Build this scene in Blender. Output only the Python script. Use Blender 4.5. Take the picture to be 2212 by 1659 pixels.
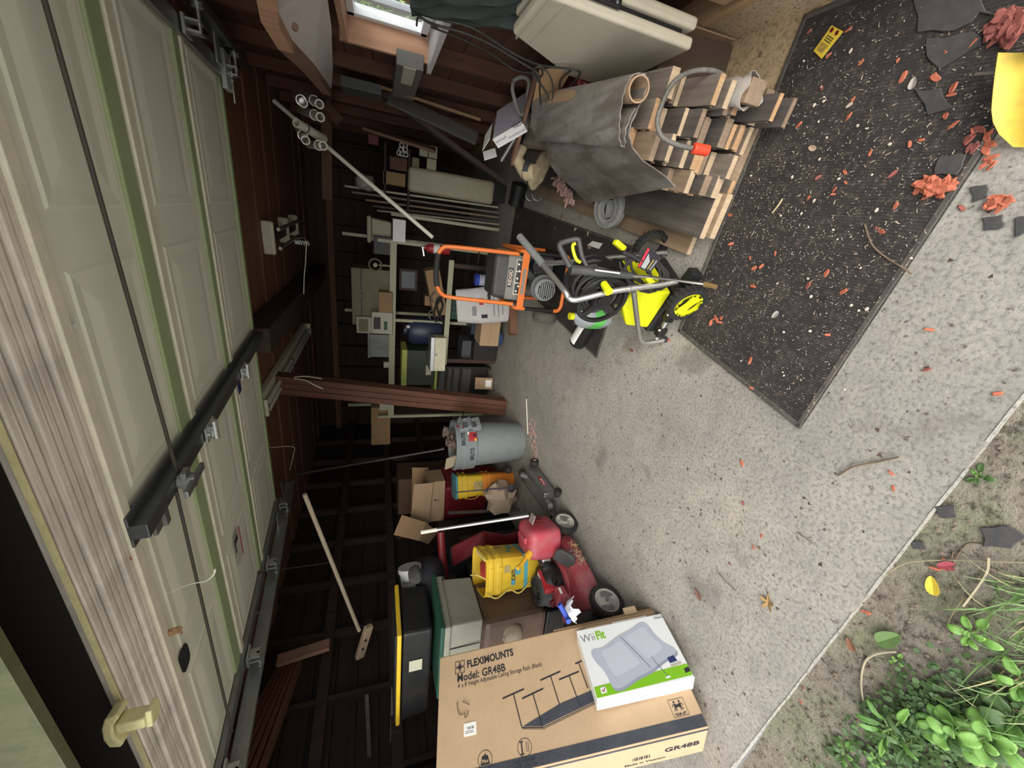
import bpy, bmesh, math, random
from mathutils import Vector, Matrix, Euler
random.seed(7)
R_ = math.radians
for o in list(bpy.data.objects): bpy.data.objects.remove(o)
scene = bpy.context.scene
COL = scene.collection

# ---------------------------------------------------------------- camera (phone held sideways, 1.5 m up)
FPX, PITCH, YAW, CAMH = 820.0, R_(19.5), R_(24.0), 1.5
FW = Vector((-math.sin(YAW)*math.cos(PITCH), math.cos(YAW)*math.cos(PITCH), -math.sin(PITCH)))
RT = Vector((math.cos(YAW), math.sin(YAW), 0))
UP = RT.cross(FW)
CPOS = Vector((0, 0, CAMH))
cd = bpy.data.cameras.new('camera'); cam = bpy.data.objects.new('camera', cd); COL.objects.link(cam)
cd.sensor_fit = 'HORIZONTAL'; cd.sensor_width = 36.0; cd.lens = 36.0*FPX/2212.0
cd.clip_start = 0.02; cd.clip_end = 200
cam.matrix_world = Matrix.Translation(CPOS) @ Matrix((-UP, RT, -FW)).transposed().to_4x4()
scene.camera = cam

# ---------------------------------------------------------------- light: hazy sky and a soft low sun behind the viewer
w = bpy.data.worlds.new('sky'); scene.world = w; w.use_nodes = True
bg = w.node_tree.nodes['Background']; bg.inputs[0].default_value = (0.93, 0.97, 1.0, 1); bg.inputs[1].default_value = 1.0
sd = bpy.data.lights.new('sun', 'SUN'); sd.energy = 1.9; sd.angle = R_(50); sd.color = (1.0, 0.93, 0.82)
sun = bpy.data.objects.new('sun', sd); COL.objects.link(sun)
sun.rotation_euler = (R_(62), 0, R_(16))
scene.view_settings.view_transform = 'Standard'
scene.view_settings.look = 'None'
scene.view_settings.gamma = 1.0
scene.view_settings.use_curve_mapping = False
scene.view_settings.exposure = 1.2

# ---------------------------------------------------------------- helpers: measured points in the place
def ray(x, y): return FW + RT*((829.5-y)/FPX) + UP*((1106-x)/FPX)
def az(x, y, z=0.0):
    r = ray(x, y); return CPOS + r*((z-CAMH)/r.z)
def ay(x, y, Y):
    r = ray(x, y); return CPOS + r*(Y/r.y)
def ax(x, y, X):
    r = ray(x, y); return CPOS + r*(X/r.x)
def V(*a): return Vector(a)

# ---------------------------------------------------------------- materials
MATS = {}
def node_mat(name):
    m = bpy.data.materials.new(name); m.use_nodes = True
    nt = m.node_tree; b = nt.nodes['Principled BSDF']
    return m, nt, b
def N(nt, t, **kw):
    n = nt.nodes.new(t)
    for k, v in kw.items():
        if k in n.inputs: n.inputs[k].default_value = v
        else: setattr(n, k, v)
    return n
def ramp(nt, fac, stops):
    r = nt.nodes.new('ShaderNodeValToRGB'); e = r.color_ramp.elements
    while len(e) < len(stops): e.new(0.5)
    for el, (p, c) in zip(e, stops):
        el.position = p; el.color = (c[0], c[1], c[2], 1) if not isinstance(c, (int, float)) else (c, c, c, 1)
    nt.links.new(fac, r.inputs[0]); return r
def coords(nt, scale=(1, 1, 1), rot=(0, 0, 0)):
    tc = nt.nodes.new('ShaderNodeTexCoord'); mp = nt.nodes.new('ShaderNodeMapping')
    mp.inputs['Scale'].default_value = scale; mp.inputs['Rotation'].default_value = rot
    nt.links.new(tc.outputs['Object'], mp.inputs[0]); return mp.outputs[0]
def noise(nt, vec, scale, detail=4, rough=0.6):
    n = N(nt, 'ShaderNodeTexNoise', Scale=scale, Detail=detail, Roughness=rough)
    nt.links.new(vec, n.inputs['Vector']); return n.outputs['Fac']
def mix(nt, fac, a, b, mode='MIX'):
    m = nt.nodes.new('ShaderNodeMix'); m.data_type = 'RGBA'; m.blend_type = mode
    if isinstance(fac, (int, float)): m.inputs[0].default_value = fac
    else: nt.links.new(fac, m.inputs[0])
    for s, i in ((a, 6), (b, 7)):
        if isinstance(s, tuple): m.inputs[i].default_value = (s[0], s[1], s[2], 1)
        else: nt.links.new(s, m.inputs[i])
    return m.outputs[2]
def bump(nt, b, h, strength=0.3, dist=0.01):
    n = N(nt, 'ShaderNodeBump', Strength=strength, Distance=dist)
    nt.links.new(h, n.inputs['Height']); nt.links.new(n.outputs[0], b.inputs['Normal'])
def paint(name, col, rough=0.5, metal=0.0, dirt=0.25, dcol=None, scale=9, bmp=0.0, spec=0.5):
    """a plain coat with blotchy dirt and wear"""
    if name in MATS: return MATS[name]
    m, nt, b = node_mat(name)
    v = coords(nt); n1 = noise(nt, v, scale, 5); n2 = noise(nt, v, scale*9, 3)
    d = dcol or tuple(c*0.45 for c in col)
    f = ramp(nt, n1, [(0.42, 0), (0.75, dirt)]).outputs[0]
    c = mix(nt, f, tuple(col), tuple(d))
    c = mix(nt, ramp(nt, n2, [(0.45, 0), (0.8, dirt*0.6)]).outputs[0], c, tuple(d))
    nt.links.new(c, b.inputs['Base Color'])
    b.inputs['Roughness'].default_value = rough; b.inputs['Metallic'].default_value = metal
    b.inputs['Specular IOR Level'].default_value = spec
    if bmp: bump(nt, b, n2, bmp, 0.004)
    MATS[name] = m; return m
def wood(name, c1, c2, scale=(3, 3, 3), axis=1, rough=0.75, grain=26, bmp=0.3, blot=0.3):
    """long grain along one local axis"""
    if name in MATS: return MATS[name]
    m, nt, b = node_mat(name)
    s = [grain, grain, grain]; s[axis] = grain*0.05
    v = coords(nt, tuple(s)); n1 = noise(nt, v, 1.0, 6, 0.65)
    v2 = coords(nt); n2 = noise(nt, v2, 4, 4)
    c = ramp(nt, n1, [(0.3, c1), (0.7, c2)]).outputs[0]
    dk = tuple(x*0.5 for x in c1)
    c = mix(nt, ramp(nt, n2, [(0.45, 0), (0.75, blot)]).outputs[0], c, dk)
    nt.links.new(c, b.inputs['Base Color']); b.inputs['Roughness'].default_value = rough
    bump(nt, b, n1, bmp, 0.004)
    MATS[name] = m; return m

# ---------------------------------------------------------------- mesh builder
I4 = Matrix.Identity(4)
def frame(o, ex, ey):
    ex = Vector(ex).normalized(); ey = Vector(ey); ey = (ey-ex*ey.dot(ex)).normalized(); ez = ex.cross(ey)
    m = Matrix((ex, ey, ez)).transposed().to_4x4(); m.translation = Vector(o); return m
def T(x, y=0, z=0, rx=0, ry=0, rz=0):
    if isinstance(x, Vector): loc = x; 
    else: loc = Vector((x, y, z))
    return Matrix.Translation(loc) @ Euler((R_(rx), R_(ry), R_(rz))).to_matrix().to_4x4()
def spline(pts, n=6, closed=False):
    P = [Vector(p) for p in pts]; out = []
    k = len(P)
    rng = range(k) if closed else range(k-1)
    for i in rng:
        if closed: a, b, c, d = P[(i-1) % k], P[i], P[(i+1) % k], P[(i+2) % k]
        else: a, b, c, d = P[max(i-1, 0)], P[i], P[i+1], P[min(i+2, k-1)]
        for j in range(n):
            t = j/n
            out.append(0.5*((2*b)+(c-a)*t+(2*a-5*b+4*c-d)*t*t+(3*b-a-3*c+d)*t**3))
    if not closed: out.append(P[-1])
    return out
class MB:
    def __init__(s): s.v = []; s.f = []
    def add(s, vs, fs, M=None):
        k = len(s.v)
        s.v += [(M @ Vector(p)) if M is not None else Vector(p) for p in vs]
        s.f += [tuple(i+k for i in f) for f in fs]; return s
    def box(s, c, d, M=None, taper=None):
        x, y, z = d[0]/2, d[1]/2, d[2]/2; c = Vector(c)
        tx, ty = taper or (1, 1)
        vs = [c+Vector((sx*x*(tx if sz > 0 else 1), sy*y*(ty if sz > 0 else 1), sz*z)) for sz in (-1, 1) for sx, sy in ((-1, -1), (1, -1), (1, 1), (-1, 1))]
        return s.add(vs, [(3, 2, 1, 0), (4, 5, 6, 7), (0, 1, 5, 4), (1, 2, 6, 5), (2, 3, 7, 6), (3, 0, 4, 7)], M)
    def beam(s, p0, p1, wd, th, up=(0, 0, 1)):
        p0, p1 = Vector(p0), Vector(p1); d = p1-p0
        u = Vector(up)
        if abs(d.normalized().dot(u.normalized())) > 0.99: u = Vector((0, 1, 0))
        return s.box((d.length/2, 0, 0), (d.length, wd, th), frame(p0, d, u.cross(d)))
    def cyl(s, p0, p1, r0, r1=None, n=14, cap=True):
        p0, p1 = Vector(p0), Vector(p1); r1 = r0 if r1 is None else r1; d = (p1-p0)
        a = Vector((0, 0, 1)) if abs(d.normalized().z) < 0.9 else Vector((1, 0, 0))
        x = d.cross(a).normalized(); y = d.cross(x).normalized()
        vs = []
        for p, r in ((p0, r0), (p1, r1)):
            for i in range(n):
                t = 2*math.pi*i/n; vs.append(p+x*(r*math.cos(t))+y*(r*math.sin(t)))
        fs = [(i, i+n, (i+1) % n+n, (i+1) % n) for i in range(n)]
        if cap: fs += [tuple(range(n)), tuple(range(2*n-1, n-1, -1))]
        return s.add(vs, fs)
    def tube(s, pts, r, n=8, closed=False, rf=None):
        P = [Vector(p) for p in pts]; k = len(P); vs = []; 
        x = None
        for i in range(k):
            if closed: t = (P[(i+1) % k]-P[i-1])
            else: t = P[min(i+1, k-1)]-P[max(i-1, 0)]
            t.normalize()
            if x is None:
                a = Vector((0, 0, 1)) if abs(t.z) < 0.9 else Vector((1, 0, 0)); x = t.cross(a).normalized()
            else:
                x = (x-t*x.dot(t)); x = x.normalized() if x.length > 1e-6 else t.orthogonal().normalized()
            y = t.cross(x); rr = r if rf is None else r*rf(i/(k-1))
            vs += [P[i]+x*(rr*math.cos(2*math.pi*j/n))+y*(rr*math.sin(2*math.pi*j/n)) for j in range(n)]
        fs = []
        for i in range(k if closed else k-1):
            a, b = i*n, ((i+1) % k)*n
            fs += [(a+j, a+(j+1) % n, b+(j+1) % n, b+j) for j in range(n)]
        if not closed: fs += [tuple(range(n-1, -1, -1)), tuple(range((k-1)*n, k*n))]
        return s.add(vs, fs)
    def lathe(s, prof, n=24, M=None, sq=None, cap=True):
        """profile (r, z) about local z; sq = superellipse power for squarish shapes"""
        vs = []; k = len(prof)
        for r, z in prof:
            for j in range(n):
                t = 2*math.pi*j/n; c, q = math.cos(t), math.sin(t)
                if sq:
                    e = (abs(c)**sq+abs(q)**sq)**(-1/sq); c *= e; q *= e
                vs.append((r*c, r*q, z))
        fs = [(i*n+j, i*n+(j+1) % n, (i+1)*n+(j+1) % n, (i+1)*n+j) for i in range(k-1) for j in range(n)]
        if prof[0] == prof[-1]: cap = False
        if cap and prof[0][0] > 1e-5: fs.append(tuple(range(n-1, -1, -1)))
        if cap and prof[-1][0] > 1e-5: fs.append(tuple(range((k-1)*n, k*n)))
        return s.add(vs, fs, M)
    def prism(s, poly, h, M=None):
        n = len(poly)
        vs = [(p[0], p[1], 0) for p in poly]+[(p[0], p[1], h) for p in poly]
        return s.add(vs, [tuple(range(n-1, -1, -1)), tuple(range(n, 2*n))]+[(i, (i+1) % n, (i+1) % n+n, i+n) for i in range(n)], M)
    def quad(s, a, b, c, d, th=0.0):
        a, b, c, d = map(Vector, (a, b, c, d))
        if not th: return s.add([a, b, c, d], [(0, 1, 2, 3)])
        n = (b-a).cross(d-a).normalized()*th
        return s.add([a, b, c, d, a-n, b-n, c-n, d-n], [(0, 1, 2, 3), (7, 6, 5, 4), (0, 4, 5, 1), (1, 5, 6, 2), (2, 6, 7, 3), (3, 7, 4, 0)])
    def sheet(s, rows, th=0.004):
        """grid of points made into a sheet with thickness"""
        m, n = len(rows), len(rows[0]); P = [[Vector(p) for p in r] for r in rows]
        top = []; bot = []
        for i in range(m):
            for j in range(n):
                du = P[min(i+1, m-1)][j]-P[max(i-1, 0)][j]; dv = P[i][min(j+1, n-1)]-P[i][max(j-1, 0)]
                nn = du.cross(dv); nn = nn.normalized() if nn.length > 1e-9 else Vector((0, 0, 1))
                top.append(P[i][j]); bot.append(P[i][j]-nn*th)
        k = m*n; fs = []
        for i in range(m-1):
            for j in range(n-1):
                a, b, c, d = i*n+j, (i+1)*n+j, (i+1)*n+j+1, i*n+j+1
                fs += [(a, b, c, d), (d+k, c+k, b+k, a+k)]
        for i in range(m-1):
            a, b = i*n, (i+1)*n; fs.append((b, a, a+k, b+k)); a, b = i*n+n-1, (i+1)*n+n-1; fs.append((a, b, b+k, a+k))
        for j in range(n-1):
            a, b = j, j+1; fs.append((a, b, b+k, a+k)); a, b = (m-1)*n+j, (m-1)*n+j+1; fs.append((b, a, a+k, b+k))
        return s.add(top+bot, fs)
    def blob(s, c, r, n=12, m=8, jit=0.0, seed=0, M=None, sq=None):
        rnd = random.Random(seed); vs = []; c = Vector(c)
        for i in range(1, m):
            ph = math.pi*i/m
            for j in range(n):
                t = 2*math.pi*j/n; k = 1+rnd.uniform(-jit, jit)
                d = Vector((math.sin(ph)*math.cos(t), math.sin(ph)*math.sin(t), math.cos(ph)))
                if sq:
                    e = sum(abs(q)**sq for q in d)**(-1/sq); d *= e
                vs.append(c+Vector((d.x*r[0]*k, d.y*r[1]*k, d.z*r[2]*k)))
        vs += [c+Vector((0, 0, r[2])), c-Vector((0, 0, r[2]))]
        a, b = len(vs)-2, len(vs)-1
        fs = [(i*n+j, (i+1)*n+j, (i+1)*n+(j+1) % n, i*n+(j+1) % n) for i in range(m-2) for j in range(n)]
        fs += [(a, j, (j+1) % n) for j in range(n)]+[(b, (m-2)*n+(j+1) % n, (m-2)*n+j) for j in range(n)]
        return s.add(vs, fs, M)
    def build(s, name, mat, parent=None, bevel=0.0, seg=2, smooth=None, world=False, sub=0):
        me = bpy.data.meshes.new(name)
        vs = s.v
        if world and parent is not None:
            iv = WM[parent.name].inverted(); vs = [iv @ p for p in vs]
        cen = Vector((0, 0, 0))
        if parent is None and vs:
            lo = Vector([min(p[i] for p in vs) for i in range(3)]); hi = Vector([max(p[i] for p in vs) for i in range(3)])
            cen = Vector(((lo.x+hi.x)/2, (lo.y+hi.y)/2, lo.z)); vs = [p-cen for p in vs]
        me.from_pydata([tuple(p) for p in vs], [], s.f); me.update()
        bm = bmesh.new(); bm.from_mesh(me); bmesh.ops.recalc_face_normals(bm, faces=bm.faces); bm.to_mesh(me); bm.free()
        o = bpy.data.objects.new(name, me); COL.objects.link(o)
        me.materials.append(mat)
        if smooth is not None:
            me.polygons.foreach_set('use_smooth', [True]*len(me.polygons))
            if smooth < 179: me.set_sharp_from_angle(angle=R_(smooth))
        if bevel:
            b = o.modifiers.new('bevel', 'BEVEL'); b.width = bevel; b.segments = seg; b.limit_method = 'ANGLE'; b.angle_limit = R_(35)
        if sub:
            b = o.modifiers.new('sub', 'SUBSURF'); b.levels = sub; b.render_levels = sub
        if parent is not None: o.parent = parent; WM[o.name] = WM[parent.name]
        else: o.location = cen; WM[o.name] = Matrix.Translation(cen)
        return o
WM = {}
def thing(name, label, cat, M=None, group=None, kind=None):
    o = bpy.data.objects.new(name, None); COL.objects.link(o); o.empty_display_size = 0.05
    if M is None: M = I4
    if isinstance(M, Vector): M = Matrix.Translation(M)
    o.matrix_world = M; WM[o.name] = M.copy()
    if kind: o['kind'] = kind
    else: tag(o, label, cat, group)
    return o
def tag(o, label, cat, group=None):
    o['label'] = label; o['category'] = cat
    if group: o['group'] = group
    return o
def struct(o): o['kind'] = 'structure'; return o
def lab(o, t): o['label'] = t; return o
def text(s, size, M, mat, parent, name='lettering', bold=0.0, align='LEFT', sx=1.0, world=False, shear=0.0):
    cu = bpy.data.curves.new('t', 'FONT'); cu.body = s; cu.size = size; cu.align_x = align; cu.offset = bold; cu.shear = shear
    cu.resolution_u = 3
    to = bpy.data.objects.new('t', cu); me0 = to.to_mesh()
    mb = MB(); mb.add([(p.co.x*sx, p.co.y, 0.0) for p in me0.vertices], [tuple(p.vertices) for p in me0.polygons], M)
    to.to_mesh_clear(); bpy.data.objects.remove(to); bpy.data.curves.remove(cu)
    me = mb
    return flat(me, name, mat, parent, world)
def flat(mb, name, mat, parent, world=False):
    """thin print: faces kept as they are"""
    me = bpy.data.meshes.new(name); vs = mb.v
    if world: iv = WM[parent.name].inverted(); vs = [iv @ p for p in vs]
    me.from_pydata([tuple(p) for p in vs], [], mb.f); me.update()
    o = bpy.data.objects.new(name, me); COL.objects.link(o); me.materials.append(mat)
    o.parent = parent; WM[o.name] = WM[parent.name]
    return o
def copy_tree(o, parent=None):
    c = o.copy(); COL.objects.link(c); c.parent = parent
    for ch in [k for k in bpy.data.objects if k.parent == o]: copy_tree(ch, c)
    return c
# ================================================================ materials used all over
def make_concrete(name, base, warm, dark=0.5, spots=True):
    m, nt, b = node_mat(name); v = coords(nt)
    n1 = noise(nt, v, 1.3, 5, 0.6); n2 = noise(nt, v, 9, 6, 0.7); n3 = noise(nt, v, 75, 4, 0.7)
    c = ramp(nt, n1, [(0.32, tuple(x*0.78 for x in base)), (0.55, base), (0.75, warm)]).outputs[0]
    c = mix(nt, ramp(nt, n2, [(0.35, 0.45), (0.6, 0.0)]).outputs[0], c, tuple(x*0.6 for x in base))
    c = mix(nt, ramp(nt, n3, [(0.30, 0.85), (0.52, 0.0)]).outputs[0], c, tuple(x*0.35 for x in base))
    c = mix(nt, ramp(nt, n3, [(0.60, 0.0), (0.78, 0.5)]).outputs[0], c, tuple(min(1, x*1.7) for x in base))
    if spots:
        n4 = noise(nt, coords(nt, (1, 1, 1), (0, 0, 0.4)), 34, 3, 0.6)
        c = mix(nt, ramp(nt, n4, [(0.29, 0.8), (0.37, 0.0)]).outputs[0], c, (0.075, 0.055, 0.042))
        n5 = noise(nt, coords(nt, (1, 1, 1), (0.3, 0, 1.4)), 3.1, 4, 0.6)
        c = mix(nt, ramp(nt, n5, [(0.28, 0.5), (0.40, 0.0)]).outputs[0], c, (0.13, 0.11, 0.09))
    nt.links.new(c, b.inputs['Base Color']); b.inputs['Roughness'].default_value = 0.9
    b.inputs['Specular IOR Level'].default_value = 0.25
    bump(nt, b, n3, 0.35, 0.004); return m
M_CONC = make_concrete('concrete', (0.385, 0.36, 0.32), (0.45, 0.41, 0.345))
M_WARMC = make_concrete('warm_lit_concrete', (0.60, 0.45, 0.28), (0.66, 0.50, 0.31), spots=True)  # warm light on curb and floor edge is put into this concrete colour
M_CLIN = make_concrete('pale_cement_line', (0.48, 0.46, 0.41), (0.54, 0.51, 0.45), spots=False)
def make_soil():
    m, nt, b = node_mat('soil'); v = coords(nt)
    n1 = noise(nt, v, 3, 6, 0.7); n2 = noise(nt, v, 38, 5, 0.75)
    c = ramp(nt, n1, [(0.3, (0.15, 0.125, 0.095)), (0.48, (0.25, 0.22, 0.175)), (0.60, (0.19, 0.20, 0.12)), (0.75, (0.34, 0.30, 0.25))]).outputs[0]
    c = mix(nt, ramp(nt, n2, [(0.34, 0.9), (0.50, 0.0)]).outputs[0], c, (0.045, 0.035, 0.027))
    c = mix(nt, ramp(nt, n2, [(0.62, 0.0), (0.72, 0.55)]).outputs[0], c, (0.34, 0.30, 0.25))
    nt.links.new(c, b.inputs['Base Color']); b.inputs['Roughness'].default_value = 0.95
    bump(nt, b, n2, 0.8, 0.012); return m
M_SOIL = make_soil()
def make_drive():
    m, nt, b = node_mat('driveway_gravel'); v = coords(nt); n2 = noise(nt, v, 20, 5, 0.75)
    nt.links.new(ramp(nt, n2, [(0.3, (0.34, 0.33, 0.30)), (0.7, (0.55, 0.53, 0.49))]).outputs[0], b.inputs['Base Color']); b.inputs['Roughness'].default_value = 0.9
    return m
M_DRIVE = make_drive()
M_PLANK = wood('ceiling_board', (0.13, 0.058, 0.032), (0.25, 0.115, 0.066), axis=0, grain=20)
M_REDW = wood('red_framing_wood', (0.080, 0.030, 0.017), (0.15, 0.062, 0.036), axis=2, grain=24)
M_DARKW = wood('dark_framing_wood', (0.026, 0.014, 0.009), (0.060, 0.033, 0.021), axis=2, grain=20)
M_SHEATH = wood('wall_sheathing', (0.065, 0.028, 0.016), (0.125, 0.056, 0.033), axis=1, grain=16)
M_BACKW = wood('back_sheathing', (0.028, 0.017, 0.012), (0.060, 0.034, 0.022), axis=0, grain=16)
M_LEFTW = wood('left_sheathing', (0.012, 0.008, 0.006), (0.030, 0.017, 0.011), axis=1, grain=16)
M_WEATH = wood('weathered_header', (0.50, 0.45, 0.39), (0.95, 0.88, 0.80), axis=0, grain=38, bmp=0.8, blot=0.6)
M_BRWOOD = wood('brown_stick', (0.16, 0.085, 0.055), (0.27, 0.15, 0.10), axis=0, grain=30)
M_TANWOOD = wood('tan_timber', (0.40, 0.24, 0.12), (0.56, 0.36, 0.19), axis=1, grain=30)
M_PINE = wood('window_pine', (0.36, 0.19, 0.11), (0.52, 0.30, 0.19), axis=2, grain=22)
M_GALV = paint('galvanised', (0.52, 0.54, 0.54), 0.38, 0.85, 0.3)
M_DSTEEL = paint('dark_steel', (0.14, 0.15, 0.16), 0.42, 0.75, 0.3)
M_STEEL = paint('grey_steel', (0.30, 0.31, 0.32), 0.4, 0.8, 0.35)
M_CHROME = paint('bright_metal', (0.75, 0.75, 0.74), 0.2, 1.0, 0.15)
M_ALU = paint('aluminium', (0.62, 0.62, 0.60), 0.35, 0.9, 0.3)
M_BLACK = paint('black_plastic', (0.008, 0.008, 0.009), 0.5, 0, 0.35, (0.03, 0.03, 0.03))
M_RUB = paint('black_rubber', (0.013, 0.013, 0.0135), 0.8, 0, 0.4, (0.05, 0.046, 0.042))
M_DGREY = paint('dark_grey_plastic', (0.042, 0.043, 0.046), 0.55, 0, 0.35, (0.09, 0.09, 0.09))
M_MGREY = paint('mid_grey', (0.22, 0.23, 0.24), 0.6, 0, 0.3)
M_WHITE = paint('white_paper', (0.80, 0.80, 0.78), 0.6, 0, 0.15, (0.6, 0.58, 0.52))
M_OFFW = paint('yellowed_white', (0.66, 0.63, 0.50), 0.5, 0, 0.35, (0.36, 0.32, 0.22))
M_PVC = paint('pvc_white', (0.70, 0.68, 0.58), 0.45, 0, 0.3, (0.4, 0.36, 0.27))
M_CARD = paint('cardboard', (0.36, 0.245, 0.15), 0.85, 0, 0.3, (0.30, 0.20, 0.12), 6)
M_DCARD = paint('old_cardboard', (0.30, 0.19, 0.10), 0.85, 0, 0.4, (0.18, 0.11, 0.06), 6)
M_INK = paint('black_ink', (0.02, 0.02, 0.025), 0.7, 0, 0.1)
M_NAVY = paint('dark_navy_print', (0.035, 0.04, 0.055), 0.7, 0, 0.3, (0.12, 0.12, 0.13))
M_RED = paint('red_paint', (0.42, 0.02, 0.03), 0.45, 0, 0.5, (0.20, 0.05, 0.05))
M_DRED = paint('dark_red_paint', (0.14, 0.008, 0.013), 0.5, 0, 0.4, (0.08, 0.01, 0.012))
M_YEL = paint('bucket_yellow', (0.68, 0.46, 0.03), 0.45, 0, 0.35, (0.40, 0.26, 0.04))
M_ORB = paint('bucket_orange', (0.72, 0.25, 0.03), 0.45, 0, 0.3)
M_ORANGE = paint('orange_tube', (0.78, 0.19, 0.035), 0.4, 0, 0.3, (0.45, 0.13, 0.04))
M_LIME = paint('lime_yellow', (0.72, 0.74, 0.01), 0.4, 0, 0.12, (0.5, 0.48, 0.05))
M_BLUE = paint('blue_cloth', (0.04, 0.08, 0.22), 0.9, 0, 0.5)
M_TEAL = paint('teal_print', (0.10, 0.36, 0.42), 0.5, 0, 0.2)
M_GREEN = paint('green_plastic', (0.012, 0.06, 0.04), 0.5, 0, 0.3)
M_BEIGE = paint('beige_metal', (0.33, 0.32, 0.21), 0.5, 0, 0.35, (0.26, 0.23, 0.15))
M_TAN = paint('tan_plastic', (0.50, 0.46, 0.36), 0.55, 0, 0.3, (0.34, 0.28, 0.19))

# ================================================================ the setting
def planks(parent, name, mat, origin, along, across, length, widths, th, gap=0.004, jit=0.006, rnd=random.Random(3), normal=None):
    """boards laid side by side: one object each"""
    along = Vector(along).normalized(); across = Vector(across).normalized(); p = Vector(origin)
    n = along.cross(across) if normal is None else Vector(normal)
    for w_ in widths:
        c = p+across*(w_/2)+n*(rnd.uniform(-jit, jit))
        mb = MB(); M = frame(c, along, across)
        mb.box((length/2, 0, 0), (length, w_-gap, th), M)
        # keep the grain axis local: build in the frame of the board
        ob = MB(); ob.box((length/2, 0, 0), (length, w_-gap, th))
        o = ob.build(name, mat, parent)
        o.matrix_local = WM[parent.name].inverted() @ M
        p += across*w_
def slab_y(x): return 0.432-0.03*(x+1.0)
floor = struct(MB().prism([(-4.2, slab_y(-4.2)), (1.4, slab_y(1.4)), (1.4, 7.28), (-4.2, 7.28)], 0.12, Matrix.Translation((0, 0, -0.12))).build('floor', M_CONC))
struct(MB().box((0.69, 2.1, -0.008), (0.42, 1.5, 0.02)).build('warm_light_strip', M_WARMC))  # thin patch over the same slab, tinted for warm light near the wall
# the slab lip has a thin pale line of new cement
rows = []
mb = MB(); rnd = random.Random(5); prev = None
for i in range(41):
    x = -2.9+i*0.085; yy = slab_y(x)+rnd.uniform(-0.0015, 0.0015); rows.append((x, yy))
for (x0, y0), (x1, y1) in zip(rows[:-1], rows[1:]):
    if rnd.random() < 0.85: mb.quad((x0, y0-0.001-rnd.random()*0.003, 0.0015), (x1, y1-0.001-rnd.random()*0.003, 0.0015), (x1, y1+0.002+rnd.random()*0.002, 0.002), (x0, y0+0.002+rnd.random()*0.002, 0.002), 0.004)
struct(mb.build('trim_1', M_CLIN))
ground = MB()
nx, ny = 60, 40
rnd = random.Random(9); vs = []; fs = []
for j in range(ny+1):
    for i in range(nx+1):
        x = -4.2+i*6.0/nx; y = -1.6+j*2.05/ny
        vs.append((x, y, -0.016+rnd.uniform(-0.006, 0.006)+0.006*math.sin(x*5)*math.cos(y*7)))
fs = [(j*(nx+1)+i, j*(nx+1)+i+1, (j+1)*(nx+1)+i+1, (j+1)*(nx+1)+i) for j in range(ny) for i in range(nx)]
ground.add(vs, fs); struct(ground.build('ground', M_SOIL, smooth=180))
struct(MB().box((0, -21.5, -0.08), (60, 40, 0.06)).build('driveway', M_DRIVE))
struct(MB().box((-17, 6, -0.08), (26, 15, 0.06)).add([], []).build('side_ground', M_DRIVE))
struct(MB().box((16.2, 6, -0.08), (30, 15, 0.06)).build('side_yard', M_DRIVE))

# right wall: curb, plate, studs and sheathing with the window
XW = 0.88
struct(MB().box((XW+0.12, 3.85, 0.09), (0.24, 6.3, 0.20)).build('curb_right', M_WARMC, bevel=0.012))
wr = thing('wall_right', None, None, V(XW, 0, 0), kind='structure')
WY0, WY1, WZ0, WZ1 = 2.30, 3.04, 1.20, 1.68
rnd = random.Random(11); zz = 0.24
while zz < 2.5:
    hgt = 0.185
    segs = [(0.75, 7.1)]
    if zz+hgt > WZ0 and zz < WZ1: segs = [(0.75, WY0), (WY1, 7.1)]
    for y0, y1 in segs:
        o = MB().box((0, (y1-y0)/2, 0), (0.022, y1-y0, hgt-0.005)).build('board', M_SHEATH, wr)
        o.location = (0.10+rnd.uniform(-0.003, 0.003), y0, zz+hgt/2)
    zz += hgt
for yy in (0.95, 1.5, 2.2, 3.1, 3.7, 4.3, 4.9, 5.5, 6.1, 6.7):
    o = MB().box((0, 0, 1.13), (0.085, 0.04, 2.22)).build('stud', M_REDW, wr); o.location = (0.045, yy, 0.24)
o = MB().box((0, 3.1, 0), (0.14, 6.2, 0.045)).build('sill_plate', M_TANWOOD, wr); o.location = (0.06, 0.75, 0.21)
for y0, y1, z0, z1 in ((0.75, WY0, 0.2, 2.6), (WY1, 7.2, 0.2, 2.6), (WY0, WY1, 0.2, WZ0), (WY0, WY1, WZ1, 2.6)):
    MB().box((0.13, (y0+y1)/2, (z0+z1)/2), (0.02, y1-y0, z1-z0)).build('backing', M_SHEATH, wr)
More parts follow.
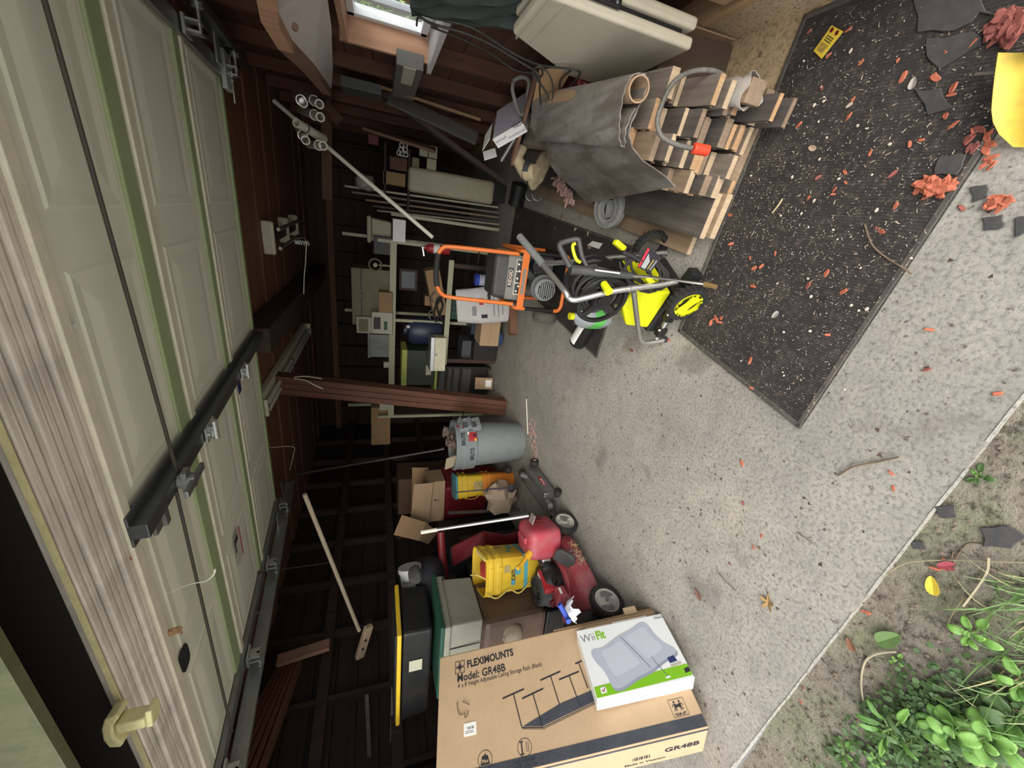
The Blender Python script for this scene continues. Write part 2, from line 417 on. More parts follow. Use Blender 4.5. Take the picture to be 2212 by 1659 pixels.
# window 1
w1 = thing('window_1', None, None, V(XW, 0, 0), kind='structure')
for nm, c, s in (('jamb', (0.05, WY1+0.0, (WZ0+WZ1)/2), (0.16, 0.03, WZ1-WZ0+0.06)), ('jamb', (0.05, WY0, (WZ0+WZ1)/2), (0.16, 0.03, WZ1-WZ0+0.06)),
                 ('head', (0.05, (WY0+WY1)/2, WZ1), (0.16, WY1-WY0, 0.03))):
    MB().box(c, s).build(nm, M_PINE, w1, bevel=0.003)
MB().box((0.045, (WY0+WY1)/2-0.02, WZ0-0.01), (0.22, WY1-WY0+0.14, 0.03)).build('window_sill', paint('sill_white', (0.62, 0.60, 0.60), 0.6, 0, 0.4), w1, bevel=0.004)
M_VINYL = paint('white_vinyl', (0.74, 0.78, 0.82), 0.35, 0, 0.1)
for c, s in (((0.12, WY1-0.035, (WZ0+WZ1)/2), (0.05, 0.045, WZ1-WZ0-0.03)), ((0.12, WY0+0.035, (WZ0+WZ1)/2), (0.05, 0.045, WZ1-WZ0-0.03)),
             ((0.12, (WY0+WY1)/2, WZ0+0.035), (0.05, WY1-WY0-0.03, 0.04)), ((0.12, (WY0+WY1)/2, WZ1-0.035), (0.05, WY1-WY0-0.03, 0.04)),
             ((0.105, 2.76, (WZ0+WZ1)/2), (0.03, 0.035, WZ1-WZ0-0.08)), ((0.135, 2.66, (WZ0+WZ1)/2), (0.03, 0.06, WZ1-WZ0-0.08))):
    MB().box(c, s).build('sash_bar', M_VINYL, w1, bevel=0.003)
def make_glass():
    m, nt, b = node_mat('dusty_glass'); b.inputs['Base Color'].default_value = (0.9, 0.95, 0.95, 1)
    b.inputs['Roughness'].default_value = 0.15; b.inputs['Transmission Weight'].default_value = 0.0
    tr = nt.nodes.new('ShaderNodeBsdfTransparent'); mx = nt.nodes.new('ShaderNodeMixShader')
    n1 = noise(nt, coords(nt, (3, 3, 1)), 9, 5, 0.7)
    r = ramp(nt, n1, [(0.35, 0.05), (0.75, 0.4)])
    nt.links.new(r.outputs[0], mx.inputs[0]); nt.links.new(tr.outputs[0], mx.inputs[1]); nt.links.new(b.outputs[0], mx.inputs[2])
    nt.links.new(mx.outputs[0], nt.nodes['Material Output'].inputs[0]); return m
M_GLASS = make_glass()
MB().box((0.125, 2.89, (WZ0+WZ1)/2), (0.004, 0.26, WZ1-WZ0-0.08)).build('pane', M_GLASS, w1)
MB().box((0.14, 2.48, (WZ0+WZ1)/2), (0.004, 0.32, WZ1-WZ0-0.08)).build('pane', M_GLASS, w1)

# back wall: sheathing boards, studs, plate
YB = 7.0
wb = thing('wall_back', None, None, V(0, YB, 0), kind='structure')
zz = 0.0; rnd = random.Random(4)
while zz < 2.55:
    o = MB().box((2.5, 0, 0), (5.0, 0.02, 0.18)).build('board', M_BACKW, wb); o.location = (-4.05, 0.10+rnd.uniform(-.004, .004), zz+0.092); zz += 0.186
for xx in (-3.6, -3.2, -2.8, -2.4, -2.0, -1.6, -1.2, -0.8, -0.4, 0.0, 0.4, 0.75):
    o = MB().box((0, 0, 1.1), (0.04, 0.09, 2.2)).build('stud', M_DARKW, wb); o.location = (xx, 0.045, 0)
MB().box((-1.5, 0.14, 1.35), (5.2, 0.02, 2.9)).build('backing', M_BACKW, wb)
o = MB().box((2.5, 0, 0), (5.0, 0.10, 0.09)).build('top_plate', M_PLANK, wb); o.location = (-4.05, 0.03, 2.2)
# left wall
XL = -3.95
wl = thing('wall_left', None, None, V(XL, 0, 0), kind='structure')
zz = 0.0
while zz < 2.55:
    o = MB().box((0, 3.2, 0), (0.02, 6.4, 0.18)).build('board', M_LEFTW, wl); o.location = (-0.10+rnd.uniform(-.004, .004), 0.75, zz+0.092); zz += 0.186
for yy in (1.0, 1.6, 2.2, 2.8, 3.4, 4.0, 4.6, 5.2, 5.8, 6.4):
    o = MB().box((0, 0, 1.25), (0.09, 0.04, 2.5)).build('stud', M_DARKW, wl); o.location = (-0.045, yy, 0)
for z_ in (0.75, 1.35, 1.95):
    o = MB().box((0, 3.1, 0), (0.05, 6.2, 0.09)).build('rail', M_DARKW, wl); o.location = (0.0, 0.8, z_)
MB().box((-0.14, 3.9, 1.35), (0.02, 6.8, 2.9)).build('backing', M_LEFTW, wl)
# ceiling boards (each its own piece), joists and the roof above
cl = thing('ceiling', None, None, V(0, 0, 2.52), kind='structure')
rnd = random.Random(8); yy = 1.2
while yy < 7.05:
    w_ = rnd.choice((0.19, 0.23, 0.26))
    o = MB().box((2.5, 0, 0), (5.1, w_-0.006, 0.025)).build('board', M_PLANK, cl); o.location = (-4.08, yy+w_/2, rnd.uniform(-0.012, 0.012)); yy += w_
struct(MB().box((-1.55, 3.6, 2.75), (6.4, 7.6, 0.05)).build('roof', M_DARKW))
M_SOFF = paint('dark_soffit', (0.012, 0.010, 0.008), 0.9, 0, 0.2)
# front wall over and beside the opening, header, soffit, fascia
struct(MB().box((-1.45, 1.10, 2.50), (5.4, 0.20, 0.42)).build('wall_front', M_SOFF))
struct(MB().box((-3.70, 1.10, 1.3), (0.76, 0.20, 2.8)).build('wall_front_side', M_DARKW))
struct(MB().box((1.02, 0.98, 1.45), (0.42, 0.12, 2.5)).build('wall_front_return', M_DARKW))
hd = thing('trim_2', None, None, V(-3.3, 0, 2.25), kind='structure')
yy = 0.995
for k, w_ in enumerate((0.034, 0.03, 0.033, 0.028, 0.035, 0.03, 0.026)):
    o = MB().box((2.2, 0, 0.02), (4.4, w_-0.009, 0.04)).build('header_strip', M_WEATH, hd, bevel=0.004); o.location = (0, yy+w_/2, 0.005*math.sin(k*2.1)); yy += w_
M_ALGAE = paint('algae_paint', (0.74, 0.68, 0.38), 0.8, 0, 0.4, (0.36, 0.36, 0.14), 14, 0.5)
o = MB().box((2.2, 0, 0.008), (4.4, 0.006, 0.012)).build('header_face', M_ALGAE, hd); o.location = (0, 0.986, -0.002)
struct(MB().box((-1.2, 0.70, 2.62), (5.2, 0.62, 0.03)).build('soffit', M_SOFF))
struct(MB().box((-1.2, 0.755, 2.42), (5.2, 0.025, 0.42)).build('fascia', paint('green_stained_fascia', (0.11, 0.115, 0.06), 0.7, 0, 0.8, (0.05, 0.065, 0.018), 6)))
# old painted T-shaped cleat nailed to the header face
cq_ = ay(287, 1560, 0.93)
t = thing('wooden_cleat', 'pale yellow T-shaped wooden cleat hanging on the weathered header', 'cleat', T(cq_.x, cq_.y, cq_.z, 0, 0, 12))
mb = MB(); mb.box((0, 0.01, 0.0), (0.035, 0.05, 0.07)); mb.build('stem', M_ALGAE, t, bevel=0.005)
mb = MB(); mb.prism([(-0.06, -0.004), (-0.052, 0.022), (-0.02, 0.032), (0.02, 0.032), (0.052, 0.022), (0.06, -0.004), (0.048, -0.012), (0.02, 0.008), (-0.02, 0.008), (-0.048, -0.012)], 0.055, T(0, 0.035, 0.03, 90, 0, 0)); mb.build('crossbar', M_ALGAE, t, bevel=0.004)
MB().box((0, 0.02, -0.04), (0.06, 0.05, 0.016)).build('foot', M_ALGAE, t, bevel=0.004)
# centre post and the boxed beam
po = thing('post', None, None, T(-2.09, 4.0, 0, 0, 7.5, 0), kind='structure')
for k, (dx, dy) in enumerate(((-0.065, 0), (0.0, 0.0), (0.065, 0.0))):
    MB().box((dx, dy+0.004*k, 1.25), (0.062, 0.13, 2.5)).build('plank', M_REDW, po, bevel=0.004)
be = thing('ceiling_beam', None, None, V(0, 0, 2.3), kind='structure')
MB().box((-1.10, 5.15, 0.1), (0.20, 3.7, 0.2)).build('beam_board', M_DARKW, be)
# ================================================================ overhead garage door, open, sloping up into the garage
M_DOOR = paint('door_paint', (0.86, 0.86, 0.73), 0.45, 0, 0.12, (0.58, 0.59, 0.47), 3)
M_DOORG = paint('door_band_green', (0.36, 0.44, 0.24), 0.6, 0, 0.3, (0.20, 0.26, 0.13), 5)  # green bands along the section edges and bottom seal
M_DOORE = paint('door_edge_cream', (0.80, 0.76, 0.62), 0.5, 0, 0.3)
SL = math.atan(0.073)
DM = T(-1.035, 1.205, 2.25, math.degrees(SL), 0, 0)   # local x = width, y = up the door, z = up
DW = 3.36
gd = thing('garage_door', 'open overhead garage door with pale green embossed sections', 'garage door', DM)
bounds = [0.0, 0.645, 1.365, 2.125]
for k in range(3):
    y0, y1 = bounds[k], bounds[k+1]
    sec = MB().box((0, (y0+y1)/2, 0.03), (DW, y1-y0-0.006, 0.045)).build('door_section', M_DOOR, gd, bevel=0.004)
    gw = (0.105, 0.075, 0.05)[k]; MB().box((0, y1-0.008-gw/2, 0.003), (DW-0.02, gw, 0.014)).build('section_rail', M_DOORG, sec, bevel=0.006)
    MB().box((0, y0+0.026, 0.0), (DW-0.02, 0.045, 0.02)).build('section_lip', M_DOORE, sec, bevel=0.004)
    # raised panels: frame ridge and field
    npan = 4; pw = DW/npan
    for i in range(npan):
        cx = -DW/2+pw*(i+0.5); a, b = pw/2-0.07, (y1-y0)/2-0.125; cy = (y0+y1)/2-0.012
        def loop(d, z): return [(cx-a+d, cy-b+d, z), (cx+a-d, cy-b+d, z), (cx+a-d, cy+b-d, z), (cx-a+d, cy+b-d, z)]
        vs = loop(0, 0.0085)+loop(0.012, 0.003)+loop(0.05, 0.0065)+loop(0.11, 0.0015)
        fs = [(r*4+j, r*4+(j+1) % 4, (r+1)*4+(j+1) % 4, (r+1)*4+j) for r in range(3) for j in range(4)]+[(12, 13, 14, 15)]
        MB().add(vs, fs).build('embossed_panel', M_DOOR, sec)
MB().box((0, -0.012, 0.03), (DW, 0.03, 0.05)).build('bottom_seal', M_DOORG, gd, bevel=0.01)
# centre stile with hinges, lock and lock bars
SX = -0.02
st = MB(); st.box((SX, 1.06, -0.035), (0.055, 2.12, 0.05)); st.box((SX, 1.06, -0.012), (0.12, 2.12, 0.008))
st = st.build('centre_stile', M_DSTEEL, gd, bevel=0.003)
for y in (0.645, 1.365):
    mb = MB(); mb.box((SX+0.0, y, -0.068), (0.07, 0.13, 0.008)); mb.cyl((SX-0.045, y, -0.085), (SX+0.045, y, -0.085), 0.014)
    mb.box((SX, y-0.0, -0.075), (0.05, 0.05, 0.02)); mb.build('hinge', M_GALV, st, smooth=40)
    for dy in (-0.05, 0.05):
        MB().cyl((SX, y+dy, -0.07), (SX, y+dy, -0.082), 0.011, n=6).build('bolt', M_GALV, st)
M_LOCKB = paint('grimy_bar', (0.07, 0.06, 0.05), 0.7, 0.2, 0.4)
lk = MB(); lk.cyl((SX, 0.26, -0.06), (SX, 0.26, -0.115), 0.028); lk.box((SX, 0.26, -0.11), (0.03, 0.19, 0.014)); lk.box((SX, 0.26, -0.085), (0.09, 0.05, 0.02))
lk.build('lock', M_STEEL, gd, bevel=0.003)
for s in (-1, 1):
    MB().cyl((SX+s*0.03, 0.26+0.02*s, -0.055), (s*(DW/2-0.02), 0.25, -0.03), 0.0065, n=8).build('lock_bar', M_LOCKB, gd, smooth=40)
# edge stile on the far side, end hinges with rollers
for sx in (-1, 1):
    MB().box((sx*(DW/2-0.035), 1.06, -0.012), (0.07, 2.12, 0.03)).build('end_stile', M_STEEL, gd, bevel=0.003)
    for y in (0.06, 0.645, 1.365, 2.07):
        mb = MB(); mb.box((sx*(DW/2-0.03), y, -0.04), (0.075, 0.10, 0.012)); mb.box((sx*(DW/2-0.045), y, -0.07), (0.01, 0.06, 0.06)); mb.box((sx*(DW/2-0.005), y, -0.07), (0.01, 0.06, 0.06))
        mb.cyl((sx*(DW/2-0.05), y, -0.09), (sx*(DW/2+0.07), y, -0.09), 0.008); mb.cyl((sx*(DW/2+0.05), y, -0.09), (sx*(DW/2+0.075), y, -0.09), 0.022)
        mb.build('roller_hinge', M_GALV, gd, smooth=40)
# striped galvanised end bracket at the top corner on the right
mb = MB()
for k in range(4): mb.box((DW/2-0.03+0.0, 2.02+k*0.035, -0.035), (0.20, 0.024, 0.03))
mb.build('top_bracket', M_GALV, gd, bevel=0.004)
MB().cyl((DW/2+0.07, 2.14, -0.05), (DW/2-0.18, 2.14, -0.05), 0.007).build('roller_rod', M_CHROME, gd)
# stickers
M_NB = paint('sticker_blue', (0.02, 0.03, 0.13), 0.5, 0, 0.1)
MB().box((-0.145, 1.46, -0.0095), (0.13, 0.07, 0.002)).build('blue_sticker', M_NB, gd)
lb = MB().box((-1.01, 0.92, -0.0095), (0.22, 0.11, 0.002)).build('warning_label', paint('label_pale', (0.6, 0.6, 0.52), 0.5, 0, 0.1), gd)
MB().box((-1.01, 0.972, -0.011), (0.22, 0.012, 0.002)).build('label_stripe', M_RED, lb)
MB().box((-0.955, 0.868, -0.011), (0.10, 0.012, 0.002)).build('label_stripe', M_INK, lb)
MB().box((-0.925, 0.9, -0.011), (0.04, 0.05, 0.002)).build('label_block', M_INK, lb)
mb = MB(); mb.prism([(0.055*abs(math.cos(t))**0.6*(1 if math.cos(t) > 0 else -1), 0.04*abs(math.sin(t))**0.6*(1 if math.sin(t) > 0 else -1)) for t in [i*math.pi/12 for i in range(24)]], 0.004, T(-0.80, 0.11, -0.003))
mb.build('handle_hole', M_INK, gd)
mb = MB(); mb.box((SX-0.09, 0.20, -0.02), (0.10, 0.03, 0.02)); mb.box((SX-0.09, 0.14, -0.02), (0.06, 0.05, 0.012)); mb.build('latch_plate', M_STEEL, gd)
# tracks: C-channels either side
def track(name, label, xs, sgn):
    t = thing(name, label, 'door track', V(xs, 1.2, 2.18))
    y0, y1 = 0.0, 2.55; rise = 0.073
    for (cx, cz, sx, sz, nm) in ((0, 0, 0.006, 0.075, 'track_web'), (-sgn*0.018, 0.036, 0.04, 0.005, 'track_lip'), (-sgn*0.018, -0.036, 0.04, 0.005, 'track_lip')):
        mb = MB(); a = V(cx, y0, cz); b = V(cx, y1, cz+rise*y1); d = b-a
        mb.box((0, d.length/2, 0), (sx, d.length, sz), Matrix.Translation(a) @ Matrix.Rotation(math.atan(rise), 4, 'X')); mb.build(nm, M_GALV if sgn < 0 else M_DSTEEL, t, bevel=0.001)
    for yy in (1.05, 2.1):
        mb = MB(); mb.box((sgn*0.01, yy, 0.14+rise*yy), (0.03, 0.005, 0.30)); mb.box((sgn*0.01, yy+0.015, 0.14+rise*yy), (0.005, 0.03, 0.30)); mb.build('hanger', M_GALV, t)
    MB().box((sgn*-0.06, 1.9, 0.03+rise*1.9), (0.16, 0.06, 0.012)).build('cross_bracket', M_GALV, t, bevel=0.002); MB().box((sgn*-0.06, 2.35, 0.05+rise*2.35), (0.16, 0.03, 0.008)).build('cross_bracket', M_GALV, t, bevel=0.002)
    return t
track('door_track', 'galvanised steel door track along the dark left side', -2.80, -1)
track('door_track', 'dusty dark steel door track at the right of the open door', 0.75, 1)
# ================================================================ left foreground: two boxes
def mat3(o, rows):
    m = Matrix(rows).to_4x4(); m.translation = Vector(o); return m
FM = mat3((-2.294, 1.348, 1.168), ((0.2976, 0.0792, 0.9517), (-0.1872, 0.9823, -0.0227), (-0.9365, -0.171, 0.3071)))
FL, FWD, FT = 1.26, 0.546, 0.28
M_CARD2 = paint('printed_cardboard', (0.49, 0.345, 0.215), 0.8, 0, 0.35, (0.36, 0.24, 0.14), 5)
fx = thing('rack_carton', 'tall brown cardboard carton with black print leaning on end at the left', 'cardboard box', FM)
fb = MB().box((FL/2, -FWD/2, -FT/2), (FL, FWD, FT)).build('carton_body', M_CARD2, fx, bevel=0.008)
MB().box((FL-0.30, 0.006, -0.03), (0.60, 0.012, 0.05)).build('side_flap', M_DCARD, fx, bevel=0.003)
mb = MB(); mb.box((FL-0.14, 0.02, 0.0), (0.075, 0.04, 0.012)); mb.build('flap_tab', M_CARD2, fx, bevel=0.004)
Zp = 0.0012
def TL(x, y, rz=0): return T(x, y, Zp, 0, 0, rz)
text('FLEXIMOUNTS', 0.050, TL(0.155, -0.086, 2.3), M_INK, fx, bold=0.0016, sx=0.80)
text('Model: GR48B', 0.052, TL(0.099, -0.144, 0.7), M_INK, fx, bold=0.0009, sx=0.86)
text("4' x 8' Height Adjustable Ceiling Storage Rack (Black)", 0.029, TL(0.104, -0.173, 1.9), M_INK, fx, bold=0.0001, sx=0.735)
# logo: four corner squares and a small star
mb = MB()
for ix in (0, 1):
    for iy in (0, 1):
        x0, y0 = 0.089+ix*0.029, -0.105+iy*0.033
        for q in ((x0, y0, 0.024, 0.003), (x0, y0+0.025, 0.024, 0.003), (x0, y0, 0.003, 0.028), (x0+0.021, y0, 0.003, 0.028)):
            mb.add([(q[0], q[1], Zp), (q[0]+q[2], q[1], Zp), (q[0]+q[2], q[1]+q[3], Zp), (q[0], q[1]+q[3], Zp)], [(0, 1, 2, 3)])
cx, cy = 0.1155, -0.074
mb.add([(cx+(0.019 if k % 2 == 0 else 0.005)*math.cos(k*math.pi/4), cy+(0.019 if k % 2 == 0 else 0.005)*math.sin(k*math.pi/4), Zp+0.0003) for k in range(8)], [tuple(range(8))])
flat(mb, 'logo', M_INK, fx)
# drawing of the hanging rack
def stroke(mb, a, b, w_, z=Zp):
    a, b = Vector((a[0], a[1], z)), Vector((b[0], b[1], z)); d = (b-a).normalized(); n = Vector((-d.y, d.x, 0))*(w_/2)
    mb.add([a-n, b-n, b+n, a+n], [(0, 1, 2, 3)])
mb = MB()
for a, b, c in (((0.335, -0.261), (0.45, -0.241), (0.415, -0.391)), ((0.434, -0.28), (0.548, -0.258), (0.514, -0.407)), ((0.54, -0.22), (0.652, -0.201), (0.614, -0.341)), ((0.636, -0.236), (0.747, -0.22), (0.711, -0.362)), ((0.737, -0.182), (0.775, -0.176), (0.77, -0.3))):
    stroke(mb, a, b, 0.007); m_ = ((a[0]+b[0])/2, (a[1]+b[1])/2); stroke(mb, m_, c, 0.005)
stroke(mb, (0.415, -0.393), (0.514, -0.410), 0.004); stroke(mb, (0.514, -0.411), (0.80, -0.360), 0.003)
stroke(mb, (0.416, -0.398), (0.514, -0.416), 0.002); stroke(mb, (0.514, -0.417), (0.80, -0.366), 0.002)
flat(mb, 'printed_rack_posts', M_INK, fx)
mb = MB(); mb.add([(0.42, -0.389, Zp-0.0004), (0.514, -0.405, Zp-0.0004), (0.80, -0.355, Zp-0.0004), (0.80, -0.309, Zp-0.0004), (0.62, -0.334, Zp-0.0004)], [(0, 1, 2, 3, 4)])
flat(mb, 'printed_rack_deck', M_NAVY, fx)
# round symbols
def ring(cx, cy, r, w_, mat, name, parent, z=Zp, n=36):
    mb = MB(); vs = []; 
    for k in range(n):
        t = 2*math.pi*k/n; vs += [(cx+r*math.cos(t), cy+r*math.sin(t), z), (cx+(r-w_)*math.cos(t), cy+(r-w_)*math.sin(t), z)]
    mb.add(vs, [(2*k, (2*k+2) % (2*n), (2*k+3) % (2*n), 2*k+1) for k in range(n)]); return flat(mb, name, mat, parent)
ring(0.230, -0.476, 0.034, 0.0022, M_INK, 'printed_ring', fx); ring(0.417, -0.466, 0.034, 0.0022, M_INK, 'printed_ring', fx)
mb = MB(); mb.add([(0.208, -0.494, Zp), (0.252, -0.494, Zp), (0.244, -0.464, Zp), (0.234, -0.460, Zp), (0.231, -0.452, Zp), (0.227, -0.460, Zp), (0.216, -0.464, Zp)], [tuple(range(7))]); flat(mb, 'printed_weight', M_INK, fx)
text('Max', 0.018, T(0.230, -0.486, Zp+0.0005), M_CARD2, fx, align='CENTER', bold=0.0003)
mb = MB(); stroke(mb, (0.404, -0.488), (0.404, -0.444), 0.006); stroke(mb, (0.395, -0.488), (0.413, -0.488), 0.004); stroke(mb, (0.395, -0.444), (0.413, -0.444), 0.004)
stroke(mb, (0.426, -0.484), (0.426, -0.448), 0.0022); stroke(mb, (0.435, -0.484), (0.435, -0.448), 0.0022); flat(mb, 'printed_post_symbol', M_INK, fx)
text('Height Adjustable', 0.023, TL(0.356, -0.517, 1), M_INK, fx, sx=0.66); text('19" to 40" ceiling drop', 0.020, TL(0.345, -0.534, 1), M_INK, fx, sx=0.66)
# team-lift symbol
mb = MB(); x0, y0, x1, y1 = 1.127, -0.486, 1.2, -0.419
for a, b in (((x0, y0), (x1, y0)), ((x1, y0), (x1, y1)), ((x1, y1), (x0, y1)), ((x0, y1), (x0, y0))): stroke(mb, a, b, 0.0016)
for s in (-1, 1):
    c_ = 1.1635+s*0.0125
    mb.add([(c_+0.0045*math.cos(k*math.pi/6), -0.430+0.0045*math.sin(k*math.pi/6), Zp) for k in range(12)], [tuple(range(12))])
    stroke(mb, (c_, -0.437), (c_-s*0.001, -0.450), 0.009); stroke(mb, (c_+s*0.003, -0.450), (c_+s*0.007, -0.464), 0.004); stroke(mb, (c_-s*0.003, -0.450), (c_-s*0.002, -0.464), 0.004)
    stroke(mb, (c_+s*0.005, -0.438), (c_+s*0.014, -0.447), 0.003)
stroke(mb, (1.150, -0.446), (1.177, -0.446), 0.011); flat(mb, 'team_lift_symbol', M_INK, fx)
text('TEAM LIFT', 0.0135, TL(1.1635, -0.482), M_INK, fx, align='CENTER', bold=0.0004, sx=0.9)
# dark stripe along the lower side, print round the corner
flat(MB().add([(0.0, -FWD+0.006, Zp), (FL-0.004, -FWD+0.006, Zp), (FL-0.004, -0.494, Zp), (0.0, -0.497, Zp)], [(0, 1, 2, 3)]), 'printed_stripe', M_NAVY, fx)
SM = lambda x, z: Matrix.Translation((x, -FWD-Zp, z)) @ Matrix.Rotation(math.pi/2, 4, 'X')
flat(MB().add([(0.0, -FWD-Zp, -0.006), (0.0, -FWD-Zp, -0.022), (FL-0.004, -FWD-Zp, -0.022), (FL-0.004, -FWD-Zp, -0.006)], [(0, 1, 2, 3)]), 'printed_stripe', M_NAVY, fx)
text('GR48B', 0.062, SM(1.055, -0.165), M_INK, fx, bold=0.0018, sx=0.95)
text('Made in Vietnam', 0.03, SM(0.86, -0.235), M_INK, fx, bold=0.0006)
mb = MB()
for k in range(11): mb.add([(0.90+k*0.008, -FWD-Zp, -0.185), (0.903+k*0.008+0.002*(k % 3), -FWD-Zp, -0.185), (0.903+k*0.008+0.002*(k % 3), -FWD-Zp, -0.15), (0.90+k*0.008, -FWD-Zp, -0.15)], [(0, 1, 2, 3)])
flat(mb, 'barcode', M_INK, fx)
# shipping sticker and twist of wire
sk = MB().box((0.164, -0.352, 0.0008), (0.062, 0.05, 0.0014), None).build('shipping_sticker', M_WHITE, fx)
mb = MB()
for k in range(7): stroke(mb, (0.15+k*0.0055, -0.353), (0.15+k*0.0055, -0.343), 0.0015+0.001*(k % 3), 0.0022)
for yv in (-0.36, -0.366): stroke(mb, (0.14, yv), (0.18, yv), 0.0015, 0.0022)
flat(mb, 'sticker_print', M_INK, sk)
mb = MB(); mb.tube(spline([(0.101, -0.232, .003), (0.103, -0.262, .006), (0.112, -0.285, .004), (0.128, -0.291, .006), (0.141, -0.288, .008), (0.140, -0.305, .006), (0.152, -0.300, .006), (0.158, -0.279, .004)]), 0.0016, 6)
mb.tube(spline([(0.128, -0.236, .004), (0.146, -0.246, .006), (0.163, -0.256, .003)]), 0.0016, 6); lab(mb.build('wire_scrap', paint('brown_wire', (0.10, 0.06, 0.04), 0.7), fx, smooth=60), 'bent brown wire ends on the carton face')

# game board box
GM = mat3((-1.989, 1.136, 0.471), ((0.2336, -0.0234, 0.9722), (-0.1683, 0.9839, 0.0646), (-0.9579, -0.1784, 0.2259)))
GL, GW, GT = 0.487, 0.331, 0.093
gb = thing('game_board_box', 'glossy white box with a grey balance board picture and green band', 'box', GM)
M_GLOSSW = paint('glossy_white_card', (0.80, 0.82, 0.83), 0.3, 0, 0.08, (0.6, 0.6, 0.58))
M_WGREY = paint('print_grey', (0.13, 0.14, 0.16), 0.5); M_WGREEN = paint('print_green', (0.22, 0.52, 0.02), 0.4, 0, 0.05)
M_BOARD = paint('print_board', (0.44, 0.48, 0.57), 0.4, 0, 0.08, (0.36, 0.4, 0.5)); M_BOARDD = paint('print_board_edge', (0.30, 0.34, 0.42), 0.4, 0, 0.1); M_BOARDL = paint('print_board_pad', (0.52, 0.56, 0.65), 0.4, 0, 0.05)
MB().box((GL/2, -GW/2, -GT/2), (GL, GW, GT)).build('box_body', M_GLOSSW, gb, bevel=0.003)
text('Wii', 0.058, T(0.010, -0.071, Zp, 0, 0, 1.5), M_WGREY, gb, bold=-0.0006, sx=0.93); text('Fit', 0.061, T(0.094, -0.069, Zp, 0, 0, 1.5), M_WGREEN, gb, bold=0.0022, sx=0.78)
text('Nintendo', 0.011, T(0.440, -0.0225, Zp), M_MGREY, gb, bold=0.0004)
mb = MB()
for a, b in (((0.435, -0.025), (0.483, -0.025)), ((0.435, -0.011), (0.483, -0.011)), ((0.435, -0.025), (0.435, -0.011)), ((0.483, -0.025), (0.483, -0.011))): stroke(mb, a, b, 0.0012)
flat(mb, 'maker_badge', M_MGREY, gb)
flat(MB().add([(0.003, -0.280, Zp*0.6), (0.003, -0.327, Zp*0.6), (GL-0.002, -0.318, Zp*0.6), (GL-0.002, -0.266, Zp*0.6)], [(0, 1, 2, 3)]), 'green_band', M_WGREEN, gb)
def blobpoly(pts, z, n=5): return [(p.x, p.y, z) for p in spline([(q[0], q[1], 0) for q in pts], n, True)]
outer = [(0.044, -0.122), (0.060, -0.112), (0.110, -0.112), (0.200, -0.075), (0.290, -0.050), (0.345, -0.029), (0.372, -0.030), (0.388, -0.052), (0.398, -0.095), (0.425, -0.150), (0.458, -0.182), (0.463, -0.198), (0.448, -0.214), (0.380, -0.232), (0.300, -0.262), (0.220, -0.280), (0.165, -0.298), (0.130, -0.307), (0.100, -0.305), (0.088, -0.290), (0.083, -0.255), (0.070, -0.205), (0.046, -0.160), (0.040, -0.140)]
low = [(x+0.004, y-0.012) for x, y in outer]
def polyprint(pts, z, mat, name):
    P = blobpoly(pts, z); return flat(MB().add(P, [tuple(range(len(P)))]), name, mat, gb)
polyprint(low, Zp, M_BOARDD, 'board_picture_edge'); polyprint(outer, Zp+0.0004, M_BOARD, 'board_picture')
polyprint([(0.098, -0.130), (0.150, -0.118), (0.205, -0.100), (0.228, -0.140), (0.258, -0.205), (0.252, -0.225), (0.180, -0.245), (0.130, -0.255), (0.112, -0.235), (0.100, -0.175)], Zp+0.0008, M_BOARDL, 'board_pad')
polyprint([(0.246, -0.088), (0.290, -0.070), (0.345, -0.052), (0.362, -0.060), (0.375, -0.105), (0.405, -0.160), (0.395, -0.182), (0.330, -0.205), (0.300, -0.200), (0.268, -0.140)], Zp+0.0008, M_BOARDL, 'board_pad')
mb = MB(); stroke(mb, (0.218, -0.078), (0.298, -0.238), 0.002, Zp+0.0013); stroke(mb, (0.298, -0.238), (0.302, -0.252), 0.002, Zp+0.0013); flat(mb, 'board_seam', M_INK, gb)
# small picture of a player, television and rating mark
mb = MB(); stroke(mb, (0.335, -0.225), (0.355, -0.275), 0.004, Zp+0.002); stroke(mb, (0.355, -0.275), (0.365, -0.300), 0.003, Zp+0.002); stroke(mb, (0.335, -0.222), (0.331, -0.202), 0.0025, Zp+0.002); flat(mb, 'player_figure', M_MGREY, gb)
flat(MB().add([(0.355, -0.312, Zp+.001), (0.38, -0.308, Zp+.001), (0.375, -0.300, Zp+.001), (0.352, -0.303, Zp+.001)], [(0, 1, 2, 3)]), 'player_mat', M_GLOSSW, gb)
flat(MB().add([(0.405, -0.250, Zp+.001), (0.446, -0.246, Zp+.001), (0.440, -0.218, Zp+.001), (0.404, -0.224, Zp+.001)], [(0, 1, 2, 3)]), 'screen_picture', M_NB, gb)
flat(MB().add([(0.404, -0.268, Zp+.001), (0.462, -0.262, Zp+.001), (0.458, -0.252, Zp+.001), (0.402, -0.258, Zp+.001)], [(0, 1, 2, 3)]), 'screen_stand', M_TAN, gb)
flat(MB().add([(0.455, -0.305, Zp+.001), (0.484, -0.301, Zp+.001), (0.484, -0.282, Zp+.001), (0.458, -0.286, Zp+.001)], [(0, 1, 2, 3)]), 'badge_print', M_INK, gb)
flat(MB().add([(0.03, -0.315, Zp+.001), (0.058, -0.313, Zp+.001), (0.058, -0.287, Zp+.001), (0.03, -0.289, Zp+.001)], [(0, 1, 2, 3)]), 'rating_mark', M_GLOSSW, gb)
mb = MB(); stroke(mb, (0.037, -0.300), (0.043, -0.308), 0.004, Zp+.0016); stroke(mb, (0.043, -0.308), (0.054, -0.291), 0.004, Zp+.0016); flat(mb, 'rating_tick', M_RED, gb)
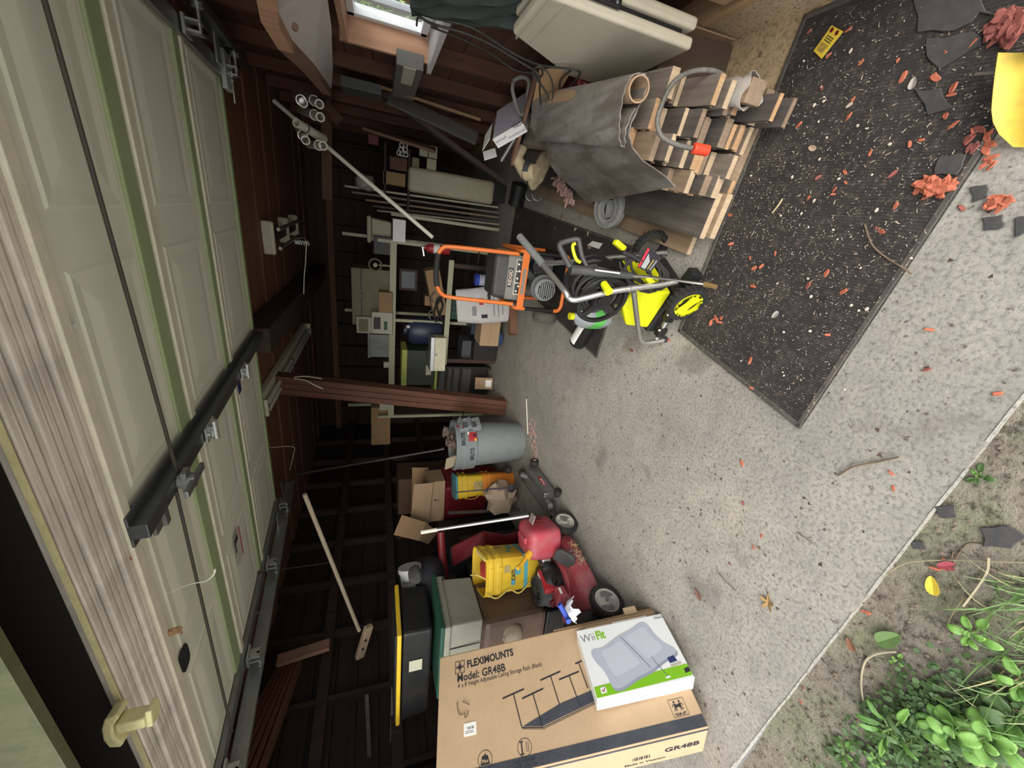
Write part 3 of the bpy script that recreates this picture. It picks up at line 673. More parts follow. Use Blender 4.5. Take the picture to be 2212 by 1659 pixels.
SG = lambda x, z: Matrix.Translation((x, -GW-Zp, z)) @ Matrix.Rotation(math.pi/2, 4, 'X')
text('Wii Fit                         Wii', 0.018, SG(0.06, -0.062), M_MGREY, gb)
MB().box((GL/2+0.06, 0.004, -0.02), (0.20, 0.008, 0.03), None).build('torn_flap', M_WHITE, gb)
MB().box((GL/2-0.12, 0.003, -0.012), (0.14, 0.006, 0.02), None).build('inner_flap', M_CARD, gb)

# dark bags the cartons lean on
def bag(name, label, cat, c, r, mat, jit=0.12, seed=1, n=16, m=10, sub=True):
    o = MB().blob((0, 0, 0), r, n, m, jit, seed, sq=2.6).build(name, mat, smooth=180 if sub else 25)
    if sub: o.modifiers.new('s', 'SUBSURF').levels = 1; o.modifiers['s'].render_levels = 1
    o.location = Vector(c); return tag(o, label, cat)
M_BAGB = paint('black_bag_film', (0.014, 0.014, 0.017), 0.32, 0, 0.3, (0.05, 0.05, 0.06))
bag('trash_bag', 'black plastic bag squeezed under the tilted carton', 'plastic bag', (-2.20, 0.82, 0.0), (0.16, 0.18, 0.05), M_BAGB, 0.1, 5)
bag('trash_bag', 'glossy black plastic bag between carton and mower', 'plastic bag', (-2.42, 1.27, 0.0), (0.22, 0.17, 0.19), M_BAGB, 0.13, 6)
p = ay(1225, 1320, 1.22)
rows = [[p+V(0.042*(u-3)/3*(1+0.2*math.sin(v*2)), 0.05*(v-3)/3, 0.008*math.sin(u*1.9+v)+0.008*math.cos(v*2.3-u)-0.003*((u-3)**2+(v-3)**2)) for u in range(7)] for v in range(7)]
o = MB().sheet(rows, 0.004).build('rag', paint('white_rag', (0.6, 0.62, 0.7), 0.9, 0, 0.3), smooth=70); tag(o, 'crumpled white rag on the black bag by the mower', 'rag')
p = ay(1222, 1335, 1.15)
mb = MB(); mb.tube(spline([ay(1208, 1305, 1.2), ay(1216, 1318, 1.18), ay(1224, 1333, 1.15), ay(1228, 1343, 1.12)]), 0.014, 8); tag(mb.build('glove_cuff', paint('bright_blue', (0.03, 0.07, 0.40), 0.7), smooth=60), 'bright blue knitted cuff beside the white rag', 'glove')
# ================================================================ lawn mower with fuel can and bucket
mw = thing('lawn_mower', 'dusty red push lawn mower with black engine and grey wheels', 'lawn mower', T(-2.43, 1.70, 0, 0, 0, -3))
M_MRED = paint('faded_mower_red', (0.30, 0.035, 0.05), 0.55, 0, 0.75, (0.26, 0.16, 0.16), 7)
prof = [(0.0, 0.195), (0.20, 0.195), (0.255, 0.187), (0.28, 0.17), (0.29, 0.13), (0.293, 0.075), (0.285, 0.075)]
mb = MB(); mb.lathe(prof, 40, Matrix.Diagonal((0.93, 1.32, 1, 1)), sq=3.0); dk = mb.build('deck', M_MRED, mw, smooth=50)
mb = MB(); mb.lathe([(0.0, 0.215), (0.15, 0.215), (0.17, 0.205), (0.18, 0.19)], 30, T(-0.02, 0.06, 0)); mb.build('deck_dome', M_MRED, mw, smooth=50)
def mower_wheel(name, c, r, w_, parent, hubmat):
    wl_ = MB()
    M = Matrix.Translation(c) @ Matrix.Rotation(math.pi/2, 4, 'Y')
    pr = [(r*0.80, -w_/2), (r*0.96, -w_/2), (r, -w_*0.3), (r, w_*0.3), (r*0.96, w_/2), (r*0.80, w_/2), (r*0.76, w_*0.2), (r*0.76, -w_*0.2), (r*0.80, -w_/2)]
    wl_.lathe(pr, 36, M)
    ti = wl_.build(name, M_RUB, parent, smooth=40)
    tr = MB()
    for k in range(28):
        t = 2*math.pi*k/28; tr.box((r*math.cos(t), r*math.sin(t), 0), (0.010, 0.010, w_*0.9), M @ Matrix.Rotation(0, 4, 'Z'))
    tr.build('tread', M_RUB, ti)
    h = MB(); h.lathe([(0.0, w_*0.30), (r*0.14, w_*0.34), (r*0.18, w_*0.18), (r*0.50, w_*0.02), (r*0.66, w_*0.28), (r*0.76, w_*0.36), (r*0.79, w_*0.28), (r*0.79, -w_*0.3), (0.0, -w_*0.3)], 30, M)
    h.build('hub', hubmat, ti, smooth=45)
    a = MB(); a.cyl(Vector(c)+Vector((w_*0.2, 0, 0)), Vector(c)+Vector((w_*0.55, 0, 0)), 0.010, n=8); a.build('axle_bolt', M_STEEL, ti)
    for k in range(2):
        s_ = MB(); t0 = k*math.pi+0.4
        s_.prism([(r*0.62*math.cos(t0+i*0.22), r*0.62*math.sin(t0+i*0.22)) for i in range(8)]+[(r*0.30*math.cos(t0+(7-i)*0.16+0.7), r*0.30*math.sin(t0+(7-i)*0.16+0.7)) for i in range(8)], 0.004, M @ Matrix.Translation((0, 0, w_*0.22)))
        s_.build('hub_spoke', paint('hub_spoke_grey', (0.16, 0.16, 0.15), 0.6, 0, 0.4), ti)  # spokes a darker grey than the hub
    return ti
M_HUBG = paint('dusty_hub', (0.40, 0.39, 0.35), 0.6, 0, 0.5, (0.22, 0.20, 0.17))
for yy, rr in ((0.34, 0.098), (-0.33, 0.105)):
    for xx in (0.305, -0.305): mower_wheel('wheel', (xx, yy, rr), rr, 0.05, mw, M_HUBG)
# engine (a part of the mower with pieces of its own)
eg = bpy.data.objects.new('engine', None); COL.objects.link(eg); eg.parent = mw; eg.location = (0.05, 0.17, -0.055); WM[eg.name] = WM[mw.name]
mb = MB(); mb.lathe([(0.0, 0.26), (0.135, 0.26), (0.15, 0.28), (0.15, 0.36), (0.13, 0.40), (0.06, 0.425), (0.0, 0.43)], 28, T(-0.07, -0.10, 0)); mb.build('engine_block', M_BLACK, eg, smooth=40)
mb = MB(); mb.box((0.02, -0.13, 0.385), (0.055, 0.19, 0.09), None, (0.8, 0.9)); mb.build('engine_shroud', M_RED, eg, bevel=0.012)
mb = MB(); mb.lathe([(0.0, 0.455), (0.08, 0.455), (0.105, 0.44), (0.11, 0.39), (0.12, 0.37)], 28, T(-0.07, -0.13, 0)); mb.build('recoil_cover', M_DGREY, eg, smooth=40)
for k in range(14):
    t = 2*math.pi*k/14; MB().box((0.065, 0, 0.458), (0.055, 0.008, 0.006), T(-0.07, -0.13, 0, 0, 0, math.degrees(t))).build('cover_rib', M_BLACK, eg)
mb = MB(); mb.box((0.085, 0.01, 0.36), (0.075, 0.10, 0.085)); mf = mb.build('muffler_guard', M_CHROME, eg, bevel=0.016, seg=3)
for k in range(6):
    MB().box((0.085, -0.028+k*0.015, 0.404), (0.055, 0.006, 0.004)).build('guard_slot', M_INK, mf)
mb = MB(); mb.cyl((0.02, -0.17, 0.34), (0.10, -0.17, 0.35), 0.022); mb.build('air_intake', M_BLACK, eg, smooth=40)
mb = MB(); mb.box((0.035, -0.27, 0.34), (0.12, 0.09, 0.08)); mb.build('fuel_tank', M_MRED, eg, bevel=0.018, seg=3)
MB().box((0.098, -0.27, 0.352), (0.002, 0.045, 0.018)).build('tank_label', M_WHITE, eg)
MB().box((0.03, -0.09, 0.4315), (0.018, 0.05, 0.003)).build('shroud_label', M_WHITE, eg)
MB().cyl((0.0, -0.28, 0.38), (-0.01, -0.29, 0.41), 0.022).build('fuel_cap', M_DRED, eg, smooth=40)
# side discharge flap with dry clippings
mb = MB(); mb.prism([(-0.085, 0.0), (0.085, 0.0), (0.075, 0.10), (0.04, 0.125), (-0.04, 0.125), (-0.075, 0.10)], 0.028, T(0.20, 0.07, 0.205, 0, 42, -90)); fl_ = mb.build('discharge_flap', M_DGREY, mw, bevel=0.010, seg=3)
for k in (-1, 1): MB().box((0, 0, 0), (0.05, 0.010, 0.006), T(0.275, 0.07+k*0.022, 0.165, 0, 42, 0)).build('flap_rib', M_MGREY, fl_)
rnd = random.Random(2); mb = MB()
for k in range(60):
    a = V(0.29+rnd.uniform(-.015, .02), rnd.uniform(-0.03, 0.16), 0.12+rnd.uniform(-.02, .03)); mb.cyl(a, a+V(rnd.uniform(0.0, .025), rnd.uniform(-.02, .02), rnd.uniform(-.03, .01)), 0.0013, n=4, cap=False)
o = mb.build('dry_clippings', paint('straw', (0.45, 0.36, 0.18), 0.9), mw); o['kind'] = 'stuff'
# lower handle bars of the mower
for s in (-1, 1):
    MB().tube(spline([(s*0.24, -0.36, 0.2), (s*0.24, -0.46, 0.40), (s*0.23, -0.56, 0.52)]), 0.011, 8).build('handle_bar', M_BLACK, mw, smooth=60)

# red fuel can with yellow spout standing on the mower deck
M_CANR = paint('dusty_can_red', (0.40, 0.03, 0.055), 0.55, 0, 0.6, (0.32, 0.16, 0.17), 9)
gc = thing('fuel_can', 'dusty red plastic fuel can with yellow spout on the mower', 'fuel can', T(-2.20, 2.0, 0.192, 0, 0, 20))
mb = MB(); mb.lathe([(0.0, 0), (0.112, 0), (0.122, 0.010), (0.125, 0.025), (0.125, 0.20), (0.118, 0.228), (0.098, 0.248), (0.07, 0.255), (0.0, 0.257)], 44, Matrix.Diagonal((0.95, 1.22, 1, 1)), sq=5.0); mb.build('can_body', M_CANR, gc, smooth=50)
mb = MB(); mb.box((0.02, 0.0, 0.255), (0.05, 0.15, 0.035)); mb.build('handle', M_CANR, gc, bevel=0.014, seg=3)
MB().box((0.132, 0.05, 0.13), (0.01, 0.10, 0.08)).build('moulded_panel', M_DRED, gc, bevel=0.004)
MB().box((0.09, -0.02, 0.236), (0.07, 0.075, 0.01), T(0, 0, 0, 0, 20, 0)).build('hand_hollow', paint('dusty_hollow', (0.26, 0.20, 0.20), 0.8, 0, 0.5), gc, bevel=0.004)
mb = MB(); mb.cyl((-0.05, -0.11, 0.235), (-0.07, -0.125, 0.27), 0.027); mb.build('spout_collar', paint('spout_yellow', (0.75, 0.40, 0.03), 0.45), gc, smooth=40)
mb = MB(); mb.tube(spline([(-0.065, -0.12, 0.265), (-0.085, -0.155, 0.31), (-0.10, -0.19, 0.36)]), 0.014, 10, rf=lambda t: 1.15-0.35*t); mb.cyl((-0.10, -0.19, 0.36), (-0.103, -0.197, 0.37), 0.015); mb.build('spout', MATS['spout_yellow'], gc, smooth=50)

# square litter buckets
def bucket(name, label, M, w_, h, mats, wide=1.0, lid=None, rope=False, band=True):
    b = thing(name, label, 'bucket', M, 'square plastic litter buckets')
    pr = [(0.0, 0.0), (w_*0.42, 0.0), (w_*0.44, 0.01), (w_*0.475, h*0.72), (w_*0.50, h*0.74), (w_*0.50, h*0.80), (w_*0.485, h*0.815), (w_*0.485, h*0.87), (w_*0.51, h*0.885), (w_*0.51, h*0.93), (w_*0.495, h*0.945), (w_*0.50, h), (w_*0.47, h), (w_*0.455, h*0.8), (w_*0.42, 0.02), (0, 0.02)]
    mb = MB(); mb.lathe(pr, 40, Matrix.Diagonal((1, wide, 1, 1)), sq=5.5); mb.build('bucket_body', mats, b, smooth=35)
    if band:
        mb = MB(); mb.lathe([(w_*0.4575, h*0.27), (w_*0.4615, h*0.34)], 40, Matrix.Diagonal((1, wide, 1, 1)), sq=5.5, cap=False)
        flat(mb, 'printed_band', M_TEAL, b)
    for q in range(4):
        for zq in (h*0.76, h*0.905):
            t = q*math.pi/2; ex = w_*0.5*(wide if q % 2 else 1)
            MB().box((0, 0, 0), (0.014, 0.03, 0.028), Matrix.Rotation(t, 4, 'Z') @ Matrix.Translation((ex, w_*0.2, zq))).build('rib_clip', mats, b, bevel=0.004)
    return b
# nearer bucket behind the mower
B1 = T(-2.50, 2.02, 0.30, 4, 3, 28)
bk = bucket('litter_bucket', 'grimy yellow square bucket with rope handle behind the mower', B1, 0.30, 0.47, M_YEL, 1.12)
# panels printed on the side turned to the viewer
def bucketprint(b, face, u, z, w_, h, mat, W, name):
    # face 0:+x 1:+y 2:-x 3:-y ; slightly proud of the tapered wall
    M = Matrix.Rotation(face*math.pi/2, 4, 'Z')
    d = W*(0.468 if face % 2 == 0 else 0.468*1.12)
    mb = MB(); mb.add([(d+0.002, u-w_/2, z-h/2), (d+0.002, u+w_/2, z-h/2), (d+0.006, u+w_/2, z+h/2), (d+0.006, u-w_/2, z+h/2)], [(0, 1, 2, 3)], M)
    return flat(mb, name, mat, b)
M_LBL = paint('label_olive', (0.42, 0.33, 0.14), 0.6, 0, 0.4)
for f_ in (0, 3):
    bucketprint(bk, f_, 0.03, 0.215, 0.06, 0.05, M_TEAL, 0.30, 'printed_mark'); bucketprint(bk, f_, -0.05, 0.25, 0.04, 0.035, M_TEAL, 0.30, 'printed_mark')
    bucketprint(bk, f_, 0.05, 0.30, 0.05, 0.05, M_LBL, 0.30, 'printed_label')
M_ = Matrix.Rotation(-math.pi/2, 4, 'Z') @ Matrix.Translation((0.30*0.468*1.12+0.006, -0.035, 0.235)) @ Euler((R_(90), 0, R_(90))).to_matrix().to_4x4()
text('CATS', 0.045, M_, M_INK, bk, bold=0.001, sx=0.7)
mb = MB(); mb.tube(spline([(-0.10, -0.17, 0.46), (-0.12, -0.21, 0.40), (-0.08, -0.20, 0.30), (-0.11, -0.21, 0.22), (-0.06, -0.18, 0.12)]), 0.006, 6)
mb.tube(spline([(0.0, -0.16, 0.47), (0.03, -0.14, 0.53), (0.0, -0.05, 0.55), (-0.03, 0.02, 0.50), (0.02, 0.06, 0.48)]), 0.005, 6); mb.build('rope', paint('yellow_rope', (0.62, 0.48, 0.12), 0.9), bk, smooth=60)
rl = MB().box((0, 0, 0), (0.025, 0.20, 0.035), T(0.125, -0.03, 0.455, 0, 0, 0)).build('ruler_strip', paint('pale_yellow_print', (0.70, 0.62, 0.22), 0.6, 0, 0.4, (0.3, 0.28, 0.1), 40), bk, bevel=0.003)
tag(MB().blob(B1 @ V(0, 0, 0.40), (0.09, 0.09, 0.05), 12, 8, 0.2, 4).build('red_rag', paint('red_rag', (0.45, 0.05, 0.03), 0.9)), 'red rag inside the near yellow bucket', 'rag')
# crate hidden behind the mower that carries the bucket
cr = thing('milk_crate', 'black plastic crate under the grimy yellow bucket', 'crate', V(-2.55, 2.04, 0))
for s in (-1, 1):
    MB().box((s*0.155, 0, 0.15), (0.012, 0.32, 0.30)).build('crate_side', M_BLACK, cr); MB().box((0, s*0.155, 0.15), (0.30, 0.012, 0.30)).build('crate_side', M_BLACK, cr)
MB().box((0, 0, 0.294), (0.32, 0.32, 0.012)).build('crate_floor', M_BLACK, cr)
# far stack of two buckets
bo = bucket('litter_bucket', 'orange square bucket under a yellow one beyond the jack', T(-2.80, 3.44, 0.0, 0, 0, 30), 0.26, 0.38, M_ORB, 1.1, band=False)
by = bucket('litter_bucket', 'yellow square bucket stacked on the orange one', T(-2.80, 3.44, 0.265, 0, 0, 30), 0.265, 0.40, M_YEL, 1.1, band=False)
bucketprint(by, 3, 0.0, 0.17, 0.10, 0.10, M_LBL, 0.265, 'printed_label'); bucketprint(by, 0, 0.05, 0.16, 0.06, 0.05, M_TEAL, 0.265, 'printed_mark'); bucketprint(by, 0, -0.05, 0.20, 0.07, 0.08, M_LBL, 0.265, 'printed_label'); bucketprint(bo, 0, 0.05, 0.15, 0.08, 0.07, M_RED, 0.26, 'printed_mark')
mb = MB(); mb.lathe([(0.0, 0.40), (0.128, 0.40), (0.137, 0.405), (0.139, 0.418), (0.125, 0.422), (0, 0.415)], 40, Matrix.Diagonal((1, 1.1, 1, 1)), sq=5.5); mb.build('lid', M_TEAL, by, smooth=35)
mb = MB(); mb.tube(spline([(-0.13, -0.08, 0.33), (-0.13, -0.16, 0.22), (-0.05, -0.17, 0.14), (0.06, -0.16, 0.20)]), 0.004, 6); mb.build('bail_handle', M_YEL, by, smooth=60)

# grey trash cans, one nested in the other
M_BRUTE = paint('can_grey', (0.20, 0.225, 0.235), 0.55, 0, 0.3, (0.13, 0.14, 0.14))
def trashcan(label, z0, body):
    c = thing('trash_can', label, 'trash can', V(-2.22, 3.40, z0), 'nested grey trash cans')
    H_ = 0.665; rt = 0.252; rb = 0.205
    if body: pr = [(0, 0), (rb, 0), (rb+0.006, 0.012), (rt-0.018, H_*0.80), (rt+0.006, H_*0.815), (rt+0.012, H_*0.965), (rt+0.016, H_*0.985), (rt+0.010, H_), (rt-0.012, H_), (rt-0.02, H_*0.9), (rb-0.01, 0.03), (0, 0.03)]
    else: pr = [(0, 0.30), (rb*1.04, 0.30), (rt-0.022, H_*0.80), (rt+0.004, H_*0.815), (rt+0.010, H_*0.965), (rt+0.014, H_*0.985), (rt+0.008, H_), (rt-0.012, H_), (rt-0.02, H_*0.9), (rb, 0.33), (0, 0.33)]
    mb = MB(); mb.lathe(pr, 48); mb.build('can_body', M_BRUTE, c, smooth=40)
    for t in (R_(-12), R_(168)):
        M = Matrix.Rotation(t, 4, 'Z') @ Matrix.Translation((rt+0.03, 0, H_*0.86))
        mb = MB(); mb.box((0.022, 0, -0.055), (0.014, 0.13, 0.045), M @ Matrix.Rotation(R_(-12), 4, 'Y'))
        for s in (-1, 1): mb.prism([(-0.025, -0.08), (0.03, -0.075), (0.022, 0.0), (0.0, 0.055), (-0.025, 0.06)], 0.012, M @ T(0, s*0.068+0.006, 0, 90, 0, 0))
        mb.box((0.0, 0, 0.05), (0.05, 0.145, 0.012), M @ Matrix.Rotation(R_(30), 4, 'Y')); mb.build('handle', M_BRUTE, c, bevel=0.004)
    return c, rt, H_
def curved_print(c, r, z, t0, s, size, name='lettering'):
    cu = bpy.data.curves.new('t', 'FONT'); cu.body = s; cu.size = size; cu.align_x = 'CENTER'; cu.offset = 0.0016; cu.resolution_u = 2
    to = bpy.data.objects.new('t', cu); me0 = to.to_mesh(); mb = MB()
    mb.add([((r)*math.cos(t0+p.co.x*0.8/r), (r)*math.sin(t0+p.co.x*0.8/r), z+p.co.y) for p in me0.vertices], [tuple(p.vertices) for p in me0.polygons])
    to.to_mesh_clear(); bpy.data.objects.remove(to); bpy.data.curves.remove(cu); return flat(mb, name, M_INK, c)
def curved_patch(c, r, z, t0, w_, h, mat, name):
    mb = MB(); n = 6
    for k in range(n):
        a, b = t0-w_/2/r+w_/r*k/n, t0-w_/2/r+w_/r*(k+1)/n
        mb.add([(r*math.cos(a), r*math.sin(a), z), (r*math.cos(b), r*math.sin(b), z), (r*math.cos(b), r*math.sin(b), z+h), (r*math.cos(a), r*math.sin(a), z+h)], [(0, 1, 2, 3)])
    return flat(mb, name, mat, c)
c1, rt, H_ = trashcan('grey round trash can standing beside the red wooden post', 0.0, True)
c2, _, _ = trashcan('grey trash can nested in another and heaped with rubbish', 0.09, False)
td = math.atan2(-3.4, 2.22)
curved_print(c1, rt+0.012, H_*0.865, td-0.42, 'BRUTE', 0.058); curved_print(c2, rt+0.011, H_*0.865, td+0.20, 'BRUTE', 0.058)
curved_patch(c1, rt+0.011, H_*0.82, td+0.28, 0.095, 0.10, M_RED, 'warning_label'); curved_patch(c1, rt+0.0125, H_*0.825, td+0.33, 0.028, 0.035, M_INK, 'label_picture'); curved_patch(c1, rt+0.0125, H_*0.83, td+0.15, 0.022, 0.018, paint('label_yellow', (0.8, 0.6, 0.05)), 'label_patch')
curved_patch(c1, rt+0.0125, H_*0.935, td+0.42, 0.03, 0.016, M_WHITE, 'label_patch'); curved_patch(c2, rt+0.011, H_*0.82, td+0.78, 0.035, 0.10, M_RED, 'warning_label')
rnd = random.Random(21)
M_SCRAP = paint('brown_scrap', (0.15, 0.11, 0.085), 0.9, 0, 0.5)
for k in range(6):
    a = rnd.uniform(0, 6.28); r = rnd.uniform(0.02, 0.13)
    o = MB().blob((0, 0, 0), (rnd.uniform(.05, .09), rnd.uniform(.04, .07), rnd.uniform(.02, .035)), 7, 5, 0.55, k).build('crumpled_paper', M_SCRAP); o.location = (-2.22+r*math.cos(a), 3.40+r*math.sin(a), 0.715+0.012*k)
    tag(o, 'crumpled brown paper heaped in the grey trash can', 'paper', 'crumpled paper in the trash can')
tag(MB().box((0, 0, 0), (0.16, 0.012, 0.12), T(-2.35, 3.27, 0.78, 20, 0, -14)).build('foam_slab', paint('foam_tan', (0.45, 0.38, 0.27), 0.9)), 'tan foam slab sticking out of the trash can', 'foam')
# floor jack
fj = thing('floor_jack', 'grey steel trolley jack with red label on the concrete', 'floor jack', T(-2.20, 2.56, 0, 0, 0, 96))
# local x runs from the front wheel (far) to the rear
for s in (-1, 1):
    mb = MB(); mb.prism([(-0.29, 0.03), (-0.30, 0.075), (-0.10, 0.125), (0.16, 0.145), (0.27, 0.11), (0.29, 0.05), (0.20, 0.022)], 0.012, T(0, s*0.085+0.006, 0, 90, 0, 0)); mb.build('side_plate', M_STEEL, fj, bevel=0.003)
    for xx, r in ((0.27, 0.042), (-0.25, 0.032)): MB().cyl((xx, s*0.10, r), (xx, s*0.14, r), r, n=18).build('caster', M_RUB, fj, smooth=40)
    MB().cyl((0.27, s*0.138, 0.042), (0.27, s*0.144, 0.042), 0.016, n=12).build('hub_cap', M_CHROME, fj)
MB().box((0.03, 0, 0.085), (0.46, 0.16, 0.09)).build('chassis', M_STEEL, fj, bevel=0.01)
MB().box((-0.05, 0, 0.135), (0.40, 0.10, 0.03), T(0, 0, 0, 0, -4, 0)).build('lift_arm', M_STEEL, fj, bevel=0.006)
MB().cyl((-0.27, 0, 0.09), (-0.27, 0, 0.135), 0.045, n=16).build('saddle', M_STEEL, fj, smooth=40)
MB().cyl((0.18, 0, 0.10), (0.25, 0, 0.17), 0.03, n=12).build('handle_socket', M_STEEL, fj, smooth=40)
pl_ = MB().box((-0.02, -0.0935, 0.082), (0.14, 0.003, 0.032)).build('maker_plate', M_RED, fj)
text('Pro-Lift', 0.032, Matrix.Translation((-0.083, -0.0958, 0.072)) @ Matrix.Rotation(math.pi/2, 4, 'X'), M_WHITE, pl_, bold=0.0006)
# ================================================================ generator
def apl(x, y, p, n):
    r = ray(x, y); n = Vector(n); return CPOS + r*(n.dot(Vector(p)-CPOS)/n.dot(r))
gn = thing('generator', 'portable generator in an orange tube frame with dark grey panel', 'generator', V(-0.40, 3.12, 0))
def wtube(parent, name, pts, r, mat, n=10, sm=5):
    return MB().tube(spline(pts, sm), r, n).build(name, mat, parent, smooth=60, world=True)
xl, xr, yf, yr = -0.615, -0.175, 2.90, 3.40
wtube(gn, 'handle_tube', [(-0.20, 2.93, 0.46), (-0.205, 2.96, 0.75), (-0.212, 2.99, 0.98), (-0.228, 2.995, 1.045), (-0.29, 3.0, 1.075), (-0.40, 3.0, 1.08), (-0.50, 3.0, 1.07), (-0.565, 2.995, 1.03), (-0.585, 2.99, 0.96), (-0.588, 2.96, 0.75), (-0.59, 2.93, 0.46)], 0.016, M_ORANGE)
wtube(gn, 'foam_grip', [(-0.27, 3.0, 1.075), (-0.40, 3.0, 1.081), (-0.51, 3.0, 1.07)], 0.022, M_RUB)
MB().box((-0.395, 2.875, 0.42), (0.44, 0.006, 0.055)).build('cross_plate', M_ORANGE, gn, world=True, bevel=0.002)
MB().box((-0.40, 2.871, 0.42), (0.20, 0.003, 0.028)).build('warning_label', paint('grey_print_label', (0.30, 0.25, 0.2), 0.6, 0, 0.6, (0.05, 0.05, 0.05), 60), gn, world=True)
for xx, s in ((xl, -1), (xr, 1)):
    wtube(gn, 'front_corner', [(xx, 3.02, 0.455), (xx, 2.94, 0.45), (xx, 2.91, 0.44), (xx, yf, 0.42), (xx, yf, 0.37)], 0.016, M_ORANGE)
    wtube(gn, 'front_leg', [(xx, yf, 0.37), (xx, yf, 0.10)], 0.0155, M_BLACK)
    wtube(gn, 'lower_corner', [(xx, yf, 0.11), (xx, yf, 0.07), (xx-s*0.03, yf, 0.045), (xx-s*0.08, yf, 0.04)], 0.016, M_ORANGE)
    wtube(gn, 'top_rail', [(xx, 3.02, 0.455), (xx, 3.36, 0.46), (xx, yr, 0.44)], 0.015, M_ORANGE)
    wtube(gn, 'rear_leg', [(xx, yr, 0.44), (xx, yr, 0.05)], 0.016, M_ORANGE)
    wtube(gn, 'bottom_rail', [(xx, yf, 0.045), (xx, yr, 0.045)], 0.014, M_BLACK)
    MB().box((xx-s*0.012, 3.06, 0.53), (0.006, 0.03, 0.16), T(0, 0, 0)).build('handle_link', paint('rusty_link', (0.20, 0.09, 0.05), 0.8, 0.2, 0.5), gn, world=True)
    MB().cyl((xx-s*0.02, 2.925, 0.47), (xx-s*0.02, 2.89, 0.47), 0.008, n=8).build('bolt', M_CHROME, gn, world=True)
wtube(gn, 'bottom_bar', [(xl+0.06, yf, 0.042), (xr-0.06, yf, 0.042)], 0.016, M_ORANGE)
MB().box((-0.40, 3.15, 0.05), (0.42, 0.48, 0.02)).build('base_tray', M_BLACK, gn, world=True)
# tank and control panel
mb = MB(); mb.box((-0.39, 3.17, 0.52), (0.38, 0.34, 0.20), None, (0.92, 0.85)); mb.build('fuel_tank', M_DGREY, gn, world=True, bevel=0.03, seg=3)
pm = T(-0.39, 2.985, 0.455, -14, 0, 0)
M_PANEL = paint('panel_grey', (0.17, 0.165, 0.15), 0.5, 0, 0.4, (0.08, 0.08, 0.075))
pb = MB().box((0, 0.02, 0), (0.36, 0.06, 0.14), pm).build('control_panel', M_PANEL, gn, world=True, bevel=0.012, seg=3)
flat(MB().add([(-0.13, -0.0115, -0.052), (0.145, -0.0115, -0.052), (0.145, -0.0115, 0.0), (-0.13, -0.0115, 0.0)], [(0, 1, 2, 3)], pm), 'panel_border', M_OFFW, pb, world=True)
for k in range(3): flat(MB().add([(-0.122+k*0.09, -0.0125, -0.047), (-0.04+k*0.09, -0.0125, -0.047), (-0.04+k*0.09, -0.0125, -0.005), (-0.122+k*0.09, -0.0125, -0.005)], [(0, 1, 2, 3)], pm), 'socket_plate', M_BLACK, pb, world=True)
for x_, z_ in ((-0.10, -0.02), (-0.06, -0.035), (0.0, -0.02), (0.06, -0.03), (0.11, -0.018)): MB().cyl(pm @ V(x_, -0.012, z_), pm @ V(x_, -0.022, z_), 0.008, n=10).build('switch', M_WHITE, pb, world=True)
flat(MB().add([(-0.075, -0.0115, 0.018), (0.075, -0.0115, 0.018), (0.075, -0.0115, 0.055), (-0.075, -0.0115, 0.055)], [(0, 1, 2, 3)], pm), 'name_plate', M_INK, pb, world=True)
text('RIDGID', 0.038, pm @ Matrix.Translation((0, -0.0125, 0.024)) @ Matrix.Rotation(math.pi/2, 4, 'X'), paint('letter_orange_grey', (0.62, 0.52, 0.42), 0.5), pb, align='CENTER', bold=0.001, world=True)
# engine and alternator
MB().cyl((-0.44, 3.25, 0.22), (-0.44, 2.93, 0.22), 0.105, n=24).build('alternator', M_STEEL, gn, world=True, smooth=40)
MB().lathe([(0, 0.03), (0.06, 0.03), (0.088, 0.02), (0.092, 0.0), (0.0, 0.0)], 28, Matrix.Translation((-0.45, 2.905, 0.215)) @ Matrix.Rotation(math.pi/2, 4, 'X')).build('end_cover', M_MGREY, gn, world=True, smooth=40)
for k in range(8):
    z_ = 0.215-0.063+k*0.018; hw = math.sqrt(max(0.0, 0.072**2-(z_-0.215)**2))
    MB().box((-0.45, 2.873, z_), (2*hw, 0.004, 0.006)).build('vent_slot', M_BLACK, gn, world=True)
for x_, z_ in ((-0.50, 0.215), (-0.43, 0.275), (-0.42, 0.17)): MB().cyl((x_, 2.875, z_), (x_, 2.868, z_), 0.007, n=6).build('bolt', M_CHROME, gn, world=True)
MB().box((-0.30, 3.15, 0.23), (0.20, 0.26, 0.24)).build('engine_block', M_DGREY, gn, world=True, bevel=0.02)
MB().cyl((-0.28, 3.0, 0.27), (-0.28, 2.94, 0.27), 0.07, 0.06, n=18).build('air_filter', M_BLACK, gn, world=True, smooth=40)
for x_, z_ in ((-0.33, 0.31), (-0.25, 0.31), (-0.24, 0.22)): MB().cyl((x_, 2.94, z_), (x_, 2.925, z_), 0.008, n=6).build('bolt', M_CHROME, gn, world=True)
MB().lathe([(0.045, -0.04), (0.09, -0.045), (0.105, -0.03), (0.108, 0.0), (0.105, 0.03), (0.09, 0.045), (0.045, 0.04), (0.045, -0.04)], 30, Matrix.Translation((-0.70, 3.05, 0.108)) @ Matrix.Rotation(math.pi/2, 4, 'Y')).build('wheel', paint('dusty_tyre', (0.10, 0.09, 0.075), 0.9, 0, 0.6, (0.05, 0.045, 0.04), 40, 0.6), gn, world=True, smooth=40)

# ================================================================ pressure washer
A_, S_ = V(0.5, 0.866, 0), V(-0.866, 0.5, 0)
L0 = V(-0.21, 1.50, 0); R0 = L0+A_*0.36
wp = thing('pressure_washer', 'lime yellow and black pressure washer on an aluminium tube frame', 'pressure washer', V(-0.12, 1.655, 0))
def lp(x, y, d=0.0): return apl(x, y, L0+A_*d, A_)
bendp = lp(1232, 647)
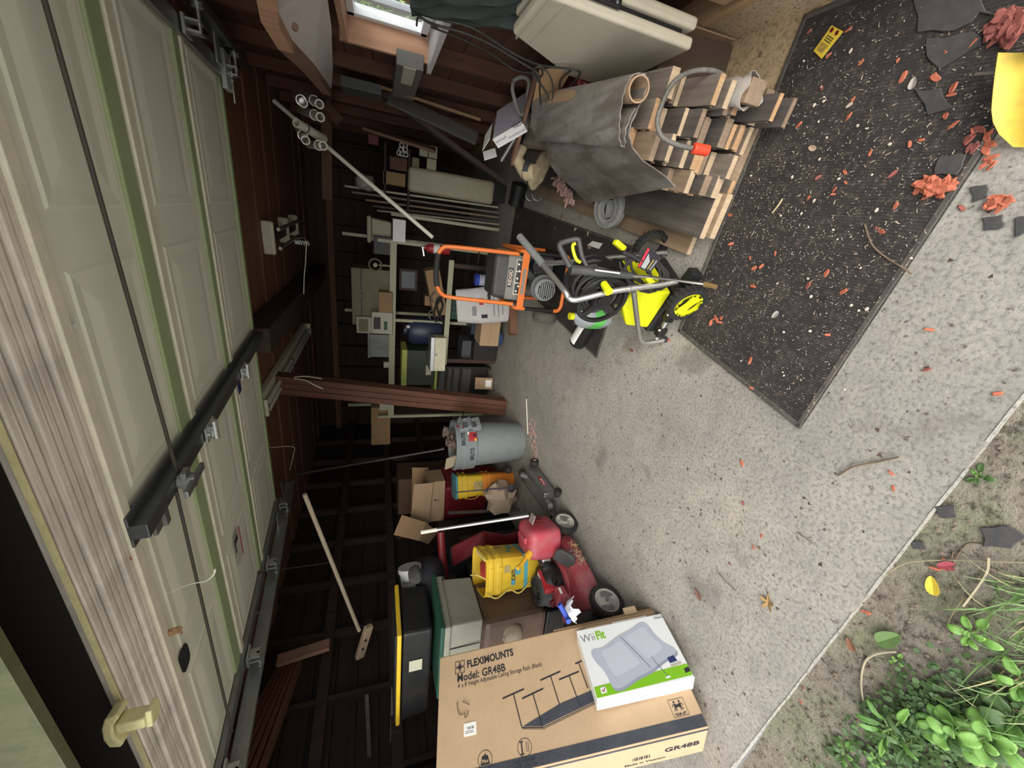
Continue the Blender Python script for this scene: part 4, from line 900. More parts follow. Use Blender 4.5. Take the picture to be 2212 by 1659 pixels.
# left upright, bend and long crossbar ending in the foam grip
def online(x, y, p, d):
    # point of the line p + t d that lies closest to the sight line
    r = ray(x, y).normalized(); w0 = p-CPOS; b = d.dot(r); t = (b*r.dot(w0)-d.dot(w0))/(1-b*b); return p+d*t
gd_ = (A_+V(0, 0, 0.35)).normalized()
g1 = online(1184, 558, bendp+A_*0.03, gd_); g2 = online(1144, 489, bendp+A_*0.03, gd_)
M_GRIP = paint('foam_grip_grey', (0.13, 0.135, 0.135), 0.85, 0, 0.4, (0.22, 0.22, 0.21))
MB().tube(spline([lp(1462, 608), lp(1420, 616), lp(1330, 628), lp(1262, 644), lp(1240, 648), lp(1228, 643, 0.015), lp(1219, 628, 0.04), g1], 5), 0.0135, 12).build('frame_tube', M_ALU, wp, smooth=60, world=True)
MB().tube([g1, g1.lerp(g2, 0.1), g1.lerp(g2, 0.9), g2], 0.0185, 12).build('foam_grip', M_GRIP, wp, smooth=60, world=True)
MB().cyl(lp(1357, 624)-S_*0.0, lp(1360, 624), 0.016).build('tube_collar', M_ALU, wp, world=True, smooth=40)
MB().tube(spline([g1.lerp(g2, 0.02), lp(1210, 567, 0.30), lp(1327, 556, 0.36), lp(1440, 545, 0.36)], 5), 0.0125, 10).build('frame_tube', M_ALU, wp, smooth=60, world=True)
MB().tube(spline([lp(1369, 630), lp(1376, 690), lp(1381, 725), lp(1388, 738), lp(1400, 740), lp(1438, 734)], 5), 0.013, 12).build('stand_tube', M_ALU, wp, smooth=60, world=True)
MB().cyl(lp(1434, 734), lp(1455, 730), 0.017).build('rubber_foot', M_RUB, wp, smooth=40, world=True)
# axle side tube with black clamps
fa = az(1418, 732, 0.07); fb_ = az(1452, 672, 0.08)
MB().cyl(fa, fb_, 0.012).build('lower_tube', M_ALU, wp, smooth=40, world=True)
for t in (0.28, 0.82):
    q = fa.lerp(fb_, t); MB().box((0, 0, 0), (0.055, 0.045, 0.045), frame(q, (fb_-fa), V(0, 0, 1))).build('clamp', M_BLACK, wp, world=True, bevel=0.006)
    MB().cyl(q+V(0.01, -0.02, 0.025), q+V(0.012, -0.026, 0.032), 0.006, n=8).build('clamp_screw', M_CHROME, wp, world=True)
# wheels
def washer_wheel(c, hub=True):
    r, w_ = 0.092, 0.045
    M = frame(c, -A_, V(0, 0, 1)) @ Matrix.Rotation(math.pi/2, 4, 'Y')   # local z = outward
    ti = MB().lathe([(r*0.78, -w_/2), (r*0.95, -w_/2), (r, -w_*0.3), (r, w_*0.3), (r*0.95, w_/2), (r*0.79, w_*0.5), (r*0.74, w_*0.3), (r*0.74, -w_*0.3), (r*0.78, -w_/2)], 40, M).build('wheel', M_RUB, wp, smooth=40, world=True)
    tr = MB()
    for k in range(22): tr.box((r*0.985, 0, 0), (0.012, 0.013, w_*0.92), M @ Matrix.Rotation(2*math.pi*k/22, 4, 'Z'))
    tr.build('tread', M_RUB, ti, world=True)
    if hub:
        MB().cyl(M @ V(0, 0, -0.01), M @ V(0, 0, 0.004), r*0.73, n=32).build('hub_back', M_BLACK, ti, world=True)
        h = MB(); vs = []; n = 40
        for k in range(n):
            t = 2*math.pi*k/n; vs += [(r*0.735*math.cos(t), r*0.735*math.sin(t), 0.0245), (r*0.62*math.cos(t), r*0.62*math.sin(t), 0.0245), (r*0.735*math.cos(t), r*0.735*math.sin(t), 0.005), (r*0.62*math.cos(t), r*0.62*math.sin(t), 0.005)]
        fs = []
        for k in range(n):
            a, b = 4*k, 4*((k+1) % n); fs += [(a, b, b+1, a+1), (a+2, a, a+1, a+3), (a, a+2, b+2, b), (a+1, b+1, b+3, a+3)]
        h.add(vs, fs, M); h.build('hub_ring', M_LIME, ti, smooth=40, world=True)
        # S-shaped web
        S = [(-0.65, 0.0), (-0.56, 0.22), (-0.30, 0.20), (0.0, 0.20), (0.30, 0.30), (0.50, 0.44), (0.63, 0.22), (0.65, 0.0), (0.56, -0.22), (0.30, -0.20), (0.0, -0.20), (-0.30, -0.30), (-0.50, -0.44), (-0.63, -0.22)]
        P = spline([(x*r*1.02, y*r*1.02, 0) for x, y in S], 4, True)
        MB().prism([(p.x, p.y) for p in P], 0.013, M @ Matrix.Rotation(R_(-25), 4, 'Z') @ Matrix.Translation((0, 0, 0.010))).build('hub_web', M_LIME, ti, world=True, bevel=0.002)
    return ti
wc = az(1483, 654, 0.094)
washer_wheel(wc); washer_wheel(wc+A_*0.44, False)
MB().cyl(wc, wc+A_*0.44, 0.01).build('axle', M_STEEL, wp, world=True)
mb = MB(); q = az(1492, 600, 0.05); mb.box((0, 0, 0), (0.07, 0.08, 0.06), frame(q, A_, S_), (0.7, 1)); mb.build('wheel_bracket', M_BLACK, wp, world=True, bevel=0.004)
# yellow motor hood and black base
hb = MB(); c = L0+A_*0.18+S_*0.13
HM = frame(V(c.x, c.y, 0.0), S_, -A_)     # local x = front, local y = towards viewer side
hb.add([(-0.11, 0.125, 0.13), (0.14, 0.125, 0.11), (0.135, 0.12, 0.25), (0.02, 0.115, 0.34), (-0.10, 0.115, 0.33),
        (-0.11, -0.125, 0.13), (0.14, -0.125, 0.11), (0.135, -0.12, 0.25), (0.02, -0.115, 0.34), (-0.10, -0.115, 0.33)],
       [(0, 1, 2, 3, 4), (9, 8, 7, 6, 5), (0, 5, 6, 1), (1, 6, 7, 2), (2, 7, 8, 3), (3, 8, 9, 4), (4, 9, 5, 0)], HM)
hd_ = hb.build('motor_hood', M_LIME, wp, world=True, bevel=0.012, seg=3)
for k in range(6): MB().box((0.142, 0.08-k*0.032, 0.19), (0.004, 0.012, 0.10), HM).build('hood_slot', M_BLACK, hd_, world=True)
MB().box((0.01, 0, 0.085), (0.30, 0.27, 0.07), HM).build('motor_base', M_BLACK, wp, world=True, bevel=0.015)
MB().box((-0.05, 0, 0.36), (0.14, 0.20, 0.06), HM).build('top_housing', M_BLACK, wp, world=True, bevel=0.015)
MB().box((-0.06, 0.02, 0.40), (0.03, 0.12, 0.02), HM).build('accent_strip', M_LIME, wp, world=True, bevel=0.004)
mb = MB(); mb.cyl(HM @ V(0.11, 0.0, 0.30), HM @ V(0.15, 0.0, 0.33), 0.05, 0.045, n=20); mb.build('filter_cover', M_BLACK, wp, smooth=40, world=True)
# hose reel: two flanges with spokes, hose between, crank
rc = lp(1300, 650, 0.03); ax_ = (A_+V(-0.10, 0, 0.0)).normalized()
RM = frame(rc, -ax_, V(0, 0, 1)) @ Matrix.Rotation(math.pi/2, 4, 'Y')
def flange(M, R=0.125):
    f = MB(); n = 40; prof = [(R, -0.008), (R+0.004, 0.0), (R, 0.008), (R-0.018, 0.008), (R-0.018, -0.008), (R, -0.008)]
    f.lathe(prof, n, M); f.lathe([(0.0, -0.008), (0.045, -0.008), (0.045, 0.008), (0, 0.008)], 24, M)
    for k in range(4): f.box((R*0.55, 0, 0), (R*0.85, 0.03, 0.012), M @ Matrix.Rotation(R_(45+90*k+10), 4, 'Z'))
    return f.build('reel_flange', M_BLACK, wp, smooth=40, world=True)
flange(RM); flange(RM @ Matrix.Translation((0, 0, -0.19)))
MB().cyl(RM @ V(0, 0, 0), RM @ V(0, 0, -0.19), 0.05, n=20).build('reel_drum', M_BLACK, wp, smooth=40, world=True)
pts = []
for k in range(130):
    t = k*0.42; lay = k//45; zz_ = (k % 45)/45*0.15
    if lay % 2: zz_ = 0.15-zz_
    pts.append(RM @ V((0.066+0.016*lay)*math.cos(t), (0.066+0.016*lay)*math.sin(t), -0.02-zz_))
MB().tube(pts, 0.0085, 8).build('pressure_hose', paint('hose_grey_black', (0.04, 0.04, 0.04), 0.65, 0, 0.4, (0.1, 0.1, 0.1)), wp, smooth=60, world=True)
MB().box((0.0, 0.055, 0.016), (0.03, 0.13, 0.014), RM @ Matrix.Rotation(R_(-65), 4, 'Z')).build('crank_arm', M_BLACK, wp, world=True, bevel=0.004)
kq = RM @ Matrix.Rotation(R_(-65), 4, 'Z') @ V(0, 0.115, 0.02); MB().cyl(kq, kq+RM.to_3x3() @ V(0, 0, 0.06), 0.016, 0.019, n=14).build('crank_knob', M_LIME, wp, smooth=40, world=True)
MB().box((0.02, 0.0, -0.09), (0.05, 0.06, 0.22), RM).build('reel_bracket', M_BLACK, wp, world=True, bevel=0.008)
# trigger gun and lance, resting across the frame
gun = thing('spray_gun', 'black trigger spray gun with yellow trigger and long lance on the washer', 'spray gun', ay(1250, 590, 1.52))
def gp(x, y, Y): return ay(x, y, Y)
gx = [(gp(1232, 583, 1.55), 0.020), (gp(1262, 585, 1.54), 0.024), (gp(1300, 590, 1.52), 0.020), (gp(1335, 593, 1.51), 0.018), (gp(1365, 596, 1.50), 0.014)]
P = [p for p, _ in gx]
MB().tube(spline(P, 4), 0.021, 12, rf=lambda t: 1.05-0.35*t).build('gun_body', M_DGREY, gun, smooth=60, world=True)
MB().tube(spline([gp(1232, 578, 1.55), gp(1218, 552, 1.58), gp(1209, 530, 1.60), gp(1222, 522, 1.60), gp(1247, 517, 1.59), gp(1252, 528, 1.58), gp(1257, 552, 1.57), gp(1267, 575, 1.55)], 5), 0.0115, 10, rf=lambda t: 1.25-0.4*t).build('d_grip', M_DGREY, gun, smooth=60, world=True)
MB().tube(spline([gp(1243, 526, 1.585), gp(1237, 531, 1.585), gp(1240, 548, 1.575), gp(1246, 562, 1.565), gp(1254, 567, 1.56)], 5), 0.0075, 8).build('trigger', M_LIME, gun, smooth=60, world=True)
MB().tube([gp(1285, 580, 1.495)+V(-.005, -.012, .004), gp(1337, 587, 1.485)+V(-.005, -.012, .002)], 0.0035, 6).build('side_print', M_WHITE, gun, world=True)
MB().cyl(gp(1365, 596, 1.50), gp(1400, 598, 1.49), 0.0075).build('lance_collar', M_CHROME, gun, smooth=40, world=True)
tip = az(1522, 614, 0.20); nz = az(1548, 620, 0.185)
MB().cyl(gp(1395, 597, 1.495), tip, 0.0055).build('lance', M_CHROME, gun, smooth=40, world=True)
MB().cyl(tip, tip.lerp(nz, 1.0), 0.011, 0.009).build('nozzle', paint('brass', (0.65, 0.45, 0.2), 0.35, 0.8, 0.2), gun, smooth=40, world=True)
# power cord coil, plug blocks and care tag
cc = V(-0.02, 1.60, 0.36); mb = MB()
cord = thing('power_cord', 'coiled black power cord with yellow plug ends on the washer', 'power cord', cc)
pts = []
c0 = ay(1395, 590, 1.56)
e1 = (ay(1340, 545, 1.60)-c0); e2 = (ay(1420, 570, 1.58)-c0)
for k in range(100):
    t = k*2*math.pi/20; j = 0.9+0.18*math.sin(k*0.7)+0.05*(k//20)
    pts.append(c0+e1*(0.62*math.cos(t)*j)+e2*(0.95*math.sin(t)*j)+V(0, -0.012*math.sin(k*0.31), 0.012*(k//20-2)))
MB().tube(pts, 0.0065, 7).build('cord_loops', M_RUB, cord, smooth=60, world=True)
MB().tube(spline([ay(1345, 545, 1.6), ay(1370, 556, 1.58), ay(1395, 575, 1.56), ay(1405, 600, 1.54)], 5), 0.011, 8).build('cord_bundle', M_RUB, cord, smooth=60, world=True)
for (x, y, Y, rr) in ((1338, 530, 1.62, 30), (1404, 607, 1.50, 80)):
    q = ay(x, y, Y); d = (ay(x+12, y+10, Y) if rr == 30 else ay(x+10, y+12, Y))-q
    MB().box((0, 0, 0), (0.065, 0.036, 0.026), frame(q, d, V(0.3, -0.6, 0.6))).build('plug_block', M_LIME, cord, world=True, bevel=0.008)
tgq = [ay(1376, 577, 1.55), ay(1398, 535, 1.60), ay(1430, 557, 1.57), ay(1404, 590, 1.53)]
tg = thing('care_tag', 'black hang tag with red and white print on the coiled cord', 'tag', tgq[0])
MB().quad(*tgq, 0.002).build('tag_card', M_INK, tg, world=True)
def tq(u, v): return (tgq[0].lerp(tgq[1], v)).lerp(tgq[3].lerp(tgq[2], v), u)
nn = (tgq[1]-tgq[0]).cross(tgq[3]-tgq[0]).normalized(); nn = nn if nn.dot(CPOS-tgq[0]) > 0 else -nn
def tstrip(u0, u1, v0, v1, mat, nm): flat(MB().add([tq(u0, v0)+nn*0.004, tq(u1, v0)+nn*0.004, tq(u1, v1)+nn*0.004, tq(u0, v1)+nn*0.004], [(0, 1, 2, 3)]), nm, mat, tg, world=True)
tstrip(0.02, 0.16, 0.02, 0.98, paint('tag_red', (0.7, 0.03, 0.06)), 'red_stripe')
for k in range(4): tstrip(0.24+k*0.08, 0.28+k*0.08, 0.05, 0.75-0.08*k, M_WHITE, 'print_line')
tstrip(0.66, 0.70, 0.1, 0.65, paint('tag_yellow', (0.75, 0.55, 0.1)), 'print_line'); tstrip(0.80, 0.90, 0.1, 0.7, M_MGREY, 'print_block')
# things lying behind the washer on the second mat
p = az(1262, 716, 0.06); d = (az(1292, 668, 0.06)-p).normalized()
bt = thing('bottle', 'clear black cylinder bottle with white label lying behind the washer', 'bottle', p)
MB().cyl(p-d*0.13, p+d*0.19, 0.062, n=24).build('bottle_body', M_BLACK, bt, smooth=40, world=True)
lbq = MB()
for k in range(6):
    t0, t1 = R_(20+k*18), R_(38+k*18); sx = d.cross(V(0, 0, 1))
    def cp(t, u): return p+d*u-sx*(0.0632*math.cos(t))*-1*-1+V(0, 0, 0.0632*math.sin(t))
    lbq.add([cp(t0, -0.11), cp(t1, -0.11), cp(t1, 0.11), cp(t0, 0.11)], [(0, 1, 2, 3)])
flat(lbq, 'paper_label', M_WHITE, bt, world=True)
jq = az(1325, 690, 0.0)
jg = thing('detergent_jug', 'translucent grey jug with green label and yellow cap by the washer', 'jug', T(jq.x-0.02, jq.y+0.10, 0, 0, 0, 30))
MB().lathe([(0, 0), (0.075, 0), (0.085, 0.02), (0.085, 0.16), (0.06, 0.21), (0.025, 0.235), (0.025, 0.25), (0, 0.25)], 30, Matrix.Diagonal((0.8, 1.1, 1, 1)), sq=3).build('jug_body', paint('jug_grey', (0.38, 0.42, 0.44), 0.35, 0, 0.2), jg, smooth=50)
MB().cyl((0, 0, 0.25), (0, 0, 0.28), 0.024).build('jug_cap', M_LIME, jg, smooth=40)
mb = MB(); mb.lathe([(0.087, 0.05), (0.087, 0.13)], 30, Matrix.Diagonal((0.8, 1.1, 1, 1)), sq=3, cap=False); flat(mb, 'green_label', paint('label_green', (0.16, 0.62, 0.14), 0.4), jg)
p = az(1248, 690, 0.02)
tag(MB().box((0, 0, 0), (0.10, 0.07, 0.06), T(p.x, p.y, 0.03, 0, 0, 25)).build('charger', M_DGREY, bevel=0.015, seg=3), 'small dark grey charger block behind the hose reel', 'charger')
q = [az(1271, 530), az(1282, 521), az(1304, 526), az(1296, 538)]
pc = MB().quad(*[p+V(0, 0, 0.008) for p in q], 0.002).build('paper_card', M_WHITE); tag(pc, 'white paper card lying on the dark mat', 'card')
# ================================================================ right side: lumber stack
M_LB = [wood('lumber_grey', (0.13, 0.105, 0.085), (0.24, 0.20, 0.165), axis=1, grain=40, blot=0.5), wood('lumber_dark', (0.055, 0.048, 0.043), (0.13, 0.11, 0.095), axis=1, grain=36, blot=0.5),
        wood('lumber_brown', (0.20, 0.14, 0.09), (0.33, 0.24, 0.16), axis=1, grain=40, blot=0.4), wood('lumber_pale', (0.30, 0.25, 0.20), (0.46, 0.39, 0.31), axis=1, grain=40, blot=0.4)]
M_END = [wood('cut_end_dirty', (0.17, 0.12, 0.08), (0.28, 0.20, 0.14), axis=2, grain=60, blot=0.5), wood('cut_end_tan', (0.34, 0.20, 0.10), (0.50, 0.31, 0.17), axis=2, grain=60, blot=0.35), wood('cut_end_pale', (0.36, 0.26, 0.16), (0.52, 0.40, 0.27), axis=2, grain=60, blot=0.5)]
LA = math.degrees(math.atan2(-0.14, 0.99))
LM = T(0.24, 1.50, 0, 0, 0, LA)
rnd = random.Random(31)
def board(x, z, w_, th, y0, ln, k, label, end=None, tilt=0, name='board', group='boards of the lumber stack', roll=0):
    t = thing(name, label, 'board', LM @ T(x, y0, z, tilt, roll, 0), group)
    MB().box((0, ln/2, 0), (w_, ln, th)).build('plank', M_LB[k], t, bevel=0.002, seg=1)
    MB().box((0, 0.0005, 0), (w_*0.985, 0.004, th*0.96)).build('sawn_end', M_END[rnd.randrange(3) if end is None else end+1], t)
    return t
colx = [0.305, 0.205, 0.105, 0.025]; names = ['column nearest the right wall', 'second column from the right wall', 'third column from the right wall', 'column nearest the draped sheet edge']
tops = [0.50, 0.555, 0.53, 0.345]
ords = ['bottom', 'second', 'third', 'fourth', 'fifth', 'sixth', 'seventh', 'eighth', 'ninth', 'tenth', 'eleventh', 'twelfth', 'thirteenth', 'fourteenth', 'fifteenth', 'sixteenth', 'seventeenth', 'eighteenth', 'nineteenth', 'twentieth', 'twenty-first', 'twenty-second', 'twenty-third', 'twenty-fourth', 'twenty-fifth', 'twenty-sixth', 'twenty-seventh', 'twenty-eighth']
for c in range(4):
    z = 0.055; k = 0
    while z < tops[c]-0.02:
        th = rnd.choice((0.019, 0.021, 0.024, 0.030, 0.036)); w_ = rnd.choice((0.085, 0.092, 0.098)) if c < 3 else rnd.choice((0.075, 0.085))
        y0 = -0.03+0.18*(z/0.55)*0.6-(0.05 if c == 0 else 0)+rnd.uniform(-0.11, 0.10)
        kk = rnd.choice((0, 0, 1, 1, 2, 0))
        board(colx[c]+rnd.uniform(-.006, .006)+0.012*(z > 0.3), z+th/2, w_, th-0.002, y0, 2.3+rnd.uniform(-.2, .2), kk, '%s board up in the lumber %s' % (ords[k], names[c]))
        z += th; k += 1
# a length wrapped in torn plastic sticking out
t = thing('wrapped_board', 'board end wrapped in torn clear plastic at the lumber foot', 'board', LM @ T(0.33, -0.09, 0.235))
MB().box((0, 0.2, 0), (0.075, 0.5, 0.07)).build('plank', M_LB[2], t, bevel=0.003)
M_FILM = paint('cloudy_film', (0.50, 0.46, 0.42), 0.3, 0, 0.5, (0.3, 0.27, 0.24), 20)
mb = MB(); rows = []
for i in range(7):
    row = []
    for j in range(21):
        a = 2*math.pi*j/20; e = (abs(math.cos(a))**4+abs(math.sin(a))**4)**-0.25; f = 1+0.12*math.sin(5*a+i*2)+0.25*(i == 0)*math.sin(3*a)
        row.append((0.046*e*math.cos(a)*f, -0.035+i*0.04+0.012*math.sin(4*a+i), 0.043*e*math.sin(a)*f))
    rows.append(row)
mb.sheet(rows, 0.002); mb.build('plastic_wrap', M_FILM, t, smooth=60)
# bearers under the stack and the broad planks beside it
for k, yy in enumerate((0.05, 0.9, 1.8)):
    o = MB().box((0.17, yy, 0.026), (0.44, 0.085, 0.05), LM).build('bearer', M_LB[2]); tag(o, ['front', 'middle', 'rear'][k]+' wooden bearer on the floor under the lumber stack', 'board', 'bearers under the lumber')
broad = 'broad planks beside the lumber'
board(-0.085, 0.108, 0.19, 0.028, -0.03, 2.5, 1, 'broad dark plank lying beside the lumber, topmost of its pile', 1, name='plank_board', group=broad)
board(-0.078, 0.076, 0.185, 0.03, -0.055, 2.5, 2, 'broad plank directly under the dark top plank', 1, name='plank_board', group=broad)
board(-0.215, 0.028, 0.12, 0.024, 0.10, 2.45, 2, 'pale plank lying on the floor nearest the pressure washer', 1, name='plank_board', group=broad)
board(-0.09, 0.030, 0.12, 0.05, 0.0, 2.4, 0, 'grey timber under the broad planks', 1, name='plank_board', group=broad)
# vinyl floor sheet draped over the stack, its end rolled round a cardboard tube
def cp_(cx, cy): return (1100+cx/3.771, 120+cy/3.771)
prof = [(1355, 1060), (1250, 960), (1100, 855), (1010, 745), (985, 640), (1005, 540), (1075, 390), (1125, 260), (1133, 195), (1110, 150), (1060, 138), (1005, 155), (955, 230), (925, 330), (905, 450), (896, 560), (897, 680), (915, 740), (938, 752), (948, 715), (950, 640), (970, 560), (1030, 430)]
fn = V(0.14, 0.99, 0)
FP = [apl(*cp_(cx, cy), V(0.45, 1.46, 0), fn) for cx, cy in prof]
FPs = spline(FP, 4)
dirn = V(0.15, 0.985, -0.02).normalized(); rows = []
m_v, nt, b = node_mat('vinyl_sheet_grey'); v = coords(nt); v2 = coords(nt, (14, 0.9, 3))
n1 = noise(nt, v2, 1.6, 5, 0.6); n2 = noise(nt, v, 14, 5, 0.7)
c = ramp(nt, n1, [(0.3, (0.15, 0.135, 0.12)), (0.5, (0.235, 0.215, 0.195)), (0.7, (0.32, 0.30, 0.28))]).outputs[0]
c = mix(nt, ramp(nt, noise(nt, coords(nt, (9, 3, 3)), 1.1, 3), [(0.50, 0.0), (0.60, 0.5)]).outputs[0], c, (0.095, 0.072, 0.052)); c = mix(nt, ramp(nt, n2, [(0.35, 0.35), (0.55, 0)]).outputs[0], c, (0.12, 0.10, 0.085))
nt.links.new(c, b.inputs['Base Color']); b.inputs['Roughness'].default_value = 0.55
for i in range(17):
    t_ = i/16; row = []
    for j, p in enumerate(FPs):
        s_ = j/(len(FPs)-1)
        ln = 1.05+0.03*math.sin(s_*23)
        q = p+dirn*(ln*t_)+V(0.0, 0, 0.006*math.sin(t_*9+j*0.5)*t_); k_ = max(0, 1-s_/0.26); q.z -= 0.13*t_*k_; q.x -= 0.20*t_*k_
        if i == 0: q += dirn*0.004*math.sin(j*1.7)
        row.append(q)
    rows.append(row)
vs_ = MB().sheet(rows, 0.004).build('vinyl_sheet', m_v, smooth=60)
tag(vs_, 'grey stained vinyl floor sheet draped over the lumber stack', 'vinyl sheet')
tc = apl(*cp_(1045, 275), V(0.45, 1.46, 0), fn)
tb = thing('cardboard_tube', 'wide cardboard tube rolled inside the vinyl sheet end', 'cardboard tube', tc)
MB().lathe([(0.036, 0.0), (0.041, 0.0), (0.041, 0.8), (0.036, 0.8), (0.036, 0.0)], 32, frame(tc-dirn*0.012, dirn.cross(V(0, 0, 1)), V(0, 0, 1)) @ Matrix.Rotation(math.pi, 4, 'X')).build('tube_wall', M_CARD, tb, smooth=50, world=True)
# torn strips on the sheet top
for k, (a, b_) in enumerate((((1000, 0), (0, 0)),)): pass
# coil of grey rubber edging
cq = az(1328, 452, 0.125)
co = thing('rubber_coil', 'coil of grey rubber strip lying on the dark plank', 'rubber coil', T(cq.x, cq.y+0.02, 0.135, 14, -8, 0))
pts = []; n = 150; hh = 0.04
mb = MB(); vs = []; fs = []
for k in range(n):
    t_ = k/n*2*math.pi*5.2; r = 0.058+0.0095*t_/(2*math.pi)
    for rr, zz in ((r, 0), (r+0.0085, 0), (r+0.0085, hh+0.004*math.sin(t_*0.8)), (r, hh)): vs.append((rr*math.cos(t_), rr*math.sin(t_)*1.05, zz))
for k in range(n-1):
    a = 4*k; fs += [(a+j, a+(j+1) % 4, a+4+(j+1) % 4, a+4+j) for j in range(4)]
fs += [(0, 3, 2, 1), (4*n-4, 4*n-3, 4*n-2, 4*n-1)]
mb.add(vs, fs); mb.build('rubber_strip', paint('rubber_mid_grey', (0.25, 0.255, 0.25), 0.55, 0, 0.5, (0.14, 0.14, 0.14), 12), co, smooth=40)
MB().box((0, 0, -0.004), (0.1, 0.1, 0.004)).build('strip_tail', MATS['rubber_mid_grey'], co)
# grey hose with red cap lying over the board ends
hp = [ay(1562, 162, 1.40), ay(1535, 152, 1.40), ay(1492, 155, 1.42), ay(1455, 178, 1.42), ay(1432, 220, 1.42), ay(1420, 262, 1.42), ay(1428, 293, 1.40), ay(1450, 308, 1.36), ay(1478, 317, 1.33), ay(1497, 320, 1.31)]
hs = thing('hose', 'stiff grey hose with a red cap looped over the board ends', 'hose', hp[-1])
MB().tube(spline(hp, 6), 0.0085, 10).build('hose_line', paint('dusty_hose', (0.09, 0.085, 0.075), 0.7, 0, 0.5, (0.3, 0.28, 0.25)), hs, smooth=60, world=True)
e0, e1_ = hp[-1], ay(1530, 326, 1.30); MB().cyl(e0, e1_, 0.018, n=18).build('red_cap', paint('safety_red', (0.75, 0.06, 0.025), 0.4, 0, 0.2), hs, smooth=40, world=True, bevel=0.004)

# ---------------------------------------------------------------- rubber mats
def make_matm(name, ang, debris=0.5):
    m, nt, b = node_mat(name); v = coords(nt, (1, 1, 1), (0, 0, ang))
    w_ = N(nt, 'ShaderNodeTexWave', Scale=33.0, Distortion=1.2); w_.inputs['Detail'].default_value = 1.0; nt.links.new(v, w_.inputs['Vector'])
    n1 = noise(nt, coords(nt), 5, 5, 0.7); n2 = noise(nt, coords(nt), 60, 4, 0.7)
    c = ramp(nt, n1, [(0.3, (0.018, 0.017, 0.0175)), (0.55, (0.038, 0.033, 0.031)), (0.8, (0.095, 0.078, 0.064))]).outputs[0]
    c = mix(nt, ramp(nt, n2, [(0.50, 0.0), (0.66, debris)]).outputs[0], c, (0.17, 0.13, 0.10))
    c = mix(nt, ramp(nt, w_.outputs['Fac'], [(0.2, 0.4), (0.6, 0.0)]).outputs[0], c, (0.018, 0.017, 0.018))
    nt.links.new(c, b.inputs['Base Color']); b.inputs['Roughness'].default_value = 0.8
    ad = N(nt, 'ShaderNodeMath', operation='ADD'); nt.links.new(w_.outputs['Fac'], ad.inputs[0]); nt.links.new(n2, ad.inputs[1])
    bump(nt, b, ad.outputs[0], 0.45, 0.005); return m
M_MAT1 = make_matm('ribbed_rubber_mat', R_(2)); M_MAT2 = make_matm('ribbed_rubber_mat_rear', R_(95), 0.25)
M_MEDGE = paint('mat_border', (0.06, 0.055, 0.052), 0.75, 0, 0.6, (0.17, 0.14, 0.11), 14)
def matting(name, label, pts, mat, th=0.011, bw=0.02):
    t = thing(name, label, 'mat', V(pts[0][0], pts[0][1], 0))
    P = [V(p[0], p[1], 0) for p in pts]
    n = len(P); cen = sum(P, V(0, 0, 0))/n; I = [p.lerp(cen, 0.0) for p in P]
    mb = MB(); mb.prism([(p.x, p.y) for p in P], th*0.8); mb.build('mat_field', mat, t, world=True)
    for k in range(n):
        a, b = P[k], P[(k+1) % n]; d = (b-a).normalized(); nn = V(-d.y, d.x, 0)
        MB().box(((b-a).length/2, bw/2, th/2), ((b-a).length, bw, th), frame(a, d, nn)).build('mat_border', M_MEDGE, t, world=True, bevel=0.004)
    return t
matting('rubber_mat', 'large black ribbed rubber mat littered with wood chips at the entrance', [(-0.555, 0.83), (0.85, 0.665), (0.86, 1.44), (-0.395, 1.57)], M_MAT1)
matting('rubber_mat', 'black ribbed rubber mat under the generator and washer', [(-0.80, 2.26), (-0.02, 2.15), (0.22, 4.55), (-0.52, 4.66)], M_MAT2, 0.010, 0.015)
M_SCR = paint('dark_rubber_scrap', (0.05, 0.05, 0.053), 0.8, 0, 0.7, (0.09, 0.08, 0.07), 30)
def scrap(label, px, z=0.014, mat=None, name='rubber_scrap'):
    P = [az(x, y, z) for x, y in px]; jt = 0.05*(P[0]-P[2]).length; P = [q for i in range(len(P)) for q in (P[i], P[i].lerp(P[(i+1) % len(P)], 0.35), P[i].lerp(P[(i+1) % len(P)], 0.7))]; P = [q+V(rnd.uniform(-jt, jt), rnd.uniform(-jt, jt), 0) for q in P]; top = [(p.x, p.y) for p in P]
    area = sum(top[i][0]*top[(i+1) % len(top)][1]-top[(i+1) % len(top)][0]*top[i][1] for i in range(len(top)))
    if area < 0: top = top[::-1]
    o = MB().prism(top, 0.005, Matrix.Translation((0, 0, z-0.005))).build(name, mat or M_SCR, bevel=0.0015, seg=1); return tag(o, label, 'scrap')
scrap('flat dark rubber scrap on the mat near the yellow scoop', [(1995, 85), (2110, 70), (2125, 95), (2035, 145), (2010, 130)])
scrap('dark rubber offcut at the upper corner of the entrance mat', [(1965, -20), (2100, -20), (2150, 20), (2060, 60), (1985, 70)])
scrap('dark shingle scrap in the middle of the entrance mat', [(1975, 195), (2030, 185), (2050, 235), (2000, 245)])
scrap('dark shingle scrap by the heap of red chips', [(2030, 335), (2085, 330), (2070, 375), (2015, 380)])
for k, px in enumerate(([(2095, 405), (2130, 400), (2135, 425), (2100, 435)], [(2120, 470), (2165, 465), (2168, 490), (2125, 500)], [(2190, 470), (2225, 465), (2225, 500), (2195, 510)])):
    scrap(['small black roofing scrap on the concrete beside the red chips', 'black roofing scrap on the concrete edge by the mat', 'black roofing scrap at the far right edge of the picture'][k], px, 0.006)
